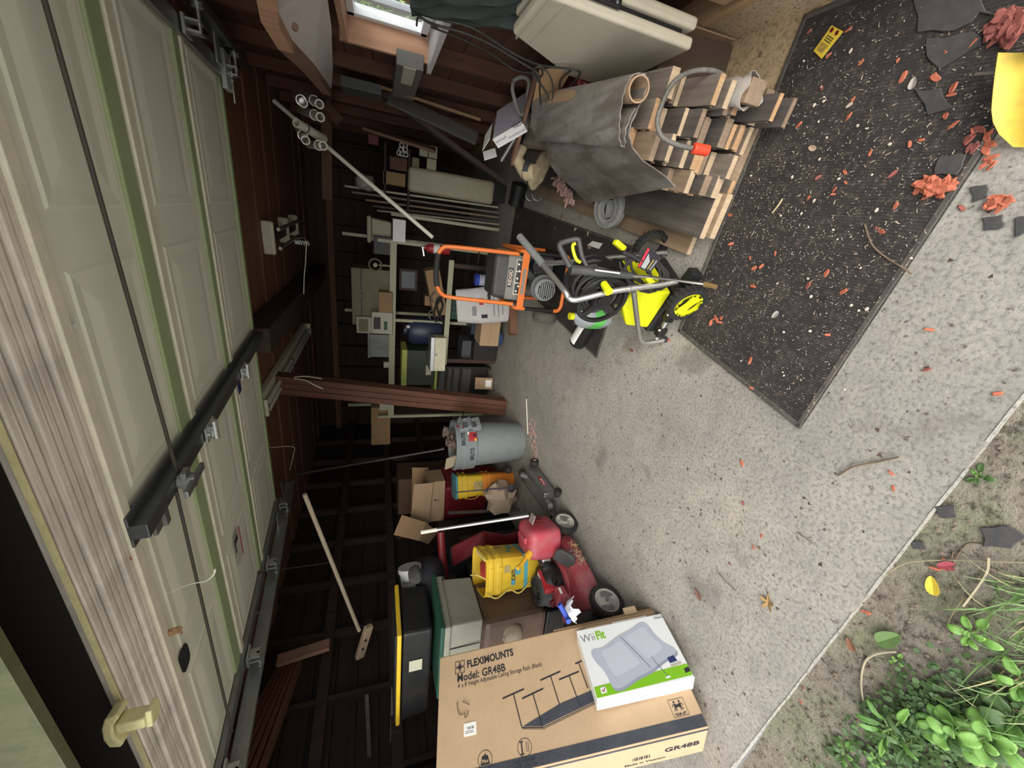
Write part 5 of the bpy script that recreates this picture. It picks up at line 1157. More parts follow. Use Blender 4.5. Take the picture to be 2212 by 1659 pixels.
# ---------------------------------------------------------------- folded plastic table against the right wall
ft = thing('folding_table', 'cream folded plastic table with black handle leaning on the right wall', 'folding table', V(0.71, 1.56, 0.36))
M_TABLE = paint('cream_table_plastic', (0.62, 0.56, 0.44), 0.5, 0, 0.3, (0.40, 0.32, 0.21), 4)
poly = [(1.565, 0.365), (2.14, 0.37), (2.14, 0.62), (1.90, 0.985), (1.565, 0.985)]
for x0, x1 in ((0.705, 0.745), (0.765, 0.805)):
    mb = MB(); mb.prism(poly, x1-x0, frame(V(x0, 0, 0), V(0, 1, 0), V(0, 0, 1))); mb.build('table_leaf', M_TABLE, ft, bevel=0.012, seg=3, world=True)
MB().box((0.755, 1.80, 0.66), (0.022, 0.42, 0.5)).build('folded_legs', M_BLACK, ft, world=True)
hn = MB().box((0.757, 1.552, 0.80), (0.05, 0.016, 0.19)).build('handle', M_BLACK, ft, bevel=0.006, world=True)
for k in range(9): MB().box((0.757+(0.011 if k % 2 else -0.011), 1.5425, 0.725+k*0.018), (0.008, 0.003, 0.008)).build('handle_hole', M_MGREY, hn, world=True)
for z_ in (0.93, 0.99): MB().box((0.71, 1.75, z_-0.03), (0.012, 0.36, 0.006)).build('edge_groove', M_TAN, ft, world=True)
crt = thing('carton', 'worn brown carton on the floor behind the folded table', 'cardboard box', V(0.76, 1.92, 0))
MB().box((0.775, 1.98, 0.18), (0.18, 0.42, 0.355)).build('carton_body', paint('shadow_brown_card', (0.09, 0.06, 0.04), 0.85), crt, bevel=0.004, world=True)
MB().quad((0.872, 1.74, 0.03), (0.872, 2.0, 0.03), (0.84, 2.0, 0.40), (0.84, 1.70, 0.40), 0.006).build('carton_flap', M_CARD, crt, world=True)
tag(MB().box((0, 0, 0), (0.012, 0.34, 0.30), T(0.872, 1.42, 0.40, 0, -3, 0)).build('plywood_offcut', M_TANWOOD, bevel=0.002), 'tan plywood offcut propped on the curb beside the table', 'plywood')
# dark red bin and tan hardboard behind the stack
rb_ = thing('storage_bin', 'dark red plastic bin behind the rolled vinyl sheet', 'bin', V(0.68, 2.35, 0))
MB().box((0.70, 2.33, 0.27), (0.22, 0.34, 0.52), None, (1.08, 1.05)).build('bin_body', M_DRED, rb_, bevel=0.02, world=True); MB().box((0.70, 2.33, 0.545), (0.26, 0.38, 0.03)).build('bin_lid', M_DRED, rb_, bevel=0.01, world=True)
q = [ax(1150, 222, 0.66), ax(1165, 150, 0.72), ax(1238, 142, 0.72), ax(1193, 228, 0.66)]
o = MB().quad(*q, 0.008).build('hardboard_panel', paint('tan_hardboard', (0.55, 0.34, 0.18), 0.7, 0, 0.2)); tag(o, 'tan hardboard panel leaning behind the dangling cables', 'panel')
# ---------------------------------------------------------------- dark green tarp hung on the wall
rows = []
for i in range(13):
    u = i/12; row = []
    for j in range(37):
        t_ = j/36; a = ax(880, -60, 0.80).lerp(ax(1165, -60, 0.80), u); b_ = ax(890, 30, 0.80).lerp(ax(1125, 62, 0.80), u)
        p = a.lerp(b_, t_); p.x = 0.80+0.022*math.sin(t_*40+u*4)+0.015*math.sin(t_*17-u*3); row.append(p)
    rows.append(row)
tag(MB().sheet(rows, 0.003).build('tarp', paint('dark_green_tarp', (0.022, 0.032, 0.026), 0.65, 0, 0.4, (0.045, 0.052, 0.045)), smooth=60), 'dark green pleated tarp hanging beside the window', 'tarp')
# ---------------------------------------------------------------- cables draped from the wall
M_CAB = paint('dusty_cable', (0.035, 0.033, 0.028), 0.7, 0, 0.4, (0.10, 0.09, 0.07))
def cable(label, pts, r=0.006, mat=None, name='cable'):
    o = MB().tube(spline(pts, 7), r*0.8, 7).build(name, mat or M_CAB, smooth=60); return tag(o, label, 'cable', 'cables draped by the right wall')
cable('black cable running from the window down over the hanging tarp', [ax(905, 35, 0.76), ax(935, 52, 0.76), ax(1000, 70, 0.76), ax(1060, 95, 0.75), ax(1110, 125, 0.73), ax(1160, 155, 0.70)], 0.007)
cable('thin cable sagging lowest across the brown wall boards', [ax(930, 58, 0.77), ax(1000, 85, 0.77), ax(1060, 115, 0.76), ax(1110, 150, 0.73), ax(1150, 158, 0.70)], 0.005)
cable('cable passing just above the tan hardboard panel', [ax(940, 40, 0.77), ax(1020, 60, 0.76), ax(1100, 110, 0.74), ax(1165, 140, 0.70), ax(1240, 150, 0.68), ax(1250, 165, 0.68), ax(1215, 200, 0.66), ax(1210, 175, 0.68), ax(1235, 150, 0.68)], 0.006)
cable('cable hanging straight down in front of the hardboard panel', [ax(1150, 150, 0.68), ax(1165, 165, 0.66), ax(1166, 200, 0.64), ax(1170, 240, 0.60), ax(1176, 280, 0.56), ax(1182, 320, 0.50), ax(1205, 365, 0.44), ax(1235, 400, 0.38)], 0.006)
cable('cable looping tightly around the brown stick top', [ax(1150, 155, 0.66), ax(1162, 168, 0.66), ax(1172, 160, 0.66), ax(1168, 145, 0.66), ax(1155, 148, 0.66), ax(1150, 160, 0.66), ax(1160, 172, 0.65), ax(1180, 200, 0.63), ax(1190, 225, 0.6)], 0.006)
cable('cable bowing out over the hardboard to the vinyl sheet', [ax(1165, 140, 0.70), ax(1185, 160, 0.67), ax(1195, 190, 0.64), ax(1192, 220, 0.6), ax(1180, 250, 0.58), ax(1178, 270, 0.56)], 0.006)
cable('yellow tipped cable end hooked at the window sill', [ax(900, 55, 0.78), ax(903, 38, 0.76), ax(915, 42, 0.75), ax(945, 60, 0.75)], 0.006)
# tool odds and ends between stack and back wall
st_ = MB(); a, b_ = ay(1160, 152, 2.55), ay(1106, 352, 3.0); st_.beam(a, b_, 0.045, 0.02); tag(st_.build('wooden_stick', M_BRWOOD), 'brown wooden stick leaning beside the white box', 'stick')
o = MB(); o.cyl(ay(1083, 347, 3.05), ay(1136, 258, 2.85), 0.014, n=12); tag(o.build('conduit', M_ALU, smooth=40), 'short grey metal conduit beside the brown stick', 'pipe')
sw = thing('saw_handle', 'dusty grey bow saw frame behind the brown stick', 'saw', ay(1120, 200, 2.7))
MB().tube(spline([ay(1108, 180, 2.7), ay(1108, 200, 2.7), ay(1122, 245, 2.75), ay(1134, 240, 2.75), ay(1140, 200, 2.7), ay(1142, 175, 2.68), ay(1128, 166, 2.68), ay(1112, 172, 2.7), ay(1108, 180, 2.7)], 5), 0.012, 8).build('saw_frame', paint('grey_tool', (0.20, 0.19, 0.17), 0.6, 0, 0.4), sw, smooth=60, world=True)
# white open carton with flaps and lettering
wbm = frame(ay(1064, 300, 2.9), ay(1128, 262, 2.75)-ay(1064, 300, 2.9), V(0.2, 0.9, 0.25))
wx = thing('gate_kit_box', 'open white carton with flaps beside the leaning timber', 'cardboard box', wbm)
bl = (ay(1128, 262, 2.75)-ay(1064, 300, 2.9)).length
MB().box((bl/2, 0.15, -0.035), (bl, 0.30, 0.07)).build('carton_body', paint('violet_white_card', (0.40, 0.40, 0.46), 0.5, 0, 0.3, (0.2, 0.2, 0.26)), wx, bevel=0.002)
MB().box((bl/2, -0.003, -0.035), (bl, 0.006, 0.07)).build('printed_side', M_WHITE, wx)
text('Stair', 0.055, T(bl*0.86, -0.0065, -0.012, 90, 0, 180) @ Matrix.Identity(4), M_INK, wx, align='CENTER', sx=0.9)
text('Gate Installation Kit', 0.02, T(bl*0.72, -0.0065, -0.052, 90, 0, 180) @ Matrix.Identity(4), M_INK, wx, align='CENTER', sx=0.8)
text('Summer', 0.026, T(bl*0.20, -0.0065, -0.036, 90, 0, 180) @ Matrix.Identity(4), M_INK, wx, align='CENTER')
MB().box((-0.05, 0.06, 0.02), (0.10, 0.16, 0.003), T(0, 0, 0, 0, -25, 0)).build('flap', M_WHITE, wx); MB().box((-0.045, 0.02, -0.10), (0.09, 0.11, 0.003), T(0, 0, 0, 0, 20, 15)).build('flap', M_WHITE, wx)
# string trimmer: cream gear head, dirty guard, dark shaft
tr = thing('string_trimmer', 'dirty cream string trimmer head with broad guard on the floor boards', 'trimmer', ay(1150, 360, 3.0))
M_CREAM = paint('dirty_cream', (0.50, 0.41, 0.27), 0.6, 0, 0.5, (0.25, 0.19, 0.11), 18)
MB().tube(spline([ay(1148, 262, 2.9), ay(1140, 290, 2.95), ay(1130, 318, 3.0), ay(1124, 345, 3.0)], 5), 0.03, 12).build('shaft', M_BLACK, tr, smooth=60, world=True)
MB().tube(spline([ay(1130, 318, 3.0), ay(1119, 342, 2.98), ay(1128, 362, 2.95), ay(1138, 376, 2.92)], 5), 0.042, 14, rf=lambda t: 0.8+0.35*t).build('gear_head', M_CREAM, tr, smooth=60, world=True)
MB().cyl(ay(1138, 372, 2.92), ay(1158, 372, 2.86), 0.06, 0.05, n=20).build('spool', M_CREAM, tr, smooth=40, world=True); MB().cyl(ay(1136, 368, 2.93), ay(1148, 370, 2.90), 0.065, 0.065, n=20).build('spool_collar', M_DGREY, tr, smooth=40, world=True)
gp_ = [ay(1146, 408, 2.86), ay(1140, 395, 2.88), ay(1150, 365, 2.92), ay(1168, 330, 2.95), ay(1182, 320, 2.95), ay(1189, 330, 2.90), ay(1188, 350, 2.86), ay(1172, 385, 2.82), ay(1155, 405, 2.84)]
c0 = sum(gp_, V(0, 0, 0))/len(gp_); nrm_ = (gp_[2]-gp_[0]).cross(gp_[6]-gp_[0]).normalized()*0.03
mb = MB(); k = len(gp_); mb.add(gp_+[p+nrm_ for p in gp_]+[c0, c0+nrm_], [(i, (i+1) % k, 2*k) for i in range(k)]+[((i+1) % k+k, i+k, 2*k+1) for i in range(k)]+[(i, (i+1) % k, (i+1) % k+k, i+k) for i in range(k)]); mb.build('guard', paint('guard_dirt', (0.30, 0.25, 0.16), 0.9, 0, 0.6, (0.12, 0.10, 0.06), 20), tr, world=True, bevel=0.006)
bq = az(1118, 425, 0.09); o = MB(); o.cyl(bq+V(-0.08, 0.04, 0), bq+V(0.12, -0.03, 0.0), 0.085, n=24); tag(o.build('black_pail', M_BLACK, smooth=40), 'black plastic pail on its side at the foot of the timber', 'pail')
sq_ = az(1148, 422, 0.06); mb = MB(); mb.tube([sq_+V(0.05*math.cos(t*0.5), -0.01*t*0.5+0.05, 0.05*math.sin(t*0.5)) for t in range(60)], 0.004, 6); tag(mb.build('metal_spring', M_GALV, smooth=60), 'loose coil of flexible metal by the black pail', 'spring')
# shredded pink-brown insulation on the planks
rnd = random.Random(77); mb = MB()
for k in range(60):
    t_ = rnd.random(); p = az(1205+30*t_+rnd.uniform(-10, 10), 390+45*t_+rnd.uniform(-8, 8), 0.135)
    mb.blob(p+V(0, 0, rnd.uniform(0, .02)), (rnd.uniform(.01, .03), rnd.uniform(.01, .03), rnd.uniform(.005, .014)), 6, 4, 0.4, k)
o = mb.build('insulation_shreds', paint('pink_shreds', (0.36, 0.22, 0.19), 0.95, 0, 0.6, (0.5, 0.36, 0.32), 30)); o['kind'] = 'stuff'; tag(o, 'shredded pink brown insulation on the dark plank', 'insulation')
# leaning timber brace and two more long boards
def leaning(label, p0, p1, wd, th, mat, name='timber', up=(0, 0, 1)):
    p0, p1 = Vector(p0), Vector(p1); d = p1-p0; ob = MB().box((d.length/2, 0, 0), (d.length, wd, th)).build(name, mat)
    u = Vector(up); M = frame(p0, d, u.cross(d) if abs(d.normalized().dot(u)) < 0.98 else V(0, 1, 0)); ob.matrix_world = M @ Matrix.Translation(ob.location); return tag(ob, label, 'timber', 'long leaning timber')
leaning('thick dark timber leaning diagonally against the right wall', ay(828, 205, 4.05), ay(1092, 398, 4.0), 0.04, 0.10, M_DARKW, up=(0, 1, 0))
leaning('thin yellowish batten propped behind the leaning dark timber', ay(825, 187, 3.75), ay(1040, 258, 3.45), 0.02, 0.05, wood('old_batten', (0.15, 0.085, 0.04), (0.24, 0.14, 0.07), axis=0))
leaning('wide grey board propped under the yellowish batten', ay(840, 210, 4.0), ay(1030, 300, 3.9), 0.03, 0.11, wood('dim_grey_board', (0.07, 0.065, 0.055), (0.13, 0.12, 0.10), axis=0))
leaning('short brown board lying beside the shelf of tubes', ay(785, 275, 5.2), ay(940, 325, 5.0), 0.03, 0.08, M_BRWOOD)
# ================================================================ back of the garage: shelving and what stands on it
def bx(name, label, cat, px, Y, depth, mat, bevel=0.006, group=None, rz=0, part=None):
    """upright box whose front stands at depth Y: px = (top, right, bottom, left) as seen"""
    x0, y0, x1, y1 = px; xm, ym = (x0+x1)/2, (y0+y1)/2
    top = ay(x0, ym, Y).z; bot = ay(x1, ym, Y).z; r = ay(xm, y0, Y).x; l = ay(xm, y1, Y).x
    t = thing(name, label, cat, T((l+r)/2, Y+depth/2, bot, 0, 0, rz), group)
    MB().box((0, 0, (top-bot)/2), (r-l, depth, top-bot)).build(part or 'body', mat, t, bevel=bevel)
    t['w_'] = r-l; t['h_'] = top-bot; del t['w_'], t['h_']
    return t, r-l, depth, top-bot
M_DIMW = paint('dim_white_card', (0.42, 0.42, 0.33), 0.6, 0, 0.25, (0.36, 0.34, 0.24))
M_OLIVE = paint('olive_case', (0.16, 0.16, 0.08), 0.6, 0, 0.3)
M_SHELF = paint('shelf_beige', (0.38, 0.38, 0.26), 0.5, 0, 0.35, (0.28, 0.27, 0.17))
M_DBLUE = paint('dark_blue_plastic', (0.025, 0.035, 0.07), 0.45, 0, 0.3)
M_LITTOP = paint('lit_top_green', (0.36, 0.42, 0.10), 0.6, 0, 0.4, (0.05, 0.06, 0.03), 4)  # greenish light on dark tops, put into the colour
M_CLEAR = paint('cloudy_bin', (0.16, 0.18, 0.15), 0.3, 0, 0.4, (0.28, 0.30, 0.25))
# shelf unit
YS = 4.9
su = thing('shelf_unit', 'beige steel shelf unit along the back of the garage', 'shelf', V(-1.5, YS+0.2, 0))
MB().box((-1.52, YS+0.2, 1.315), (2.34, 0.42, 0.018)).build('shelf_board', M_SHELF, su, world=True)
MB().box((-1.52, YS-0.012, 1.325), (2.34, 0.02, 0.075)).build('shelf_front', M_SHELF, su, world=True, bevel=0.003)
for x_ in (-0.37, -1.30, -2.68):
    MB().box((x_, YS+0.01, 0.75), (0.035, 0.035, 1.5)).build('upright', M_SHELF, su, world=True); MB().box((x_, YS+0.39, 0.95), (0.035, 0.035, 1.9)).build('upright', M_SHELF, su, world=True)
MB().box((-1.52, YS+0.2, 0.30), (2.34, 0.42, 0.018)).build('shelf_board', M_BACKW, su, world=True)
# work bench with pale front edge
wbn = thing('work_bench', 'low work bench with a pale front edge under the shelf', 'bench', V(-1.12, 4.7, 0))
MB().box((-1.12, 4.82, 0.685), (1.30, 0.45, 0.025)).build('bench_top', M_BACKW, wbn, world=True); MB().box((-1.12, 4.59, 0.69), (1.30, 0.02, 0.06)).build('front_edge', M_SHELF, wbn, world=True, bevel=0.002)
for x_ in (-0.53, -1.72): MB().box((x_, 4.62, 0.335), (0.05, 0.05, 0.67)).build('leg', M_DARKW, wbn, world=True)
# on the upper shelf
zs = 1.326
def onshelf(name, label, cat, yr, yl, hgt, depth, mat, dy=0.0, part='body', bevel=0.006, z=zs, Y=YS):
    r = ay(840, yr, Y+dy).x; l = ay(840, yl, Y+dy).x
    t = thing(name, label, cat, V((l+r)/2, Y+dy+depth/2, z)); MB().box((0, 0, hgt/2), (r-l, depth, hgt)).build(part, mat, t, bevel=bevel); return t, r-l
t = thing('storage_tub', 'beige plastic tub with lid on the right end of the top shelf', 'tub', V(-0.27, YS+0.20, zs+0.02))
MB().box((0, 0, 0.11), (0.21, 0.26, 0.22), None, (1.22, 1.15)).build('tub_body', M_BEIGE, t, bevel=0.02, seg=3); MB().box((0, 0, 0.245), (0.29, 0.33, 0.05)).build('tub_lid', M_BEIGE, t, bevel=0.02, seg=3)
t = thing('paper_sack', 'bright white carton under the beige tub on the shelf', 'carton', V(-0.24, YS+0.1, zs-0.13)); MB().box((0, 0, 0.07), (0.24, 0.3, 0.14)).build('carton_body', M_WHITE, t, bevel=0.004)
t, w_ = onshelf('lamp_shade', 'dark lamp shade hanging near the tub', 'lamp', 512, 552, 0.22, 0.16, M_BLACK, 0.0)
fn_ = thing('desk_fan', 'small pale desk fan standing on the top shelf', 'fan', V(-0.66, YS+0.10, zs))
MB().cyl((0, 0, 0), (0, 0, 0.02), 0.06).build('fan_base', M_BEIGE, fn_, smooth=40); MB().cyl((0, 0, 0.02), (0, 0, 0.16), 0.012).build('fan_stem', M_BEIGE, fn_, smooth=40)
MB().lathe([(0.07, -0.02), (0.08, 0.0), (0.07, 0.02), (0.06, 0.0), (0.07, -0.02)], 24, T(0, -0.03, 0.20, 90, 0, 0)).build('fan_guard', M_BEIGE, fn_, smooth=40); MB().cyl((0, -0.04, 0.2), (0, 0.04, 0.2), 0.025).build('fan_motor', M_BEIGE, fn_, smooth=40)
t, w_ = onshelf('tool_case', 'large olive case with a ring handle on the top shelf', 'case', 585, 705, 0.47, 0.30, M_OLIVE, 0.08)
MB().tube(spline([(0.05+0.05*math.cos(k*0.785), -0.16, 0.33+0.045*math.sin(k*0.785)) for k in range(8)], 3, True), 0.007, 6, True).build('ring_handle', M_BEIGE, t, smooth=60)
MB().box((0, -0.152, 0.36), (w_*0.98, 0.006, 0.012)).build('lid_seam', M_BLACK, t)
t, w_ = onshelf('carton', 'small brown carton in front of the olive case', 'cardboard box', 632, 682, 0.16, 0.14, M_DCARD, -0.08)
t, w_ = onshelf('white_cartridge_box', 'tall off-white box with a dark front panel on the shelf', 'box', 688, 722, 0.42, 0.22, M_DIMW, 0.02)
MB().box((0, -0.112, 0.34), (w_*0.8, 0.004, 0.11)).build('dark_panel', M_OLIVE, t)
t, w_ = onshelf('magazine_tray', 'white printed carton tray at the shelf edge', 'tray', 676, 722, 0.24, 0.16, M_DIMW, -0.10, 'tray_back')
flat(MB().add([(-w_*0.3, -0.083, 0.06), (w_*0.1, -0.083, 0.06), (w_*0.1, -0.083, 0.1), (-w_*0.3, -0.083, 0.1)], [(0, 1, 2, 3)]), 'print', M_GREEN, t)
MB().box((0, -0.083, 0.18), (w_*0.55, 0.004, 0.08)).build('cutout', M_BLACK, t)
t, w_ = onshelf('clear_bin', 'cloudy clear plastic bin at the left end of the shelf', 'bin', 724, 772, 0.27, 0.3, M_CLEAR, 0.0)
MB().box((0, 0, 0.28), (w_*1.08, 0.33, 0.025)).build('bin_lid', M_CLEAR, t, bevel=0.006)
t, w_ = onshelf('spray_can', 'small pale aerosol can on the shelf beside the post', 'can', 783, 795, 0.10, 0.05, M_DIMW, -0.02)
t, w_ = onshelf('coil_box', 'dim brown carton left of the post on the shelf', 'cardboard box', 880, 960, 0.26, 0.25, M_DCARD, 0.1)
t, w_ = onshelf('paint_tin', 'pale paint tin beyond the red wooden post', 'tin', 862, 886, 0.15, 0.14, M_DIMW, 0.05)
# between shelf and bench
fe = thing('fire_extinguisher', 'red fire extinguisher with white label behind the generator handle', 'fire extinguisher', V(-0.38, 4.72, 0.70))
MB().lathe([(0, 0), (0.045, 0), (0.05, 0.01), (0.05, 0.22), (0.04, 0.26), (0.018, 0.28), (0.018, 0.29), (0, 0.29)], 24).build('cylinder', M_RED, fe, smooth=45)
mb = MB(); mb.lathe([(0.0512, 0.12), (0.0512, 0.19)], 24, cap=False); flat(mb, 'paper_label', M_WHITE, fe)
mb = MB(); mb.box((0.02, 0, 0.305), (0.10, 0.02, 0.016), T(0, 0, 0, 0, -12, 0)); mb.cyl((0, 0, 0.28), (0, 0, 0.31), 0.015); mb.build('valve_handle', M_CHROME, fe, smooth=40); MB().tube(spline([(-0.02, 0, 0.30), (-0.06, 0, 0.26), (-0.06, 0, 0.16)]), 0.007, 6).build('hose', M_BLACK, fe, smooth=60)
tc_ = thing('carton', 'tilted brown carton lying on the work bench', 'cardboard box', T(-0.86, 4.78, 0.74, 0, -14, 0)); MB().box((0, 0, 0.09), (0.56, 0.22, 0.17)).build('carton_body', M_DCARD, tc_, bevel=0.004)
jc = thing('jumper_cables', 'black jumper cables with metal clamps on the bench edge', 'cables', V(-1.02, 4.64, 0.72))
MB().tube(spline([(-0.2, 0, 0.02), (-0.1, -0.03, 0.06), (0.0, 0, 0.03), (0.1, -0.02, 0.08), (0.02, 0, 0.11), (-0.12, 0, 0.07), (-0.2, 0.0, 0.10), (-0.05, -0.02, 0.13), (0.12, 0, 0.04), (0.2, 0, 0.02)]), 0.013, 8).build('cable_loops', M_RUB, jc, smooth=60)
for q in ((0.09, 0.15), (-0.12, 0.17)): MB().tube(spline([(q[0]-0.05, -0.02, q[1]), (q[0], -0.03, q[1]+0.03), (q[0]+0.05, -0.02, q[1]+0.01), (q[0]+0.06, -0.02, q[1]-0.02)]), 0.009, 6).build('clamp', M_GALV, jc, smooth=60)
pf = thing('picture_frame', 'small dark framed screen leaning under the shelf', 'frame', V(-0.80, 4.98, 1.03)); MB().box((0, 0, 0.11), (0.26, 0.02, 0.22)).build('frame', M_DARKW, pf, bevel=0.004); MB().box((0, -0.012, 0.11), (0.20, 0.006, 0.16)).build('glass', paint('dark_glass', (0.03, 0.035, 0.04), 0.2), pf)
t = thing('carton', 'small brown carton under the picture frame', 'cardboard box', V(-1.02, 4.92, 0.86)); MB().box((0, 0, 0.04), (0.12, 0.12, 0.08)).build('carton_body', M_DCARD, t)
br = thing('plastic_drum', 'dark blue plastic drum behind the white tool box', 'drum', V(-1.45, 5.0, 0.70)); MB().lathe([(0, 0), (0.16, 0), (0.18, 0.03), (0.18, 0.36), (0.15, 0.42), (0.06, 0.44), (0.06, 0.48), (0, 0.48)], 28).build('drum_body', M_DBLUE, br, smooth=45); MB().cyl((0.08, -0.12, 0.42), (0.08, -0.13, 0.45), 0.022).build('cap', M_WHITE, br, smooth=40)
tb_ = thing('tool_box', 'off-white metal tool box with lid handle on the bench end', 'tool box', T(-1.60, 4.55, 0.70, 0, 0, 6)); MB().box((0, 0.02, 0.07), (0.42, 0.22, 0.14)).build('box_body', paint('cream_steel', (0.62, 0.58, 0.42), 0.45, 0, 0.25), tb_, bevel=0.006)
MB().box((0, 0.02, 0.165), (0.43, 0.23, 0.05)).build('lid', M_GALV, tb_, bevel=0.006); MB().tube(spline([(-0.07, 0.02, 0.19), (-0.06, 0.02, 0.215), (0.06, 0.02, 0.215), (0.07, 0.02, 0.19)]), 0.006, 6).build('handle', M_CHROME, tb_, smooth=60); MB().box((0, -0.092, 0.12), (0.03, 0.006, 0.03)).build('latch', M_STEEL, tb_)
lb2, w_, d_, h_ = bx('cooler_box', 'dark box with yellow-green lit top beside the red post', 'box', (868, 758, 950, 832), 4.75, 0.35, paint('dark_green_box', (0.030, 0.04, 0.02), 0.5, 0, 0.3)); MB().box((0, 0, h_-0.03), (w_*1.03, d_*1.03, 0.07)).build('lid', M_LITTOP, lb2, bevel=0.01); MB().box((-w_*0.05, -d_/2-0.003, h_*0.30), (w_*0.28, 0.004, 0.07)).build('faded_label', M_DIMW, lb2)  # lid colour carries the greenish light on the box top
# tool chest with chrome bars
ch = thing('tool_chest', 'black rolling tool chest with chrome drawer trims by the red post', 'tool chest', V(-2.06, 4.72, 0)); MB().box((0, 0.18, 0.41), (0.42, 0.36, 0.68)).build('chest_body', M_BLACK, ch, bevel=0.008); MB().box((0, 0.18, 0.765), (0.44, 0.38, 0.03)).build('chest_top', M_LITTOP, ch, bevel=0.006)
for z_, hh_ in ((0.69, 0.09), (0.59, 0.07), (0.50, 0.10), (0.36, 0.14)):
    dr = MB().box((0, -0.006, z_), (0.39, 0.02, hh_-0.01)).build('drawer', M_DGREY, ch, bevel=0.003); MB().box((0, -0.020, z_+hh_/2-0.012), (0.37, 0.012, 0.014)).build('chrome_trim', M_CHROME, dr)
for sx in (-1, 1):
    for sy in (0.04, 0.32): MB().cyl((sx*0.18-0.015, sy, 0.035), (sx*0.18+0.015, sy, 0.035), 0.035).build('caster', M_RUB, ch, smooth=40)
pb2 = thing('carton', 'brown and white carton leaning on the chest foot', 'cardboard box', T(-2.02, 4.55, 0.02, -8, 0, 10)); MB().box((0, 0, 0.12), (0.16, 0.03, 0.24)).build('carton_body', M_CARD, pb2); MB().box((0.0, -0.016, 0.06), (0.10, 0.003, 0.08)).build('label', M_WHITE, pb2)
# below the bench
gcr, w_, d_, h_ = bx('plastic_crate', 'dark green plastic crate under the work bench', 'crate', (965, 640, 1005, 690), 4.72, 0.3, M_GREEN)
for k in range(4): MB().box((-w_*0.36+k*w_*0.24, -d_/2-0.002, h_/2), (0.012, 0.006, h_*0.8)).build('crate_rib', M_BLACK, gcr)
sk_ = thing('paper_bag', 'white printed paper sack standing behind the generator', 'bag', T(-0.84, 4.15, 0.06, 0, -6, 12))
rows = []
for i in range(8):
    zq = i/7*0.62; f = 1-0.15*(i/7)**3; row = []
    for j in range(25):
        a = 2*math.pi*j/24; e = (abs(math.cos(a))**4+abs(math.sin(a))**4)**-0.25; row.append((0.20*f*e*math.cos(a)*(1+0.03*math.sin(3*a+i)), 0.085*(1-0.75*(i/7)**2)*e*math.sin(a)*(1+0.05*math.sin(5*a+i*1.3)), zq))
    rows.append(row)
MB().sheet(rows, 0.003).build('sack', paint('sack_white', (0.52, 0.51, 0.50), 0.7, 0, 0.35, (0.30, 0.29, 0.28), 12), sk_, smooth=60)
for (u, z_, a, b_, m_) in ((0.04, 0.36, 0.07, 0.05, M_RED), (-0.06, 0.44, 0.10, 0.05, M_MGREY), (-0.02, 0.22, 0.20, 0.012, M_MGREY), (-0.02, 0.17, 0.22, 0.012, M_MGREY), (-0.02, 0.12, 0.18, 0.012, M_MGREY), (-0.12, 0.33, 0.04, 0.07, M_INK), (0.08, 0.27, 0.10, 0.035, M_INK)):
    yv = -0.082*(1-0.75*(z_/0.62)**2)-0.012; flat(MB().add([(u-a/2, yv, z_-b_/2), (u+a/2, yv, z_-b_/2), (u+a/2, yv+0.002, z_+b_/2), (u-a/2, yv+0.002, z_+b_/2)], [(0, 1, 2, 3)]), 'sack_print', m_, sk_)
bc = thing('canister', 'blue and white canister behind the generator tank', 'canister', T(-0.60, 4.15, 0.22, 0, 0, 0)); MB().cyl((0, 0, 0), (0, 0, 0.24), 0.06, n=20).build('canister_body', paint('pale_blue_print', (0.42, 0.44, 0.58), 0.5, 0, 0.4, (0.25, 0.25, 0.4), 30), bc, smooth=40); MB().cyl((0, 0, 0.24), (0, 0, 0.28), 0.062, n=20).build('canister_lid', paint('blue_lid', (0.03, 0.06, 0.42), 0.4), bc, smooth=40)
o = MB().box((-0.55, 4.2, 0.11), (0.5, 0.34, 0.22)).build('carton', M_BLACK); tag(o, 'low black carton under the blue canister', 'cardboard box')
cbx, w_, d_, h_ = bx('carton', 'plain brown carton on the floor behind the rusty plank', 'cardboard box', (1040, 668, 1081, 748), 4.15, 0.3, M_CARD); MB().box((0, -d_/2-0.001, h_*0.5), (w_*0.95, 0.002, 0.006)).build('tape_line', M_DCARD, cbx)
jn = bag('denim_cloth', 'crumpled blue denim cloth on the floor by the brown carton', 'cloth', az(1098, 738, 0.0)+V(0, 0.12, 0.03), (0.10, 0.10, 0.075), paint('denim', (0.04, 0.075, 0.18), 0.9, 0, 0.5), 0.22, 8)
leaning('rusty brown plank lying on the floor behind the generator', az(1105, 645, 0.05), az(1108, 722, 0.05), 0.09, 0.09, paint('rust_brown', (0.20, 0.10, 0.065), 0.85, 0, 0.5, (0.10, 0.05, 0.03)), 'plank')
o = MB().box((-1.52, 4.72, 0.16), (0.35, 0.3, 0.32)).build('storage_box', M_BLACK, bevel=0.01); tag(o, 'black storage box on the floor left of the carton', 'box')
o = MB().box((-1.15, 4.75, 0.19), (0.4, 0.35, 0.38)).build('storage_box', M_DBLUE, bevel=0.01); tag(o, 'dark blue storage box under the bench', 'box')
o = MB().box((-1.62, 4.9, 0.22), (0.26, 0.3, 0.44)).build('storage_box', paint('dim_grey_box', (0.06, 0.065, 0.07), 0.6), bevel=0.01); tag(o, 'dim grey storage box under the bench end', 'box')
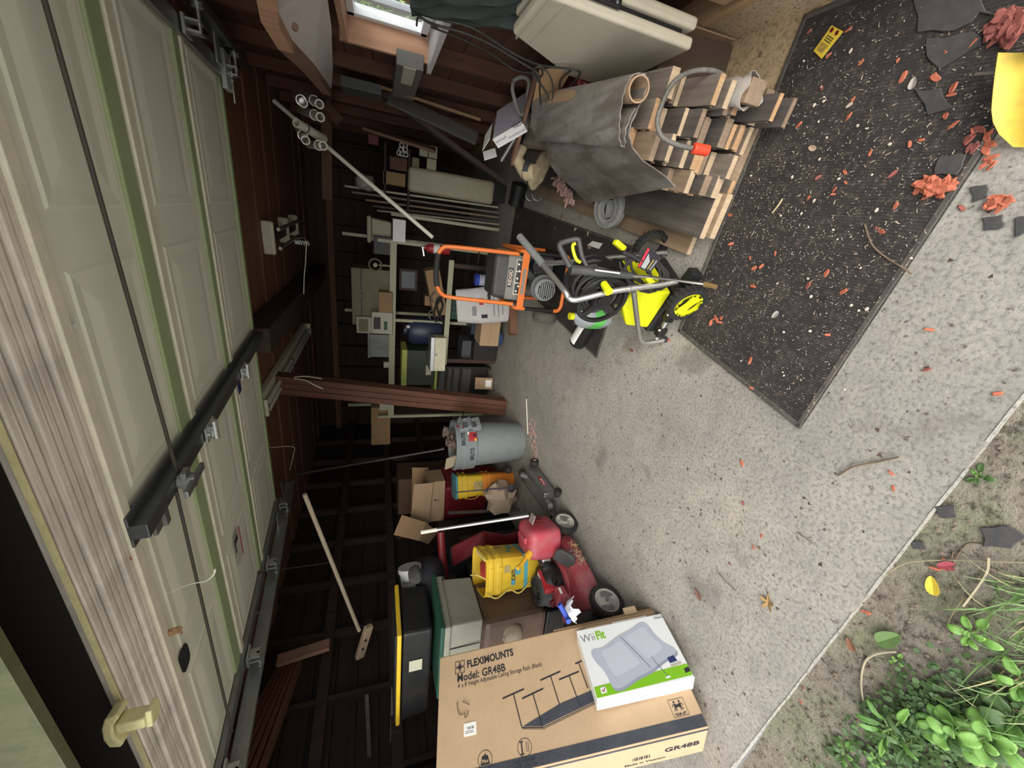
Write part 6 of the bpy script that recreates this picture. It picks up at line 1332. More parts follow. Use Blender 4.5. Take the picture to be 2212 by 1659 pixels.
# ---------------------------------------------------------------- right back corner
tcab = thing('metal_cabinet', 'long tan steel cabinet with rounded front in the back corner', 'cabinet', V(0.33, 5.05, 0.10)); MB().box((0.32, 5.13, 0.66), (0.26, 0.24, 1.02)).build('cabinet_body', paint('tan_steel', (0.40, 0.36, 0.25), 0.5, 0, 0.3, (0.28, 0.24, 0.15)), tcab, bevel=0.045, seg=4, world=True)
MB().box((0.33, 5.13, 0.08), (0.2, 0.2, 0.16)).build('cabinet_foot', M_BLACK, tcab, world=True)
def angle(label, p0, p1, sz=0.035, mat=None):
    p0, p1 = Vector(p0), Vector(p1); t = thing('slotted_angle', label, 'steel angle', p0, 'slotted steel angles')
    d = (p1-p0); M = frame(p0, d, V(1, 0, 0))
    MB().box((d.length/2, 0, 0), (d.length, sz, 0.003), M).build('flange', mat or M_SHELF, t, world=True); MB().box((d.length/2, sz/2, -sz/2), (d.length, 0.003, sz), M).build('flange', mat or M_SHELF, t, world=True)
    mb = MB(); k = 0.03
    while k < d.length-0.03: mb.box((k, 0, 0.0018), (0.018, 0.008, 0.001), M); k += 0.045
    o = mb.build('slots', M_INK, t, world=True); o['kind'] = 'stuff'
    return t
angle('slotted steel angle standing nearest the generator', ay(1078, 497, 5.0), ay(845, 462, 5.0))
angle('slotted steel angle standing behind the fire extinguisher', ay(1065, 550, 5.05), ay(900, 525, 5.05))
for k, (a, b_, m_) in enumerate((((1075, 448), (745, 402), M_SHELF), ((1078, 460), (760, 415), M_LB[0]), ((1076, 470), (790, 432), M_LB[2]), ((1070, 478), (805, 445), M_LB[1]), ((1079, 485), (815, 455), M_LB[3]))):
    leaning(['pale metal channel standing in the back corner', 'grey board standing second in the corner row', 'brown board standing in the middle of the corner row', 'dark board standing behind the slotted angle', 'pale board standing beside the slotted angle'][k], ay(a[0], a[1], 5.2), ay(b_[0], b_[1], 5.25), 0.05, 0.02, m_, 'board', up=(1, 0, 0))
# cardboard tubes seen end on, with boxes around them
for k, (x, y) in enumerate(((868, 313), (876, 313), (866, 323), (876, 323), (868, 332), (877, 334), (862, 330))):
    p = ay(x, y, 5.1); o = MB().lathe([(0.018, 0), (0.027, 0), (0.027, 0.9), (0.018, 0.9), (0.018, 0)], 16, frame(p, V(1, 0, 0), V(0, 0, 1)) @ Matrix.Rotation(math.pi, 4, 'X')).build('tube', M_PVC, smooth=40); tag(o, 'white plastic tube seen end on in the back corner', 'tube', 'bundle of white tubes')
for nm, lb_, px, Y, d_, m_ in (('tin', 'dark red tin above the end-on tubes', (795, 290, 818, 312), 5.15, 0.1, M_DRED), ('carton', 'reddish brown carton below the end-on tubes', (842, 340, 880, 368), 5.12, 0.2, paint('redbrown_card', (0.12, 0.06, 0.04), 0.8)), ('carton', 'dark brown carton lowest on the corner shelf', (828, 372, 876, 400), 5.1, 0.2, M_DCARD),
        ('glass_tile', 'pale square tile in the back corner, upper right of four', (906, 312, 925, 338), 5.05, 0.03, M_BEIGE), ('glass_tile', 'pale square tile in the back corner, lower right of four', (926, 315, 945, 342), 5.05, 0.03, M_BEIGE), ('glass_tile', 'dim square tile in the back corner, upper left of four', (890, 340, 906, 364), 5.05, 0.03, M_OLIVE), ('glass_tile', 'pale square tile in the back corner, lower left of four', (922, 343, 943, 367), 5.05, 0.03, M_BEIGE)):
    bx(nm, lb_, nm.replace('_', ' '), px, Y, d_, m_)
bag('plastic_bag', 'pale plastic bag on the corner shelf', 'plastic bag', V(0.22, 5.2, 1.52), (0.09, 0.08, 0.10), paint('pale_bag', (0.28, 0.28, 0.24), 0.4), 0.2, 12)
o = MB().box((0.30, 5.25, 1.16), (0.62, 0.35, 0.02)).build('corner_shelf', M_BACKW); tag(o, 'dark wooden shelf board above the tan cabinet', 'shelf')
o = MB().box((0.36, 5.25, 1.42), (0.55, 0.3, 0.02)).build('corner_shelf', M_BACKW); tag(o, 'dark wooden upper shelf board in the back corner', 'shelf')
# grey switch box on the right wall
eb = thing('fuse_box', 'grey metal fuse box with paper label on the right wall', 'fuse box', V(0.83, 3.75, 1.2)); q0, q1 = ax(847, 205, 0.80), ax(915, 150, 0.80)
MB().box((0.83, (q0.y+q1.y)/2, (q0.z+q1.z)/2), (0.08, abs(q1.y-q0.y), abs(q0.z-q1.z))).build('box_body', paint('fuse_grey', (0.12, 0.12, 0.105), 0.5, 0, 0.3), eb, world=True, bevel=0.004)
q0, q1 = ax(865, 180, 0.785), ax(899, 152, 0.785); MB().box((0.787, (q0.y+q1.y)/2, (q0.z+q1.z)/2), (0.003, abs(q1.y-q0.y), abs(q0.z-q1.z))).build('paper_label', M_DIMW, eb, world=True)
MB().box((0.84, 4.0, 1.62), (0.07, 0.25, 0.3)).build('conduit_box', paint('fuse_dark', (0.08, 0.08, 0.075), 0.5), eb, world=True, bevel=0.004)
# ================================================================ hung from the ceiling and standing in the dark left half
# twin-tube shop light
sl = thing('shop_light', 'long white fluorescent shop light with two dead tubes on the ceiling', 'ceiling light', V(-1.76, 4.5, 2.4))
MB().box((-1.72, 4.60, 2.475), (0.13, 2.44, 0.055)).build('housing', M_OFFW, sl, world=True, bevel=0.006)
for dx in (-0.045, 0.025):
    MB().cyl((-1.76+dx, 3.40, 2.415), (-1.76+dx, 5.80, 2.415), 0.019, n=14).build('tube', paint('tube_glass', (0.62, 0.62, 0.56), 0.3, 0, 0.25), sl, world=True, smooth=40); MB().cyl((-1.76+dx, 3.42, 2.415), (-1.76+dx, 3.45, 2.415), 0.021).build('tube_cap', M_CHROME, sl, world=True, smooth=40); MB().cyl((-1.76+dx, 4.54, 2.415), (-1.76+dx, 4.57, 2.415), 0.0205).build('tube_cap', M_CHROME, sl, world=True, smooth=40)
for y_ in (3.40, 5.82): MB().box((-1.74, y_, 2.44), (0.16, 0.025, 0.09)).build('end_cap', M_OFFW, sl, world=True, bevel=0.004)
# stub end of a second fixture further in
o = MB().box((-1.35, 6.2, 2.47), (0.12, 1.2, 0.07)).build('strip_light', M_OFFW, bevel=0.006); tag(o, 'second pale strip light deeper in on the ceiling', 'ceiling light')
# older fixture with round yellowed end caps, two tubes and a spiral bulb
ol = thing('tube_fixture', 'old yellowed light fixture with round end caps and tubes', 'ceiling light', V(-0.35, 4.2, 2.4))
e0_, e1_2 = az(590, 515, 2.42), az(690, 462, 2.42)
dd = (e1_2-e0_).normalized(); e1_2 = e0_+dd*1.25
for p, sz in ((e0_, 0.30), (e0_.lerp(e1_2, 0.55), 0.26), (e1_2, 0.24)):
    MB().box((0, 0, -0.04), (0.045, sz, 0.11), frame(p, dd, dd.cross(V(0, 0, 1)))).build('end_cap', M_OFFW, ol, world=True, bevel=0.025, seg=3)
sd_ = dd.cross(V(0, 0, 1)).normalized()
for s in (-1, 1): MB().cyl(e0_+sd_*s*0.085-V(0, 0, 0.05), e1_2+sd_*s*0.075-V(0, 0, 0.05), 0.017, n=12).build('tube', M_ALU, ol, world=True, smooth=40)
MB().box((0.6, 0, -0.02), (1.2, 0.09, 0.03), frame(e0_, dd, sd_)).build('reflector', paint('dark_mirror', (0.10, 0.08, 0.07), 0.3, 0.5), ol, world=True)
q = e0_.lerp(e1_2, 0.6)-sd_*0.12 if sd_.x > 0 else e0_.lerp(e1_2, 0.6)+sd_*0.12
cb = thing('spiral_bulb', 'white spiral lamp bulb sticking down from the old fixture', 'light bulb', q-V(0, 0, 0.1))
MB().tube([q+V(0.022*math.cos(t*0.7), 0.022*math.sin(t*0.7), -0.10-0.0028*t) for t in range(32)], 0.007, 6).build('spiral_tube', M_WHITE, cb, world=True, smooth=60); MB().cyl(q-V(0, 0, 0.05), q-V(0, 0, 0.10), 0.022).build('bulb_base', M_WHITE, cb, world=True, smooth=40)
def cord(label, pts, r=0.0035, mat=None):
    o = MB().tube(spline(pts, 6), r, 6).build('pull_cord', mat or M_OFFW, smooth=60); return tag(o, label, 'cord')
cord('pale string hanging below the old light fixture', [q, ay(658, 515, 4.0), ay(660, 560, 4.0), ay(657, 600, 4.0), ay(656, 635, 4.0)], 0.004)
cord('pale wire stub hooked on the red post top', [ay(635, 815, 3.9), ay(660, 813, 3.85), ay(695, 818, 3.8)], 0.006); cord('second pale wire stub curling from the red post', [ay(637, 818, 3.9), ay(660, 822, 3.85), ay(680, 832, 3.8), ay(698, 840, 3.8)], 0.006)
# white counter panel with wooden edge stored up high on the right
wp_ = thing('counter_panel', 'white panel with wooden edges stored overhead on the right', 'panel', ax(640, 60, 0.75))
A = [ax(592, -60, 0.62), ax(600, 25, 0.62), ax(632, 88, 0.62), ax(680, 140, 0.66), ax(716, 192, 0.72), ax(719, 150, 0.80), ax(716, 60, 0.80), ax(700, -60, 0.78)]
MB().add(A+[p+V(0.03, 0, 0.03) for p in A], [tuple(range(8)), tuple(range(15, 7, -1))]+[(i, (i+1) % 8, (i+1) % 8+8, i+8) for i in range(8)]).build('panel_face', paint('white_laminate', (0.66, 0.60, 0.58), 0.45, 0, 0.2, (0.4, 0.33, 0.3), 6), wp_, world=True)
for k in range(4): 
    a, b_ = A[k], A[k+1]; MB().beam(a+V(-0.02, 0, 0.03), b_+V(-0.02, 0, 0.03), 0.05, 0.06).build('wooden_edge', M_PINE if k < 2 else M_BRWOOD, wp_, world=True)
MB().cyl(ax(637, 60, 0.605), ax(638, 57, 0.603), 0.012).build('stain', M_BRWOOD, wp_, world=True)
# bundle of white pipes with clamps, and one long pipe
rnd = random.Random(5)
for k, (x, y, x2, y2) in enumerate(((690, 225, 652, 200), (692, 253, 650, 238), (660, 303, 640, 268), (698, 315, 668, 312), (655, 222, 640, 205), (640, 265, 700, 300))):
    a, b_ = ay(x, y, 3.6), ay(x2, y2, 4.3 if k < 5 else 3.9)
    t = thing('pipe_fitting', ['white pipe elbow at the top of the overhead bundle', 'white pipe stub second in the overhead bundle', 'white pipe with paper tag low in the overhead bundle', 'white pipe stub lowest in the overhead bundle', 'hollow white pipe at the upper edge of the bundle', 'white pipe crossing under the overhead bundle'][k], 'pipe', a, 'white pipes stored overhead')
    d = b_-a; MB().lathe([(0.022, 0), (0.031, 0), (0.031, d.length), (0.022, d.length), (0.022, 0)], 18, frame(a, d.orthogonal(), d.cross(d.orthogonal()))).build('pipe', M_PVC, t, smooth=40, world=True)
    m_ = a.lerp(b_, 0.28); MB().cyl(m_-d.normalized()*0.008, m_+d.normalized()*0.008, 0.036, n=18).build('clamp', M_CHROME, t, smooth=40, world=True)
lp_ = thing('long_pipe', 'long white plastic pipe sloping from the ceiling to the shelf', 'pipe', ay(935, 513, 3.4)); MB().cyl(ay(592, 218, 4.0), ay(935, 513, 3.4), 0.016, n=14).build('pipe', M_PVC, lp_, smooth=40, world=True)
# brackets and rough timbers carrying the pipes
for k, (a, b_, Y) in enumerate((((705, 190), (708, 432), 4.6), ((700, 225), (735, 265), 4.5))):
    leaning(['red timber rail carrying the overhead pipes', 'short red block at the end of the overhead rail', 'rough brown block behind the overhead pipes', 'pale rough block under the overhead pipes'][k], ay(a[0], a[1], Y), ay(b_[0], b_[1], Y), 0.09, 0.09, M_SHEATH if k < 2 else M_BRWOOD)
# push broom hung across the dark left side
bm_ = thing('push_broom', 'wooden push broom hung level in the dark left half', 'broom', ay(780, 1380, 2.4))
a, b_ = ay(658, 1068, 2.5), ay(776, 1362, 2.4)
MB().cyl(a, b_, 0.016, n=12).build('handle', wood('pale_handle', (0.34, 0.27, 0.19), (0.48, 0.40, 0.30), axis=0), bm_, smooth=40, world=True)
hq = a.lerp(b_, 0.45); MB().cyl(hq, V(hq.x, hq.y, 2.51), 0.003, n=6).build('hanging_cord', M_INK, bm_, world=True)
q0, q1 = ay(797, 1352, 2.4), ay(776, 1420, 2.36); MB().beam(q0, q1, 0.05, 0.075, up=(1, 0, 0)).build('broom_head', wood('head_wood', (0.30, 0.22, 0.14), (0.44, 0.34, 0.24), axis=0), bm_, world=True, bevel=0.012)
MB().beam(q0+V(0.0, 0.05, 0), q1+V(0, 0.05, 0), 0.05, 0.06, up=(1, 0, 0)).build('bristles', M_BLACK, bm_, world=True)
for t_ in (0.35, 0.62): p = q0.lerp(q1, t_)-V(0, 0.03, 0); MB().cyl(p, p-V(0, 0.006, 0), 0.012).build('screw_hole', M_INK, bm_, world=True)
# long pole with bright ferrule
t = thing('long_pole', 'thin metal pole slanting behind the trash cans', 'pole', ay(955, 972, 4.2)); MB().cyl(ay(640, 1025, 4.6), ay(958, 970, 4.1), 0.014).build('shaft', paint('dull_pole', (0.12, 0.11, 0.10), 0.5, 0.4), t, world=True, smooth=40); MB().cyl(ay(948, 972, 4.11), ay(960, 969, 4.09), 0.02).build('ferrule', M_CHROME, t, world=True, smooth=40)
pq = ay(632, 965, 3.6)
cord('thin white pull switch hanging over the dark shelf', [V(pq.x, pq.y, 2.51), ay(632, 965, 3.6), ay(633, 985, 3.6), ay(626, 1015, 3.6)], 0.003)
# long red boards on the left wall rack
for k in range(6):
    a, b_ = ay(648-k*9, 1432+k*4, 2.35), ay(560-k*18, 1680, 1.55); leaning(['outermost red-brown board on the overhead rack at left', 'second red-brown board on the left overhead rack', 'third red-brown board on the left overhead rack', 'fourth red-brown board on the left overhead rack', 'fifth red-brown board on the left overhead rack', 'innermost red-brown board on the left overhead rack'][k], a, b_, 0.09, 0.025, M_REDW, 'rack_board')
leaning('pale timber hanging across the dark left half', ay(600, 1428, 2.3), ay(712, 1392, 2.3), 0.08, 0.04, M_BRWOOD)
# ---------------------------------------------------------------- left heap behind the carton
def wbox(name, label, cat, c, s, mat, rz=0, bevel=0.01, taper=None):
    t = thing(name, label, cat, T(c[0], c[1], c[2], 0, 0, rz)); MB().box((0, 0, s[2]/2), s, None, taper).build('body', mat, t, bevel=bevel); return t
tt = thing('storage_tote', 'black tote with yellow rim stacked on the grey drawer tote', 'tote', T(-3.10, 1.92, 1.125, 0, 0, 6))
MB().box((0, 0, 0.11), (0.82, 0.40, 0.20), None, (1.05, 1.05)).build('tote_body', M_BLACK, tt, bevel=0.02); MB().box((0, 0, 0.235), (0.88, 0.45, 0.03)).build('rim', M_YEL, tt, bevel=0.008); MB().box((0, 0, 0.255), (0.82, 0.40, 0.02)).build('lid', M_BLACK, tt, bevel=0.008)
MB().box((0.12, -0.212, 0.12), (0.10, 0.004, 0.09), T(0, 0, 0, 0, 30, 0) if False else None).build('paper_label', M_DIMW, tt)
gt = thing('drawer_tote', 'grey-beige tote with green lid behind the printed carton', 'tote', T(-2.86, 1.85, 0.80, 0, 0, 6)); MB().box((0, 0, 0.125), (0.56, 0.40, 0.25), None, (1.05, 1.05)).build('tote_body', paint('grey_beige', (0.24, 0.24, 0.195), 0.55, 0, 0.25), gt, bevel=0.012)
MB().box((0, 0, 0.255), (0.62, 0.46, 0.05)).build('tote_rim', MATS['grey_beige'], gt, bevel=0.01); MB().box((0, 0, 0.29), (0.66, 0.48, 0.03)).build('tote_lid', M_GREEN, gt, bevel=0.008)
for dx in (-0.09, 0.09): MB().box((dx, -0.212, 0.125), (0.006, 0.004, 0.22)).build('groove', M_BLACK, gt)
wbox('leather_case', 'scuffed brown leather case under the drawer tote', 'suitcase', (-2.84, 1.80, 0.32), (0.52, 0.40, 0.48), paint('brown_leather', (0.085, 0.050, 0.034), 0.45, 0, 0.4, (0.15, 0.10, 0.075), 7), 8, 0.04)
wbox('storage_box', 'black box on the floor under the leather case', 'box', (-2.86, 1.82, 0), (0.54, 0.42, 0.32), M_BLACK, 6)
sc_ = bag('canvas_hat', 'crumpled khaki canvas hat beside the carton top', 'hat', ay(1128, 1365, 1.62), (0.09, 0.07, 0.07), paint('khaki_canvas', (0.30, 0.26, 0.19), 0.9, 0, 0.4), 0.12, 15)
wbox('storage_box', 'dark tall box behind the mower crate', 'box', (-3.1, 2.5, 0), (0.5, 0.5, 0.75), M_BLACK, 4)
bag('duffel_bag', 'black sports bag with white emblem on the heap', 'bag', (-2.98, 2.34, 0.92), (0.30, 0.22, 0.17), paint('black_nylon', (0.012, 0.012, 0.018), 0.8, 0, 0.2), 0.08, 22)
q = ay(948, 1256, 2.13); em = thing('bag_emblem', 'white outlined letters badge on the black sports bag', 'badge', q); MB().box((0, 0, 0), (0.10, 0.004, 0.09), Matrix.Translation(q)).build('badge_field', M_INK, em, world=True)
text('NL', 0.06, Matrix.Translation(q+V(-0.035, -0.004, -0.022)) @ Matrix.Rotation(math.pi/2, 4, 'X'), M_WHITE, em, world=True, bold=0.001)
for a, b_ in (((-.05, -.02), (0, -.05)), ((0, -.05), (.05, -.02)), ((.05, -.02), (.05, .03)), ((.05, .03), (0, .05)), ((0, .05), (-.05, .03)), ((-.05, .03), (-.05, -.02))): MB().beam(q+V(a[0], -0.004, a[1]), q+V(b_[0], -0.004, b_[1]), 0.006, 0.003).build('badge_outline', M_WHITE, em, world=True)
# white pail lying on the heap
pa, pb_ = ay(885, 1225, 2.35), ay(893, 1308, 2.2)
pl2 = thing('plastic_pail', 'white plastic pail with dark print lying on the black bag', 'pail', pa); MB().cyl(pa, pb_, 0.085, 0.072, n=26).build('pail_body', paint('dim_pail_white', (0.46, 0.47, 0.46), 0.45, 0, 0.25), pl2, world=True, smooth=40); d = (pb_-pa).normalized()
MB().cyl(pa-d*0.005, pa+d*0.03, 0.093, n=26).build('pail_rim', MATS['dim_pail_white'], pl2, world=True, smooth=40); o_ = (CPOS-pa); o_ = (o_-d*o_.dot(d)).normalized()
text('4seasons', 0.05, frame(pa+d*0.10+o_*0.0835+o_.cross(d)*0.02, o_.cross(d)*-1 if (o_.cross(d)*-1).z < 0 else o_.cross(d), d*-1), M_INK, pl2, world=True, align='CENTER')
bag('work_glove', 'dark grey work glove drooping over the white pail', 'glove', ay(912, 1238, 2.2), (0.045, 0.08, 0.05), paint('dark_glove', (0.06, 0.06, 0.05), 0.9), 0.15, 33)
# dark red steel frame
rf = thing('red_steel_frame', 'dark red steel machine frame behind the yellow bucket', 'machine frame', ay(1000, 1200, 2.45))
MB().tube([ay(952, 1148, 2.55), ay(955, 1200, 2.45), ay(962, 1245, 2.38), ay(952, 1290, 2.30)], 0.035, 10).build('top_bar', M_DRED, rf, world=True, smooth=60)
P = [ay(975, 1180, 2.47), ay(1040, 1148, 2.47), ay(1052, 1175, 2.42), ay(978, 1222, 2.42)]; MB().quad(*P, 0.02).build('sloping_plate', M_DRED, rf, world=True)
P = [ay(1040, 1146, 2.46), ay(1092, 1155, 2.46), ay(1100, 1180, 2.42), ay(1050, 1182, 2.42)]; MB().quad(*P, 0.02).build('side_plate', M_DRED, rf, world=True)
P = [ay(1090, 1155, 2.46), ay(1140, 1140, 2.46), ay(1150, 1165, 2.42), ay(1098, 1180, 2.42)]; MB().quad(*P, 0.02).build('lower_plate', M_DRED, rf, world=True)
MB().quad(ay(972, 1185, 2.5), ay(972, 1240, 2.4), ay(1100, 1240, 2.4), ay(1100, 1175, 2.5), 0.02).build('back_plate', M_BLACK, rf, world=True)
for x, y in ((1036, 1152), (1044, 1160), (1058, 1150)): p = ay(x, y, 2.42); MB().cyl(p, p-V(0, 0.01, 0), 0.006, n=6).build('bolt', M_STEEL, rf, world=True)
t = thing('aluminium_pole', 'aluminium pole leaning across the red frame to the mower', 'pole', ay(1140, 1115, 2.15)); MB().cyl(ay(1142, 1114, 2.12), ay(945, 1144, 2.3), 0.0135, n=12).build('tube', M_ALU, t, world=True, smooth=40); MB().cyl(ay(945, 1144, 2.3), ay(910, 1150, 2.33), 0.0155, n=12).build('grip', M_PVC, t, world=True, smooth=40)
# red bin, cartons with open flaps, paper bag
rbn = thing('storage_bin', 'dark red plastic bin behind the yellow and orange buckets', 'bin', V(-3.15, 3.75, 0)); MB().box((0, 0, 0.40), (0.46, 0.4, 0.70), None, (1.08, 1.08)).build('bin_body', M_DRED, rbn, bevel=0.03, seg=3); MB().box((0, -0.19, 0.12), (0.4, 0.1, 0.24)).build('bin_foot', M_BLACK, rbn)
op = thing('open_carton', 'open brown carton with raised flaps on the red bin', 'cardboard box', T(-3.12, 3.70, 0.755, 0, 0, 12))
W2, D2, H2 = 0.50, 0.32, 0.20
for c, s in (((0, -D2/2, H2/2), (W2, 0.006, H2)), ((0, D2/2, H2/2), (W2, 0.006, H2)), ((-W2/2, 0, H2/2), (0.006, D2, H2)), ((W2/2, 0, H2/2), (0.006, D2, H2)), ((0, 0, 0.003), (W2, D2, 0.006))): MB().box(c, s).build('carton_wall', M_CARD, op)
MB().box((0.0, -D2/2-0.02, H2+0.10), (W2*1.02, 0.006, 0.22), T(0, 0, 0, 8, 4, 0)).build('flap', M_CARD, op); MB().box((0, D2/2+0.05, H2+0.09), (W2, 0.006, 0.2), T(0, 0, 0, -12, 0, 0)).build('flap', M_DCARD, op); MB().box((-W2/2-0.08, 0, H2+0.02), (0.18, D2, 0.006), T(0, 0, 0, 0, 20, 0)).build('flap', M_CARD, op)
mb = MB(); 
for a, b_ in (((0.02, 0.06), (0.02, 0.12)), ((0.02, 0.12), (0.008, 0.10)), ((0.02, 0.12), (0.032, 0.10))): mb.beam((a[0], -D2/2-0.004, a[1]), (b_[0], -D2/2-0.004, b_[1]), 0.006, 0.002, up=(0, 1, 0))
mb.build('arrow_print', M_INK, op)
fl2 = thing('loose_carton', 'dark brown carton flap drooping left of the open carton', 'cardboard box', ay(880, 1140, 3.3)); P = [ay(868, 1112, 3.35), ay(920, 1128, 3.3), ay(905, 1168, 3.2), ay(850, 1155, 3.25)]; MB().quad(*P, 0.006).build('panel', M_DCARD, fl2, world=True); P = [ay(920, 1128, 3.3), ay(945, 1150, 3.35), ay(925, 1175, 3.3), ay(905, 1168, 3.2)]; MB().quad(*P, 0.006).build('panel', M_DCARD, fl2, world=True)
wbox('storage_box', 'tall dark carton standing behind the open carton', 'cardboard box', (-3.45, 4.3, 0), (0.5, 0.5, 1.25), paint('dim_carton', (0.10, 0.055, 0.03), 0.85, 0, 0.3), 10)
wbox('storage_box', 'dark box under the loose carton flap', 'box', (-3.42, 3.1, 0), (0.45, 0.5, 0.85), M_BLACK, 4)
pbg = bag('paper_bag', 'crumpled brown paper bag with a dark opening beside the jack', 'bag', V(-2.64, 3.02, 0.10), (0.16, 0.14, 0.16), paint('kraft_paper', (0.34, 0.25, 0.19), 0.85, 0, 0.4, (0.2, 0.14, 0.10), 8), 0.22, 44, 11, 8, False)
q = ay(1105, 1055, 2.84); o = MB().blob(q, (0.05, 0.02, 0.045), 10, 6, 0.15, 3).build('dark_pouch', paint('dark_purple', (0.04, 0.03, 0.035), 0.7)); tag(o, 'dark pouch in the mouth of the paper bag', 'pouch')
sh = paint('shoe_grey', (0.07, 0.065, 0.06), 0.7, 0, 0.4)
for k, (x, y) in enumerate(((1098, 1020), (1138, 1035))): p = az(x+12, y, 0.0)+V(-0.02, 0.08, 0.03); o = MB().blob((0, 0, 0), (0.05, 0.12, 0.035), 14, 8, 0.05, k).build('shoe', sh, smooth=180); o.location = p; o.rotation_euler.z = 0.6-k*0.5; tag(o, ['old dark shoe behind the orange bucket', 'old dark shoe in front by the jack wheel'][k], 'shoe')
# long narrow things at the far left below the rack
for k, (x, w_) in enumerate(((850, 0.05), (905, 0.04), (790, 0.03))):
    leaning(['thick pale pipe stored level behind the carton top', 'pale batten stored level beside the carton top', 'thin dark batten stored level at the far left'][k], ay(x+2, 1480+k*10, 2.1), ay(x-5+k*8, 1700, 1.6), w_, w_, [M_LB[0], M_LB[3], M_LB[1]][k], 'batten')
# leaning rake handles near the bins
leaning('dark steel rod leaning in front of the buckets', ay(975, 1064, 3.1), ay(1120, 1052, 2.9), 0.012, 0.012, M_INK, 'rod')
leaning('dull brown lath standing beside the red bin', ay(968, 1108, 3.2), ay(1135, 1100, 3.05), 0.03, 0.015, M_LB[1], 'lath')
# ================================================================ debris on mat and slab, plants outside
rnd = random.Random(123)
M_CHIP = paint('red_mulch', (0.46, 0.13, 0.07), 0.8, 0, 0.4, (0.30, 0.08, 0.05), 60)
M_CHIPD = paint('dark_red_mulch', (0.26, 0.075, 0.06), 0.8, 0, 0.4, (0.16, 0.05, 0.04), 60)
chip_meshes = []
for s in range(5):
    r = random.Random(s); mb = MB(); n = 8
    top = [(0.62*math.cos(2*math.pi*i/n)*r.uniform(.7, 1.05), 0.27*math.sin(2*math.pi*i/n)*r.uniform(.7, 1.1)) for i in range(n)]
    vs = [(x, y, 0.04*math.sin(3*x)+0.02) for x, y in top]+[(x*0.8, y*0.8, 0.12+0.06*math.sin(4*x+s)+0.1*abs(y)) for x, y in top]
    mb.add(vs, [tuple(range(n-1, -1, -1)), tuple(range(n, 2*n))]+[(i, (i+1) % n, (i+1) % n+n, i+n) for i in range(n)])
    me = bpy.data.meshes.new('wood_chip'); me.from_pydata([tuple(p) for p in mb.v], [], mb.f); chip_meshes.append(me)
chip_d = []
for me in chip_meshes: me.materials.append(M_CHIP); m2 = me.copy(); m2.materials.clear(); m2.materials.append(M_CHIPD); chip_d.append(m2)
def chip(p, size, label, group, dark=False, name='wood_chip', tilt=0.3):
    o = bpy.data.objects.new(name, rnd.choice(chip_d if dark else chip_meshes)); COL.objects.link(o)
    o.location = p; o.scale = (size, size*rnd.uniform(0.8, 1.2), size*0.9); o.rotation_euler = (rnd.uniform(-tilt, tilt), rnd.uniform(-tilt, tilt), rnd.uniform(0, 6.28)); return tag(o, label, 'wood chip', group)
Zm = 0.010
mat_spots = [(1748, 68), (1832, 65), (1790, 120), (1775, 190), (1843, 215), (1698, 237), (1834, 252), (1725, 270), (1990, 302), (1965, 312), (2015, 165), (2022, 168), (2060, 190), (2055, 205), (2043, 250), (2060, 270), (1880, 330), (1768, 383), (1803, 410), (1800, 420), (1825, 372), (1827, 395), (1747, 428), (1578, 465), (1894, 493), (1675, 548), (1580, 527), (1620, 557), (1630, 579), (1645, 575), (1786, 590), (1746, 616), (1627, 618), (1822, 630), (1788, 723), (1621, 778), (1623, 838), (1935, 445), (1930, 375), (2040, 112), (2100, 95), (1905, 500), (1860, 135), (1940, 130), (1950, 168)]
for k, (x, y) in enumerate(mat_spots):
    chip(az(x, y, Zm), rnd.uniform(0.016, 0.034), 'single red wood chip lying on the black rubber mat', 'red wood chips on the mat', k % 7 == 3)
for k in range(26):
    t_ = rnd.uniform(0, 6.28); r = rnd.random()**0.5; chip(az(2022+38*r*math.cos(t_), 405+17*r*math.sin(t_), Zm+0.012*(1-r)), rnd.uniform(0.034, 0.052), 'red wood chip in the bright heap at the mat edge', 'bright heap of red wood chips', tilt=0.4)
for k in range(30):
    t_ = rnd.uniform(0, 6.28); r = rnd.random()**0.5; chip(az(2180+38*r*math.cos(t_), 60+36*r*math.sin(t_), Zm+0.014*(1-r)), rnd.uniform(0.034, 0.052), 'dark red wood chip in the dark heap by the yellow scoop', 'dark heap of red wood chips', True, tilt=0.4)  # every chip of this heap takes the darker red
for k in range(14): chip(az(2110+rnd.uniform(-30, 35), 300+rnd.uniform(-25, 60), Zm), rnd.uniform(0.02, 0.036), 'red wood chip scattered beside the yellow scoop', 'red chips beside the scoop', k % 3 == 0)
for k in range(9): chip(az(2155+rnd.uniform(-20, 20), 440+rnd.uniform(-13, 13), 0.004+0.008*rnd.random()), rnd.uniform(0.026, 0.04), 'red wood chip in the small pile on the concrete edge', 'small chip pile on the concrete', tilt=0.5)
for k in range(8): chip(az(1545+rnd.uniform(-14, 14), 690+rnd.uniform(-8, 8), Zm+0.006*rnd.random()), rnd.uniform(0.018, 0.03), 'red wood chip in the cluster beside the washer wheel', 'chip cluster by the washer wheel', tilt=0.4)
slab_spots = [(2008, 712), (2002, 798), (1930, 1055), (2040, 1212), (1606, 1088), (1645, 1158), (1628, 1182), (1577, 1218), (1603, 1000), (1925, 1022), (2078, 450), (2155, 850), (1870, 1322), (1735, 1485), (1730, 1515), (2020, 1228), (1790, 820), (1445, 735), (1310, 410), (1572, 140), (1720, 100), (1205, 235), (1210, 250), (1480, 322)]
for k, (x, y) in enumerate(slab_spots[:18]):
    zz_ = 0.002 if k not in (3, 12, 13, 14, 15) else -0.012
    chip(az(x, y, zz_), rnd.uniform(0.016, 0.03), 'single red wood chip lying on the bare concrete' if zz_ > 0 else 'single red wood chip lying on the soil', 'red chips on concrete' if zz_ > 0 else 'red chips on soil', k % 3 == 1)
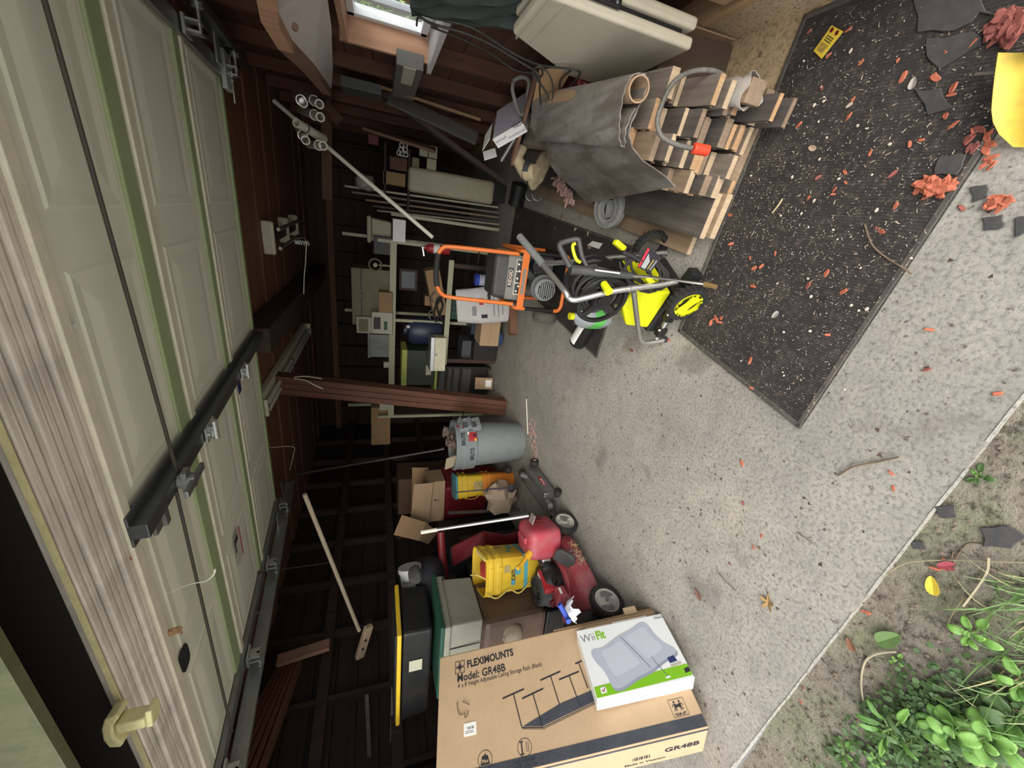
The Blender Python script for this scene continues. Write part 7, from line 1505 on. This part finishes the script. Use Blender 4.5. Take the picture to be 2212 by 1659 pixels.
# flecks of straw and grit trodden into the mat: far too many to count
mb = MB(); rnd = random.Random(42)
for k in range(4200):
    x = rnd.uniform(-0.52, 0.82); y = rnd.uniform(0.72, 1.50)
    if y < 0.80-0.117*(x+0.555)+0.03: continue
    if rnd.random() > 0.35+0.65*math.exp(-((x-0.1)**2)/0.25): continue
    a = rnd.uniform(0, 6.28); l = rnd.choice((0.002, 0.002, 0.003, 0.003, 0.004, 0.005, 0.007, 0.012))*rnd.uniform(.6, 1.3); w_ = 0.0008
    dx, dy = math.cos(a)*l/2, math.sin(a)*l/2; nx, ny = -math.sin(a)*w_, math.cos(a)*w_; z = 0.0105+rnd.uniform(0, 0.002)
    mb.add([(x-dx-nx, y-dy-ny, z), (x+dx-nx, y+dy-ny, z+rnd.uniform(0, .003)), (x+dx+nx, y+dy+ny, z+.001), (x-dx+nx, y-dy+ny, z+.001)], [(0, 1, 2, 3)])
o = mb.build('straw_flecks', paint('straw_fleck', (0.55, 0.46, 0.36), 0.9, 0, 0.7, (0.22, 0.16, 0.11), 40)); o['kind'] = 'stuff'; tag(o, 'straw flecks and grit trodden into the entrance mat', 'debris')
mb = MB()
for k in range(900):
    x = rnd.uniform(-2.2, 0.8); y = rnd.uniform(0.5, 4.2); s = rnd.choice((0.003, 0.004, 0.006, 0.009)); a = rnd.uniform(0, 6.28)
    if -0.6 < x < 0.9 and 0.7 < y < 1.58: continue
    if x > -0.02 and y > 1.4: continue
    mb.add([(x+s*math.cos(a+q*2.09)*rnd.uniform(.5, 1.4), y+s*math.sin(a+q*2.09), 0.001+0.002*(q == 1)) for q in range(3)], [(0, 1, 2)])
o = mb.build('dark_crumbs', paint('crumb_brown', (0.07, 0.05, 0.035), 0.9, 0, 0.5, (0.25, 0.13, 0.08), 30)); o['kind'] = 'stuff'; tag(o, 'dark leaf crumbs scattered over the concrete floor', 'debris')
mb = MB()
for k in range(46):
    p = az(rnd.choice((1650, 1660, 1700, 1740, 1790, 1830, 1870, 1930, 1560))+rnd.uniform(-60, 60), rnd.uniform(60, 880), 0.012)
    if not (-0.5 < p.x < 0.8 and 0.72 < p.y < 1.5): continue
    mb.blob(p, (rnd.uniform(.003, .008), rnd.uniform(.003, .006), 0.003), 6, 4, 0.3, k)
o = mb.build('pale_husks', paint('pale_husk', (0.58, 0.50, 0.42), 0.9)); o['kind'] = 'stuff'; tag(o, 'pale seed husks dotted over the entrance mat', 'debris')
# yellow hang tag
q = [az(1758, 110, 0.018), az(1797, 55, 0.022), az(1822, 68, 0.016), az(1775, 127, 0.014)]
hgt = thing('hang_tag', 'yellow printed hang tag lying on the black mat', 'tag', q[0]); M_TAGY = paint('tag_yellow_card', (0.72, 0.52, 0.05), 0.6, 0, 0.2)
MB().quad(*q, 0.0015).build('tag_card', M_TAGY, hgt, world=True)
def qp(u, v): return (q[0].lerp(q[1], u)).lerp(q[3].lerp(q[2], u), v)
nn = (q[1]-q[0]).cross(q[3]-q[0]).normalized(); nn = nn if nn.z > 0 else -nn
for u in (0.5, 0.58, 0.66): flat(MB().add([qp(u, 0.2)+nn*0.003, qp(u+0.03, 0.2)+nn*0.003, qp(u+0.03, 0.8)+nn*0.003, qp(u, 0.8)+nn*0.003], [(0, 1, 2, 3)]), 'print_line', M_INK, hgt, world=True)
for v in (0.25, 0.7): c_ = qp(0.88, v)+nn*0.003; flat(MB().add([c_+(q[1]-q[0]).normalized()*0.007*math.cos(k*.785)+(q[3]-q[0]).normalized()*0.007*math.sin(k*.785) for k in range(8)], [tuple(range(8))]), 'print_dot', M_DRED, hgt, world=True)
flat(MB().add([qp(0.12, 0.2)+nn*0.003, qp(0.40, 0.15)+nn*0.003, qp(0.43, 0.8)+nn*0.003, qp(0.15, 0.75)+nn*0.003], [(0, 1, 2, 3)]), 'mud_smear', paint('mud_smear', (0.25, 0.17, 0.04), 0.9, 0, 0.8, (0.6, 0.42, 0.05), 60), hgt, world=True)
# yellow scoop blade at the right edge
sc = thing('shovel', 'worn yellow steel shovel blade lying at the right edge', 'shovel', az(2190, 210, 0.03))
M_SCOOP = paint('worn_yellow_steel', (0.72, 0.50, 0.06), 0.5, 0, 0.45, (0.30, 0.17, 0.06), 8)
rows = []
for i in range(9):
    t_ = i/8; row = []
    for j in range(9):
        u = j/8-0.5; w_ = 0.5 if t_ < 0.62 else 0.5*math.sqrt(max(0.0, 1-((t_-0.62)/0.42)**2))
        L = az(2166, 120, 0.05).lerp(az(2150, 318, 0.012), t_); Rr = az(2330, 100, 0.05).lerp(az(2300, 320, 0.012), t_)
        c_ = L.lerp(Rr, 0.5); p = c_+(Rr-L)*(u*2*w_*0.98); p.z += 0.05*(2*u*w_*2*0.5)**2*2+0.01*math.sin(t_*3); row.append(p)
    rows.append(row)
MB().sheet(rows, 0.004).build('blade', M_SCOOP, sc, smooth=60)  if False else MB().sheet(rows, 0.004).build('blade', M_SCOOP, sc, smooth=60, world=True)
MB().cyl(az(2172, 155, 0.055), az(2108, 160, 0.03), 0.004).build('rim_wire', M_GALV, sc, world=True); MB().tube([az(2240, 110, 0.07), az(2260, 40, 0.10), az(2290, -60, 0.14)], 0.02, 10).build('handle', M_STEEL, sc, world=True, smooth=60)
# twigs
def twig(label, px, z=0.006, r=0.0025, col=(0.17, 0.12, 0.08)):
    o = MB().tube(spline([az(x, y, z+0.006*(i % 2)) for i, (x, y) in enumerate(px)], 5), r, 5).build('twig', paint('twig_%d' % int(col[0]*100), col, 0.9), smooth=60); return tag(o, label, 'twig')
twig('brown twig lying alone on the bare concrete', [(1810, 1028), (1845, 1008), (1895, 998), (1942, 987)], r=0.003)
twig('thin stick across the upper part of the mat', [(1868, 485), (1885, 530), (1920, 560), (1945, 575), (1970, 592)], 0.014)
twig('short dark stick below the concrete middle', [(1722, 1150), (1740, 1162), (1756, 1175)], r=0.002); twig('dark stick near the brown curled leaf', [(1552, 1238), (1570, 1258), (1590, 1277)], r=0.002)
twig('pale straw crossing the mat by the washer', [(1690, 430), (1680, 445), (1668, 460)], 0.014, 0.003, (0.5, 0.42, 0.24))
twig('long dry stalk arching over the soil', [(1870, 1540), (1860, 1480), (1868, 1430), (1895, 1412), (1935, 1408)], -0.01, 0.003, (0.42, 0.36, 0.25)); twig('dry vine running along the slab edge', [(1915, 1240), (1960, 1215), (2050, 1210), (2130, 1212), (2212, 1215)], -0.01, 0.002, (0.3, 0.26, 0.16)); twig('dry bent stalk leaning over the grass', [(2135, 1205), (2132, 1235), (2110, 1270), (2080, 1310)], 0.0, 0.003, (0.42, 0.36, 0.25)); twig('brown root trailing beside the slab', [(2060, 1190), (2055, 1220), (2090, 1175), (2140, 1180)], -0.015, 0.002)
# leaves lying about
def leafpoly(kind):
    if kind == 'oak':
        P = []
        for k in range(24):
            t_ = k/24*2*math.pi; r = 0.5*(0.62+0.38*math.cos(5*t_)) if k % 2 == 0 else 0.5*(0.5+0.3*math.cos(5*t_)); P.append((r*math.cos(t_)*1.1, r*math.sin(t_)))
        return P
    return [(0.5*math.cos(t_)*(1 if math.cos(t_) < 0 else 1.15), 0.30*math.sin(t_)*(1-0.25*math.cos(t_))) for t_ in [k*2*math.pi/16 for k in range(16)]]
def leaf(label, px, z, size, rot, col, kind='plain', curl=0.25, name='leaf'):
    P = leafpoly(kind); n = len(P); p = az(px[0], px[1], z)
    vs = [(x*size, y*size, size*curl*(abs(y)*1.2+0.3*x*x)+0.002) for x, y in P]; c_ = (0, 0, 0.002)
    o = MB().add(vs+[c_]+[(v[0], v[1], v[2]-0.0012) for v in vs]+[(0, 0, 0.0008)], [(i, (i+1) % n, n) for i in range(n)]+[((i+1) % n+n+1, i+n+1, 2*n+1) for i in range(n)]+[(i, i+n+1, (i+1) % n+n+1, (i+1) % n) for i in range(n)]).build(name, paint('leaf_'+label[:14], col, 0.6, 0, 0.4, tuple(x*0.6 for x in col), 40))
    o.location = p; o.rotation_euler = (0, 0, R_(rot)); return tag(o, label, 'leaf')
leaf('golden brown lobed leaf on the concrete', (1660, 1300), 0.002, 0.075, 20, (0.34, 0.21, 0.08), 'oak', 0.3); leaf('flat reddish brown leaf by the white box', (1508, 1283), 0.002, 0.05, 70, (0.20, 0.11, 0.08)); leaf('small yellow leaf on the soil', (2015, 1265), -0.010, 0.05, 30, (0.72, 0.52, 0.05)); leaf('small crimson leaf on the soil', (2045, 1222), -0.010, 0.04, 140, (0.36, 0.06, 0.08)); leaf('broad green leaf lying on the soil', (1920, 1380), -0.010, 0.075, -20, (0.13, 0.22, 0.07)); leaf('curled brown leaf at the slab edge', (1838, 1392), -0.010, 0.04, 50, (0.20, 0.09, 0.05)); leaf('tan leaf on the mat beside the board ends', (1755, 320), 0.012, 0.03, 70, (0.48, 0.36, 0.26)); leaf('brown seed pod on the mat', (1835, 228), 0.012, 0.02, 120, (0.52, 0.42, 0.34)); leaf('pale curled leaf on the mat middle', (1972, 180), 0.012, 0.03, 10, (0.42, 0.38, 0.34)); leaf('grey leaf on the lower mat', (1675, 680), 0.012, 0.032, 150, (0.40, 0.37, 0.34)); leaf('dark red leaf near the washer foot', (1365, 757), 0.002, 0.03, 100, (0.22, 0.08, 0.05)); leaf('rust coloured leaf on the pale plank', (1392, 503), 0.045, 0.03, 80, (0.30, 0.10, 0.06))
for k, px in enumerate(([(2020, 1095), (2062, 1090), (2066, 1118), (2030, 1120)], [(2120, 1140), (2180, 1135), (2212, 1160), (2190, 1185), (2125, 1180)], [(1968, 1170), (1995, 1170), (2000, 1188), (1972, 1186)])): scrap(['black shingle scrap overhanging the slab edge', 'large dark shingle scrap on the soil', 'small dark shingle scrap at the slab edge'][k], px, -0.006 if k else 0.004)
# ---------------------------------------------------------------- plants
def make_leafm(name, c1, c2):
    m, nt, b = node_mat(name); n1 = noise(nt, coords(nt), 25, 3); nt.links.new(ramp(nt, n1, [(0.35, c1), (0.65, c2)]).outputs[0], b.inputs['Base Color']); b.inputs['Roughness'].default_value = 0.5
    b.inputs['Subsurface Weight'].default_value = 0.0; return m
M_LEAF = make_leafm('weed_leaf', (0.065, 0.17, 0.028), (0.125, 0.27, 0.055)); M_LEAF2 = make_leafm('bright_leaf', (0.115, 0.27, 0.045), (0.21, 0.39, 0.085)); M_LEAFD = make_leafm('dull_leaf', (0.045, 0.095, 0.026), (0.08, 0.145, 0.045)); M_GRASS = make_leafm('grass_blade', (0.08, 0.17, 0.035), (0.17, 0.27, 0.09)); M_STEM = paint('weed_stem', (0.16, 0.26, 0.08), 0.7)
def leafmesh(name, w_, notch=0.0, ribs=True, mat=None):
    m = 7; rows = []
    for i in range(m):
        t_ = i/(m-1); half = w_*math.sin(math.pi*min(1, (t_*0.94+0.04)))**0.65; row = []
        for j in range(7):
            u = j/3-1; row.append((t_+0.04*abs(u)*notch*(t_ < 0.3)-notch*0.18*abs(u)*(1-t_)*(t_ < 0.35), u*half*(1+0.06*math.sin(9*t_)), 0.10*math.sin(math.pi*t_)-0.12*t_*t_+0.10*abs(u)*half*2+0.012*math.sin(14*t_)*abs(u)))
        rows.append(row)
    mb = MB().sheet(rows, 0.008); me = bpy.data.meshes.new(name); me.from_pydata([tuple(p) for p in mb.v], [], mb.f); me.polygons.foreach_set('use_smooth', [True]*len(me.polygons)); me.materials.append(mat); return me
LMS = {('broad', k): leafmesh('leaf', 0.46, 1.0, mat=m_) for k, m_ in enumerate((M_LEAF, M_LEAF2, M_LEAFD))}
LMS.update({('lance', k): leafmesh('leaf', 0.16, 0, mat=m_) for k, m_ in enumerate((M_LEAF, M_LEAF2, M_LEAFD))}); LMS.update({('oval', k): leafmesh('leaf', 0.32, 0, mat=m_) for k, m_ in enumerate((M_LEAF, M_LEAF2, M_LEAFD))})
rnd = random.Random(61)
def plant(name, label, px, z0, h, n, size, kind, col, spread=0.5, cat='weed', lift=0.35):
    h *= 0.7; size *= 0.78; base = az(px[0], px[1], z0+h); base = V(base.x, base.y, z0)
    t = thing(name, label, cat, base)
    MB().tube(spline([(0, 0, -0.02), (0.005, 0.0, h*0.5), (0.0, 0.004, h)]), 0.003, 6).build('stem', M_STEM, t, smooth=60)
    for k in range(n):
        a = k*2.4+rnd.uniform(-.3, .3); f = k/max(1, n-1); zz_ = h*(0.35+0.65*f); s = size*(1.1-0.45*f)*rnd.uniform(.85, 1.15)
        o = bpy.data.objects.new('leaf', LMS[(kind, col if rnd.random() < 0.8 else (col+1) % 3)]); COL.objects.link(o); o.parent = t; d = spread*s*(1-f*0.7)
        o.location = (math.cos(a)*d, math.sin(a)*d, zz_); o.scale = (s, s, s); o.rotation_euler = (0, -lift*(0.3+f), a)
        MB().tube([(0, 0, zz_*0.9), (math.cos(a)*d, math.sin(a)*d, zz_)], 0.0018, 5).build('leaf_stalk', M_STEM, t)
    return t
plant('broadleaf_weed', 'large bright broad-leaved weed at the lower right corner', (2120, 1600), -0.02, 0.10, 11, 0.068, 'broad', 1); plant('broadleaf_weed', 'broad-leaved weed just left of the corner plant', (2050, 1590), -0.02, 0.07, 9, 0.066, 'broad', 1); plant('broadleaf_weed', 'rounded green weed beside the tall grass', (2035, 1565), -0.02, 0.06, 6, 0.062, 'broad', 0)
plant('broadleaf_weed', 'small upright weed with glossy leaves in the grass', (2085, 1375), -0.02, 0.10, 9, 0.045, 'oval', 1); plant('broadleaf_weed', 'lance-leaved weed rising from the clover', (1905, 1585), -0.02, 0.12, 9, 0.085, 'lance', 0, lift=0.9); plant('broadleaf_weed', 'bluish green lance-leaved weed near the frame edge', (1950, 1615), -0.02, 0.08, 8, 0.085, 'lance', 2)
plant('broadleaf_weed', 'small yellow-green clover weed by the frame edge', (1885, 1640), -0.02, 0.05, 12, 0.032, 'oval', 1); plant('broadleaf_weed', 'tiny clover weed on the bare soil', (1932, 1430), -0.02, 0.03, 5, 0.022, 'oval', 1); plant('broadleaf_weed', 'tiny seedling at the slab edge', (2110, 1030), -0.02, 0.03, 6, 0.03, 'oval', 2); plant('broadleaf_weed', 'dark broad-leaved weed behind the corner plant', (2180, 1560), -0.02, 0.06, 8, 0.075, 'broad', 2)
plant('broadleaf_weed', 'low dark weed patch left of the clover', (1820, 1630), -0.02, 0.03, 8, 0.05, 'oval', 2); plant('broadleaf_weed', 'low round-leaved weed in the shade', (2000, 1520), -0.02, 0.04, 10, 0.032, 'oval', 2); plant('broadleaf_weed', 'leafy weed cut by the right frame edge', (2200, 1480), -0.02, 0.08, 8, 0.06, 'oval', 0)
# ground cover of tiny leaves and grass blades: uncountable
mb = MB(); rnd = random.Random(88)
for k in range(1500):
    x, y = rnd.gauss(1990, 95), rnd.gauss(1590, 75)
    if x+y < 3380 or x > 2260: continue
    p = az(x, y, -0.010); s = rnd.uniform(0.004, 0.009); a = rnd.uniform(0, 6.28); h = rnd.uniform(0.0, 0.02)
    P = [p+V(s*math.cos(a+q*1.047)*(1.0 if q % 3 else 1.2), s*math.sin(a+q*1.047), h+0.3*s*math.sin(q*1.047+a*3)) for q in range(6)]; mb.add(P, [tuple(range(6))])
o = mb.build('ground_cover', M_LEAFD); o['kind'] = 'stuff'; tag(o, 'dense tiny-leaved ground cover over the soil', 'ground cover')
mb = MB(); mb2 = MB()
for k in range(330):
    x, y = rnd.uniform(2090, 2360), rnd.uniform(1250, 1640)
    if rnd.random() > (x-2060)/200+0.08: continue
    p = az(x, y, -0.03); a = rnd.gauss(2.6, 0.9); L = rnd.uniform(0.04, 0.14); lean = rnd.uniform(0.3, 1.1); w_ = rnd.uniform(0.0016, 0.0034); pts = []
    for i in range(6):
        t_ = i/5; r = L*t_*math.sin(lean*(0.35+0.9*t_)); pts.append(p+V(math.cos(a)*r, math.sin(a)*r, max(L*t_*math.cos(lean*(0.35+0.9*t_)), 0.004)))
    sd = V(-math.sin(a), math.cos(a), 0); tgt = mb if k % 6 else mb2; base = []
    for i, q_ in enumerate(pts): ww = w_*(1-0.9*i/5); base += [q_-sd*ww, q_+sd*ww]
    tgt.add(base, [(2*i, 2*i+2, 2*i+3, 2*i+1) for i in range(5)])
o = mb.build('grass_blades', M_GRASS, smooth=180); o['kind'] = 'stuff'; tag(o, 'long loose green grass at the lower right', 'grass'); o = mb2.build('dry_grass', paint('dry_grass', (0.42, 0.38, 0.20), 0.9), smooth=180); o['kind'] = 'stuff'; tag(o, 'dry straw-coloured grass among the green blades', 'grass')
# pebbles and mulch crumbs on the soil
mb = MB()
for k in range(700):
    x, y = rnd.uniform(-1.9, 0.3), rnd.uniform(0.05, 0.43); s = rnd.uniform(0.002, 0.007); mb.blob((x, y, -0.016+rnd.uniform(0, .008)), (s, s*rnd.uniform(.6, 1.3), s*0.5), 6, 4, 0.3, k)
o = mb.build('soil_crumbs', paint('soil_crumb', (0.22, 0.17, 0.13), 0.95, 0, 0.8, (0.06, 0.045, 0.035), 25)); o['kind'] = 'stuff'; tag(o, 'loose soil crumbs and pebbles along the slab', 'soil')
# wisps of cobweb and bark caught under the header
for k, (lb_, px, Y) in enumerate((('white cobweb wisp holding dry leaves on the door', (165, 695), 1.28), ('rust leaf scrap stuck to the weathered header', (285, 1203), 1.2), ('brown leaf caught in a web below the door', (395, 1360), 1.25))):
    p = ay(px[0], px[1], Y); o = MB().blob((0, 0, 0), (0.02, 0.012, 0.02), 8, 6, 0.5, k).build('leaf_scrap', paint('scrap_%d' % k, ((0.6, 0.6, 0.58), (0.4, 0.14, 0.07), (0.36, 0.22, 0.12))[k], 0.9)); o.location = p; tag(o, lb_, 'leaf')
o = MB().tube(spline([ay(360, 1282, 1.28), ay(410, 1262, 1.28), ay(445, 1255, 1.28), ay(462, 1240, 1.28), ay(464, 1230, 1.28)], 5), 0.003, 6, rf=lambda t: 0.4+0.9*t).build('dry_stalk', paint('white_stalk', (0.75, 0.72, 0.64), 0.8), smooth=60); tag(o, 'curved white dry stalk hanging under the door', 'stalk')
# hedge beyond the window
hg = thing('hedge', 'sunlit green hedge seen through the small window', 'hedge', V(3.0, 9.2, -0.05)); rnd = random.Random(17); mb = MB()
for k in range(11000):
    p = V(rnd.gauss(0, 0.55), rnd.uniform(-4.5, 4.5), rnd.uniform(0.0, 4.2)); s = rnd.uniform(0.03, 0.07); a, b_ = V(rnd.gauss(0, 1), rnd.gauss(0, 1), rnd.gauss(0, 1)).normalized(), V(rnd.gauss(0, 1), rnd.gauss(0, 1), rnd.gauss(0, 1)).normalized()
    mb.add([p-a*s, p-b_*s*0.5, p+a*s, p+b_*s*0.5], [(0, 1, 2, 3)])
o = mb.build('foliage', make_leafm('hedge_leaf', (0.16, 0.30, 0.08), (0.34, 0.50, 0.18)), hg); o['kind'] = 'stuff'
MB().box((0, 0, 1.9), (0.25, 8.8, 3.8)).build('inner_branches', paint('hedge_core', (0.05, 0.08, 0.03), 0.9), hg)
# pink insulation shreds and a white rod by the trash can foot
mb = MB(); rnd = random.Random(91)
for k in range(70):
    t_ = rnd.random(); p = az(1146+rnd.uniform(-6, 8)+8*t_, 905+85*t_+rnd.uniform(-5, 5), 0.0); mb.blob(p, (rnd.uniform(.006, .02), rnd.uniform(.006, .02), rnd.uniform(.004, .012)), 6, 4, 0.4, k)
o = mb.build('insulation_shreds', MATS['pink_shreds']); o['kind'] = 'stuff'; tag(o, 'pale pink insulation shreds at the trash can foot', 'insulation')
a, b_ = az(1137, 862, 0.006), az(1140, 938, 0.006); o = MB().cyl(a, b_, 0.005, n=8).build('white_rod', M_PVC, smooth=40); tag(o, 'thin white rod on the floor before the trash can', 'rod')
rnd = random.Random(15)
for k in range(9):
    p = az(rnd.uniform(1115, 1300), rnd.uniform(470, 560), 0.012); leaf(['pale leaf scrap on the rear mat by the white card', 'brown leaf on the rear mat near the planks', 'curled tan leaf beside the black pail', 'dark leaf behind the washer handle', 'tan leaf scrap near the spray gun grip', 'small rust leaf on the rear mat', 'grey leaf scrap on the rear mat edge', 'pale seed pod on the rear mat', 'brown leaf crumb on the rear mat corner'][k], (rnd.uniform(1115, 1300), rnd.uniform(455, 545)), 0.012, rnd.uniform(0.025, 0.05), rnd.uniform(0, 360), rnd.choice(((0.40, 0.33, 0.26), (0.22, 0.13, 0.08), (0.30, 0.24, 0.18))))
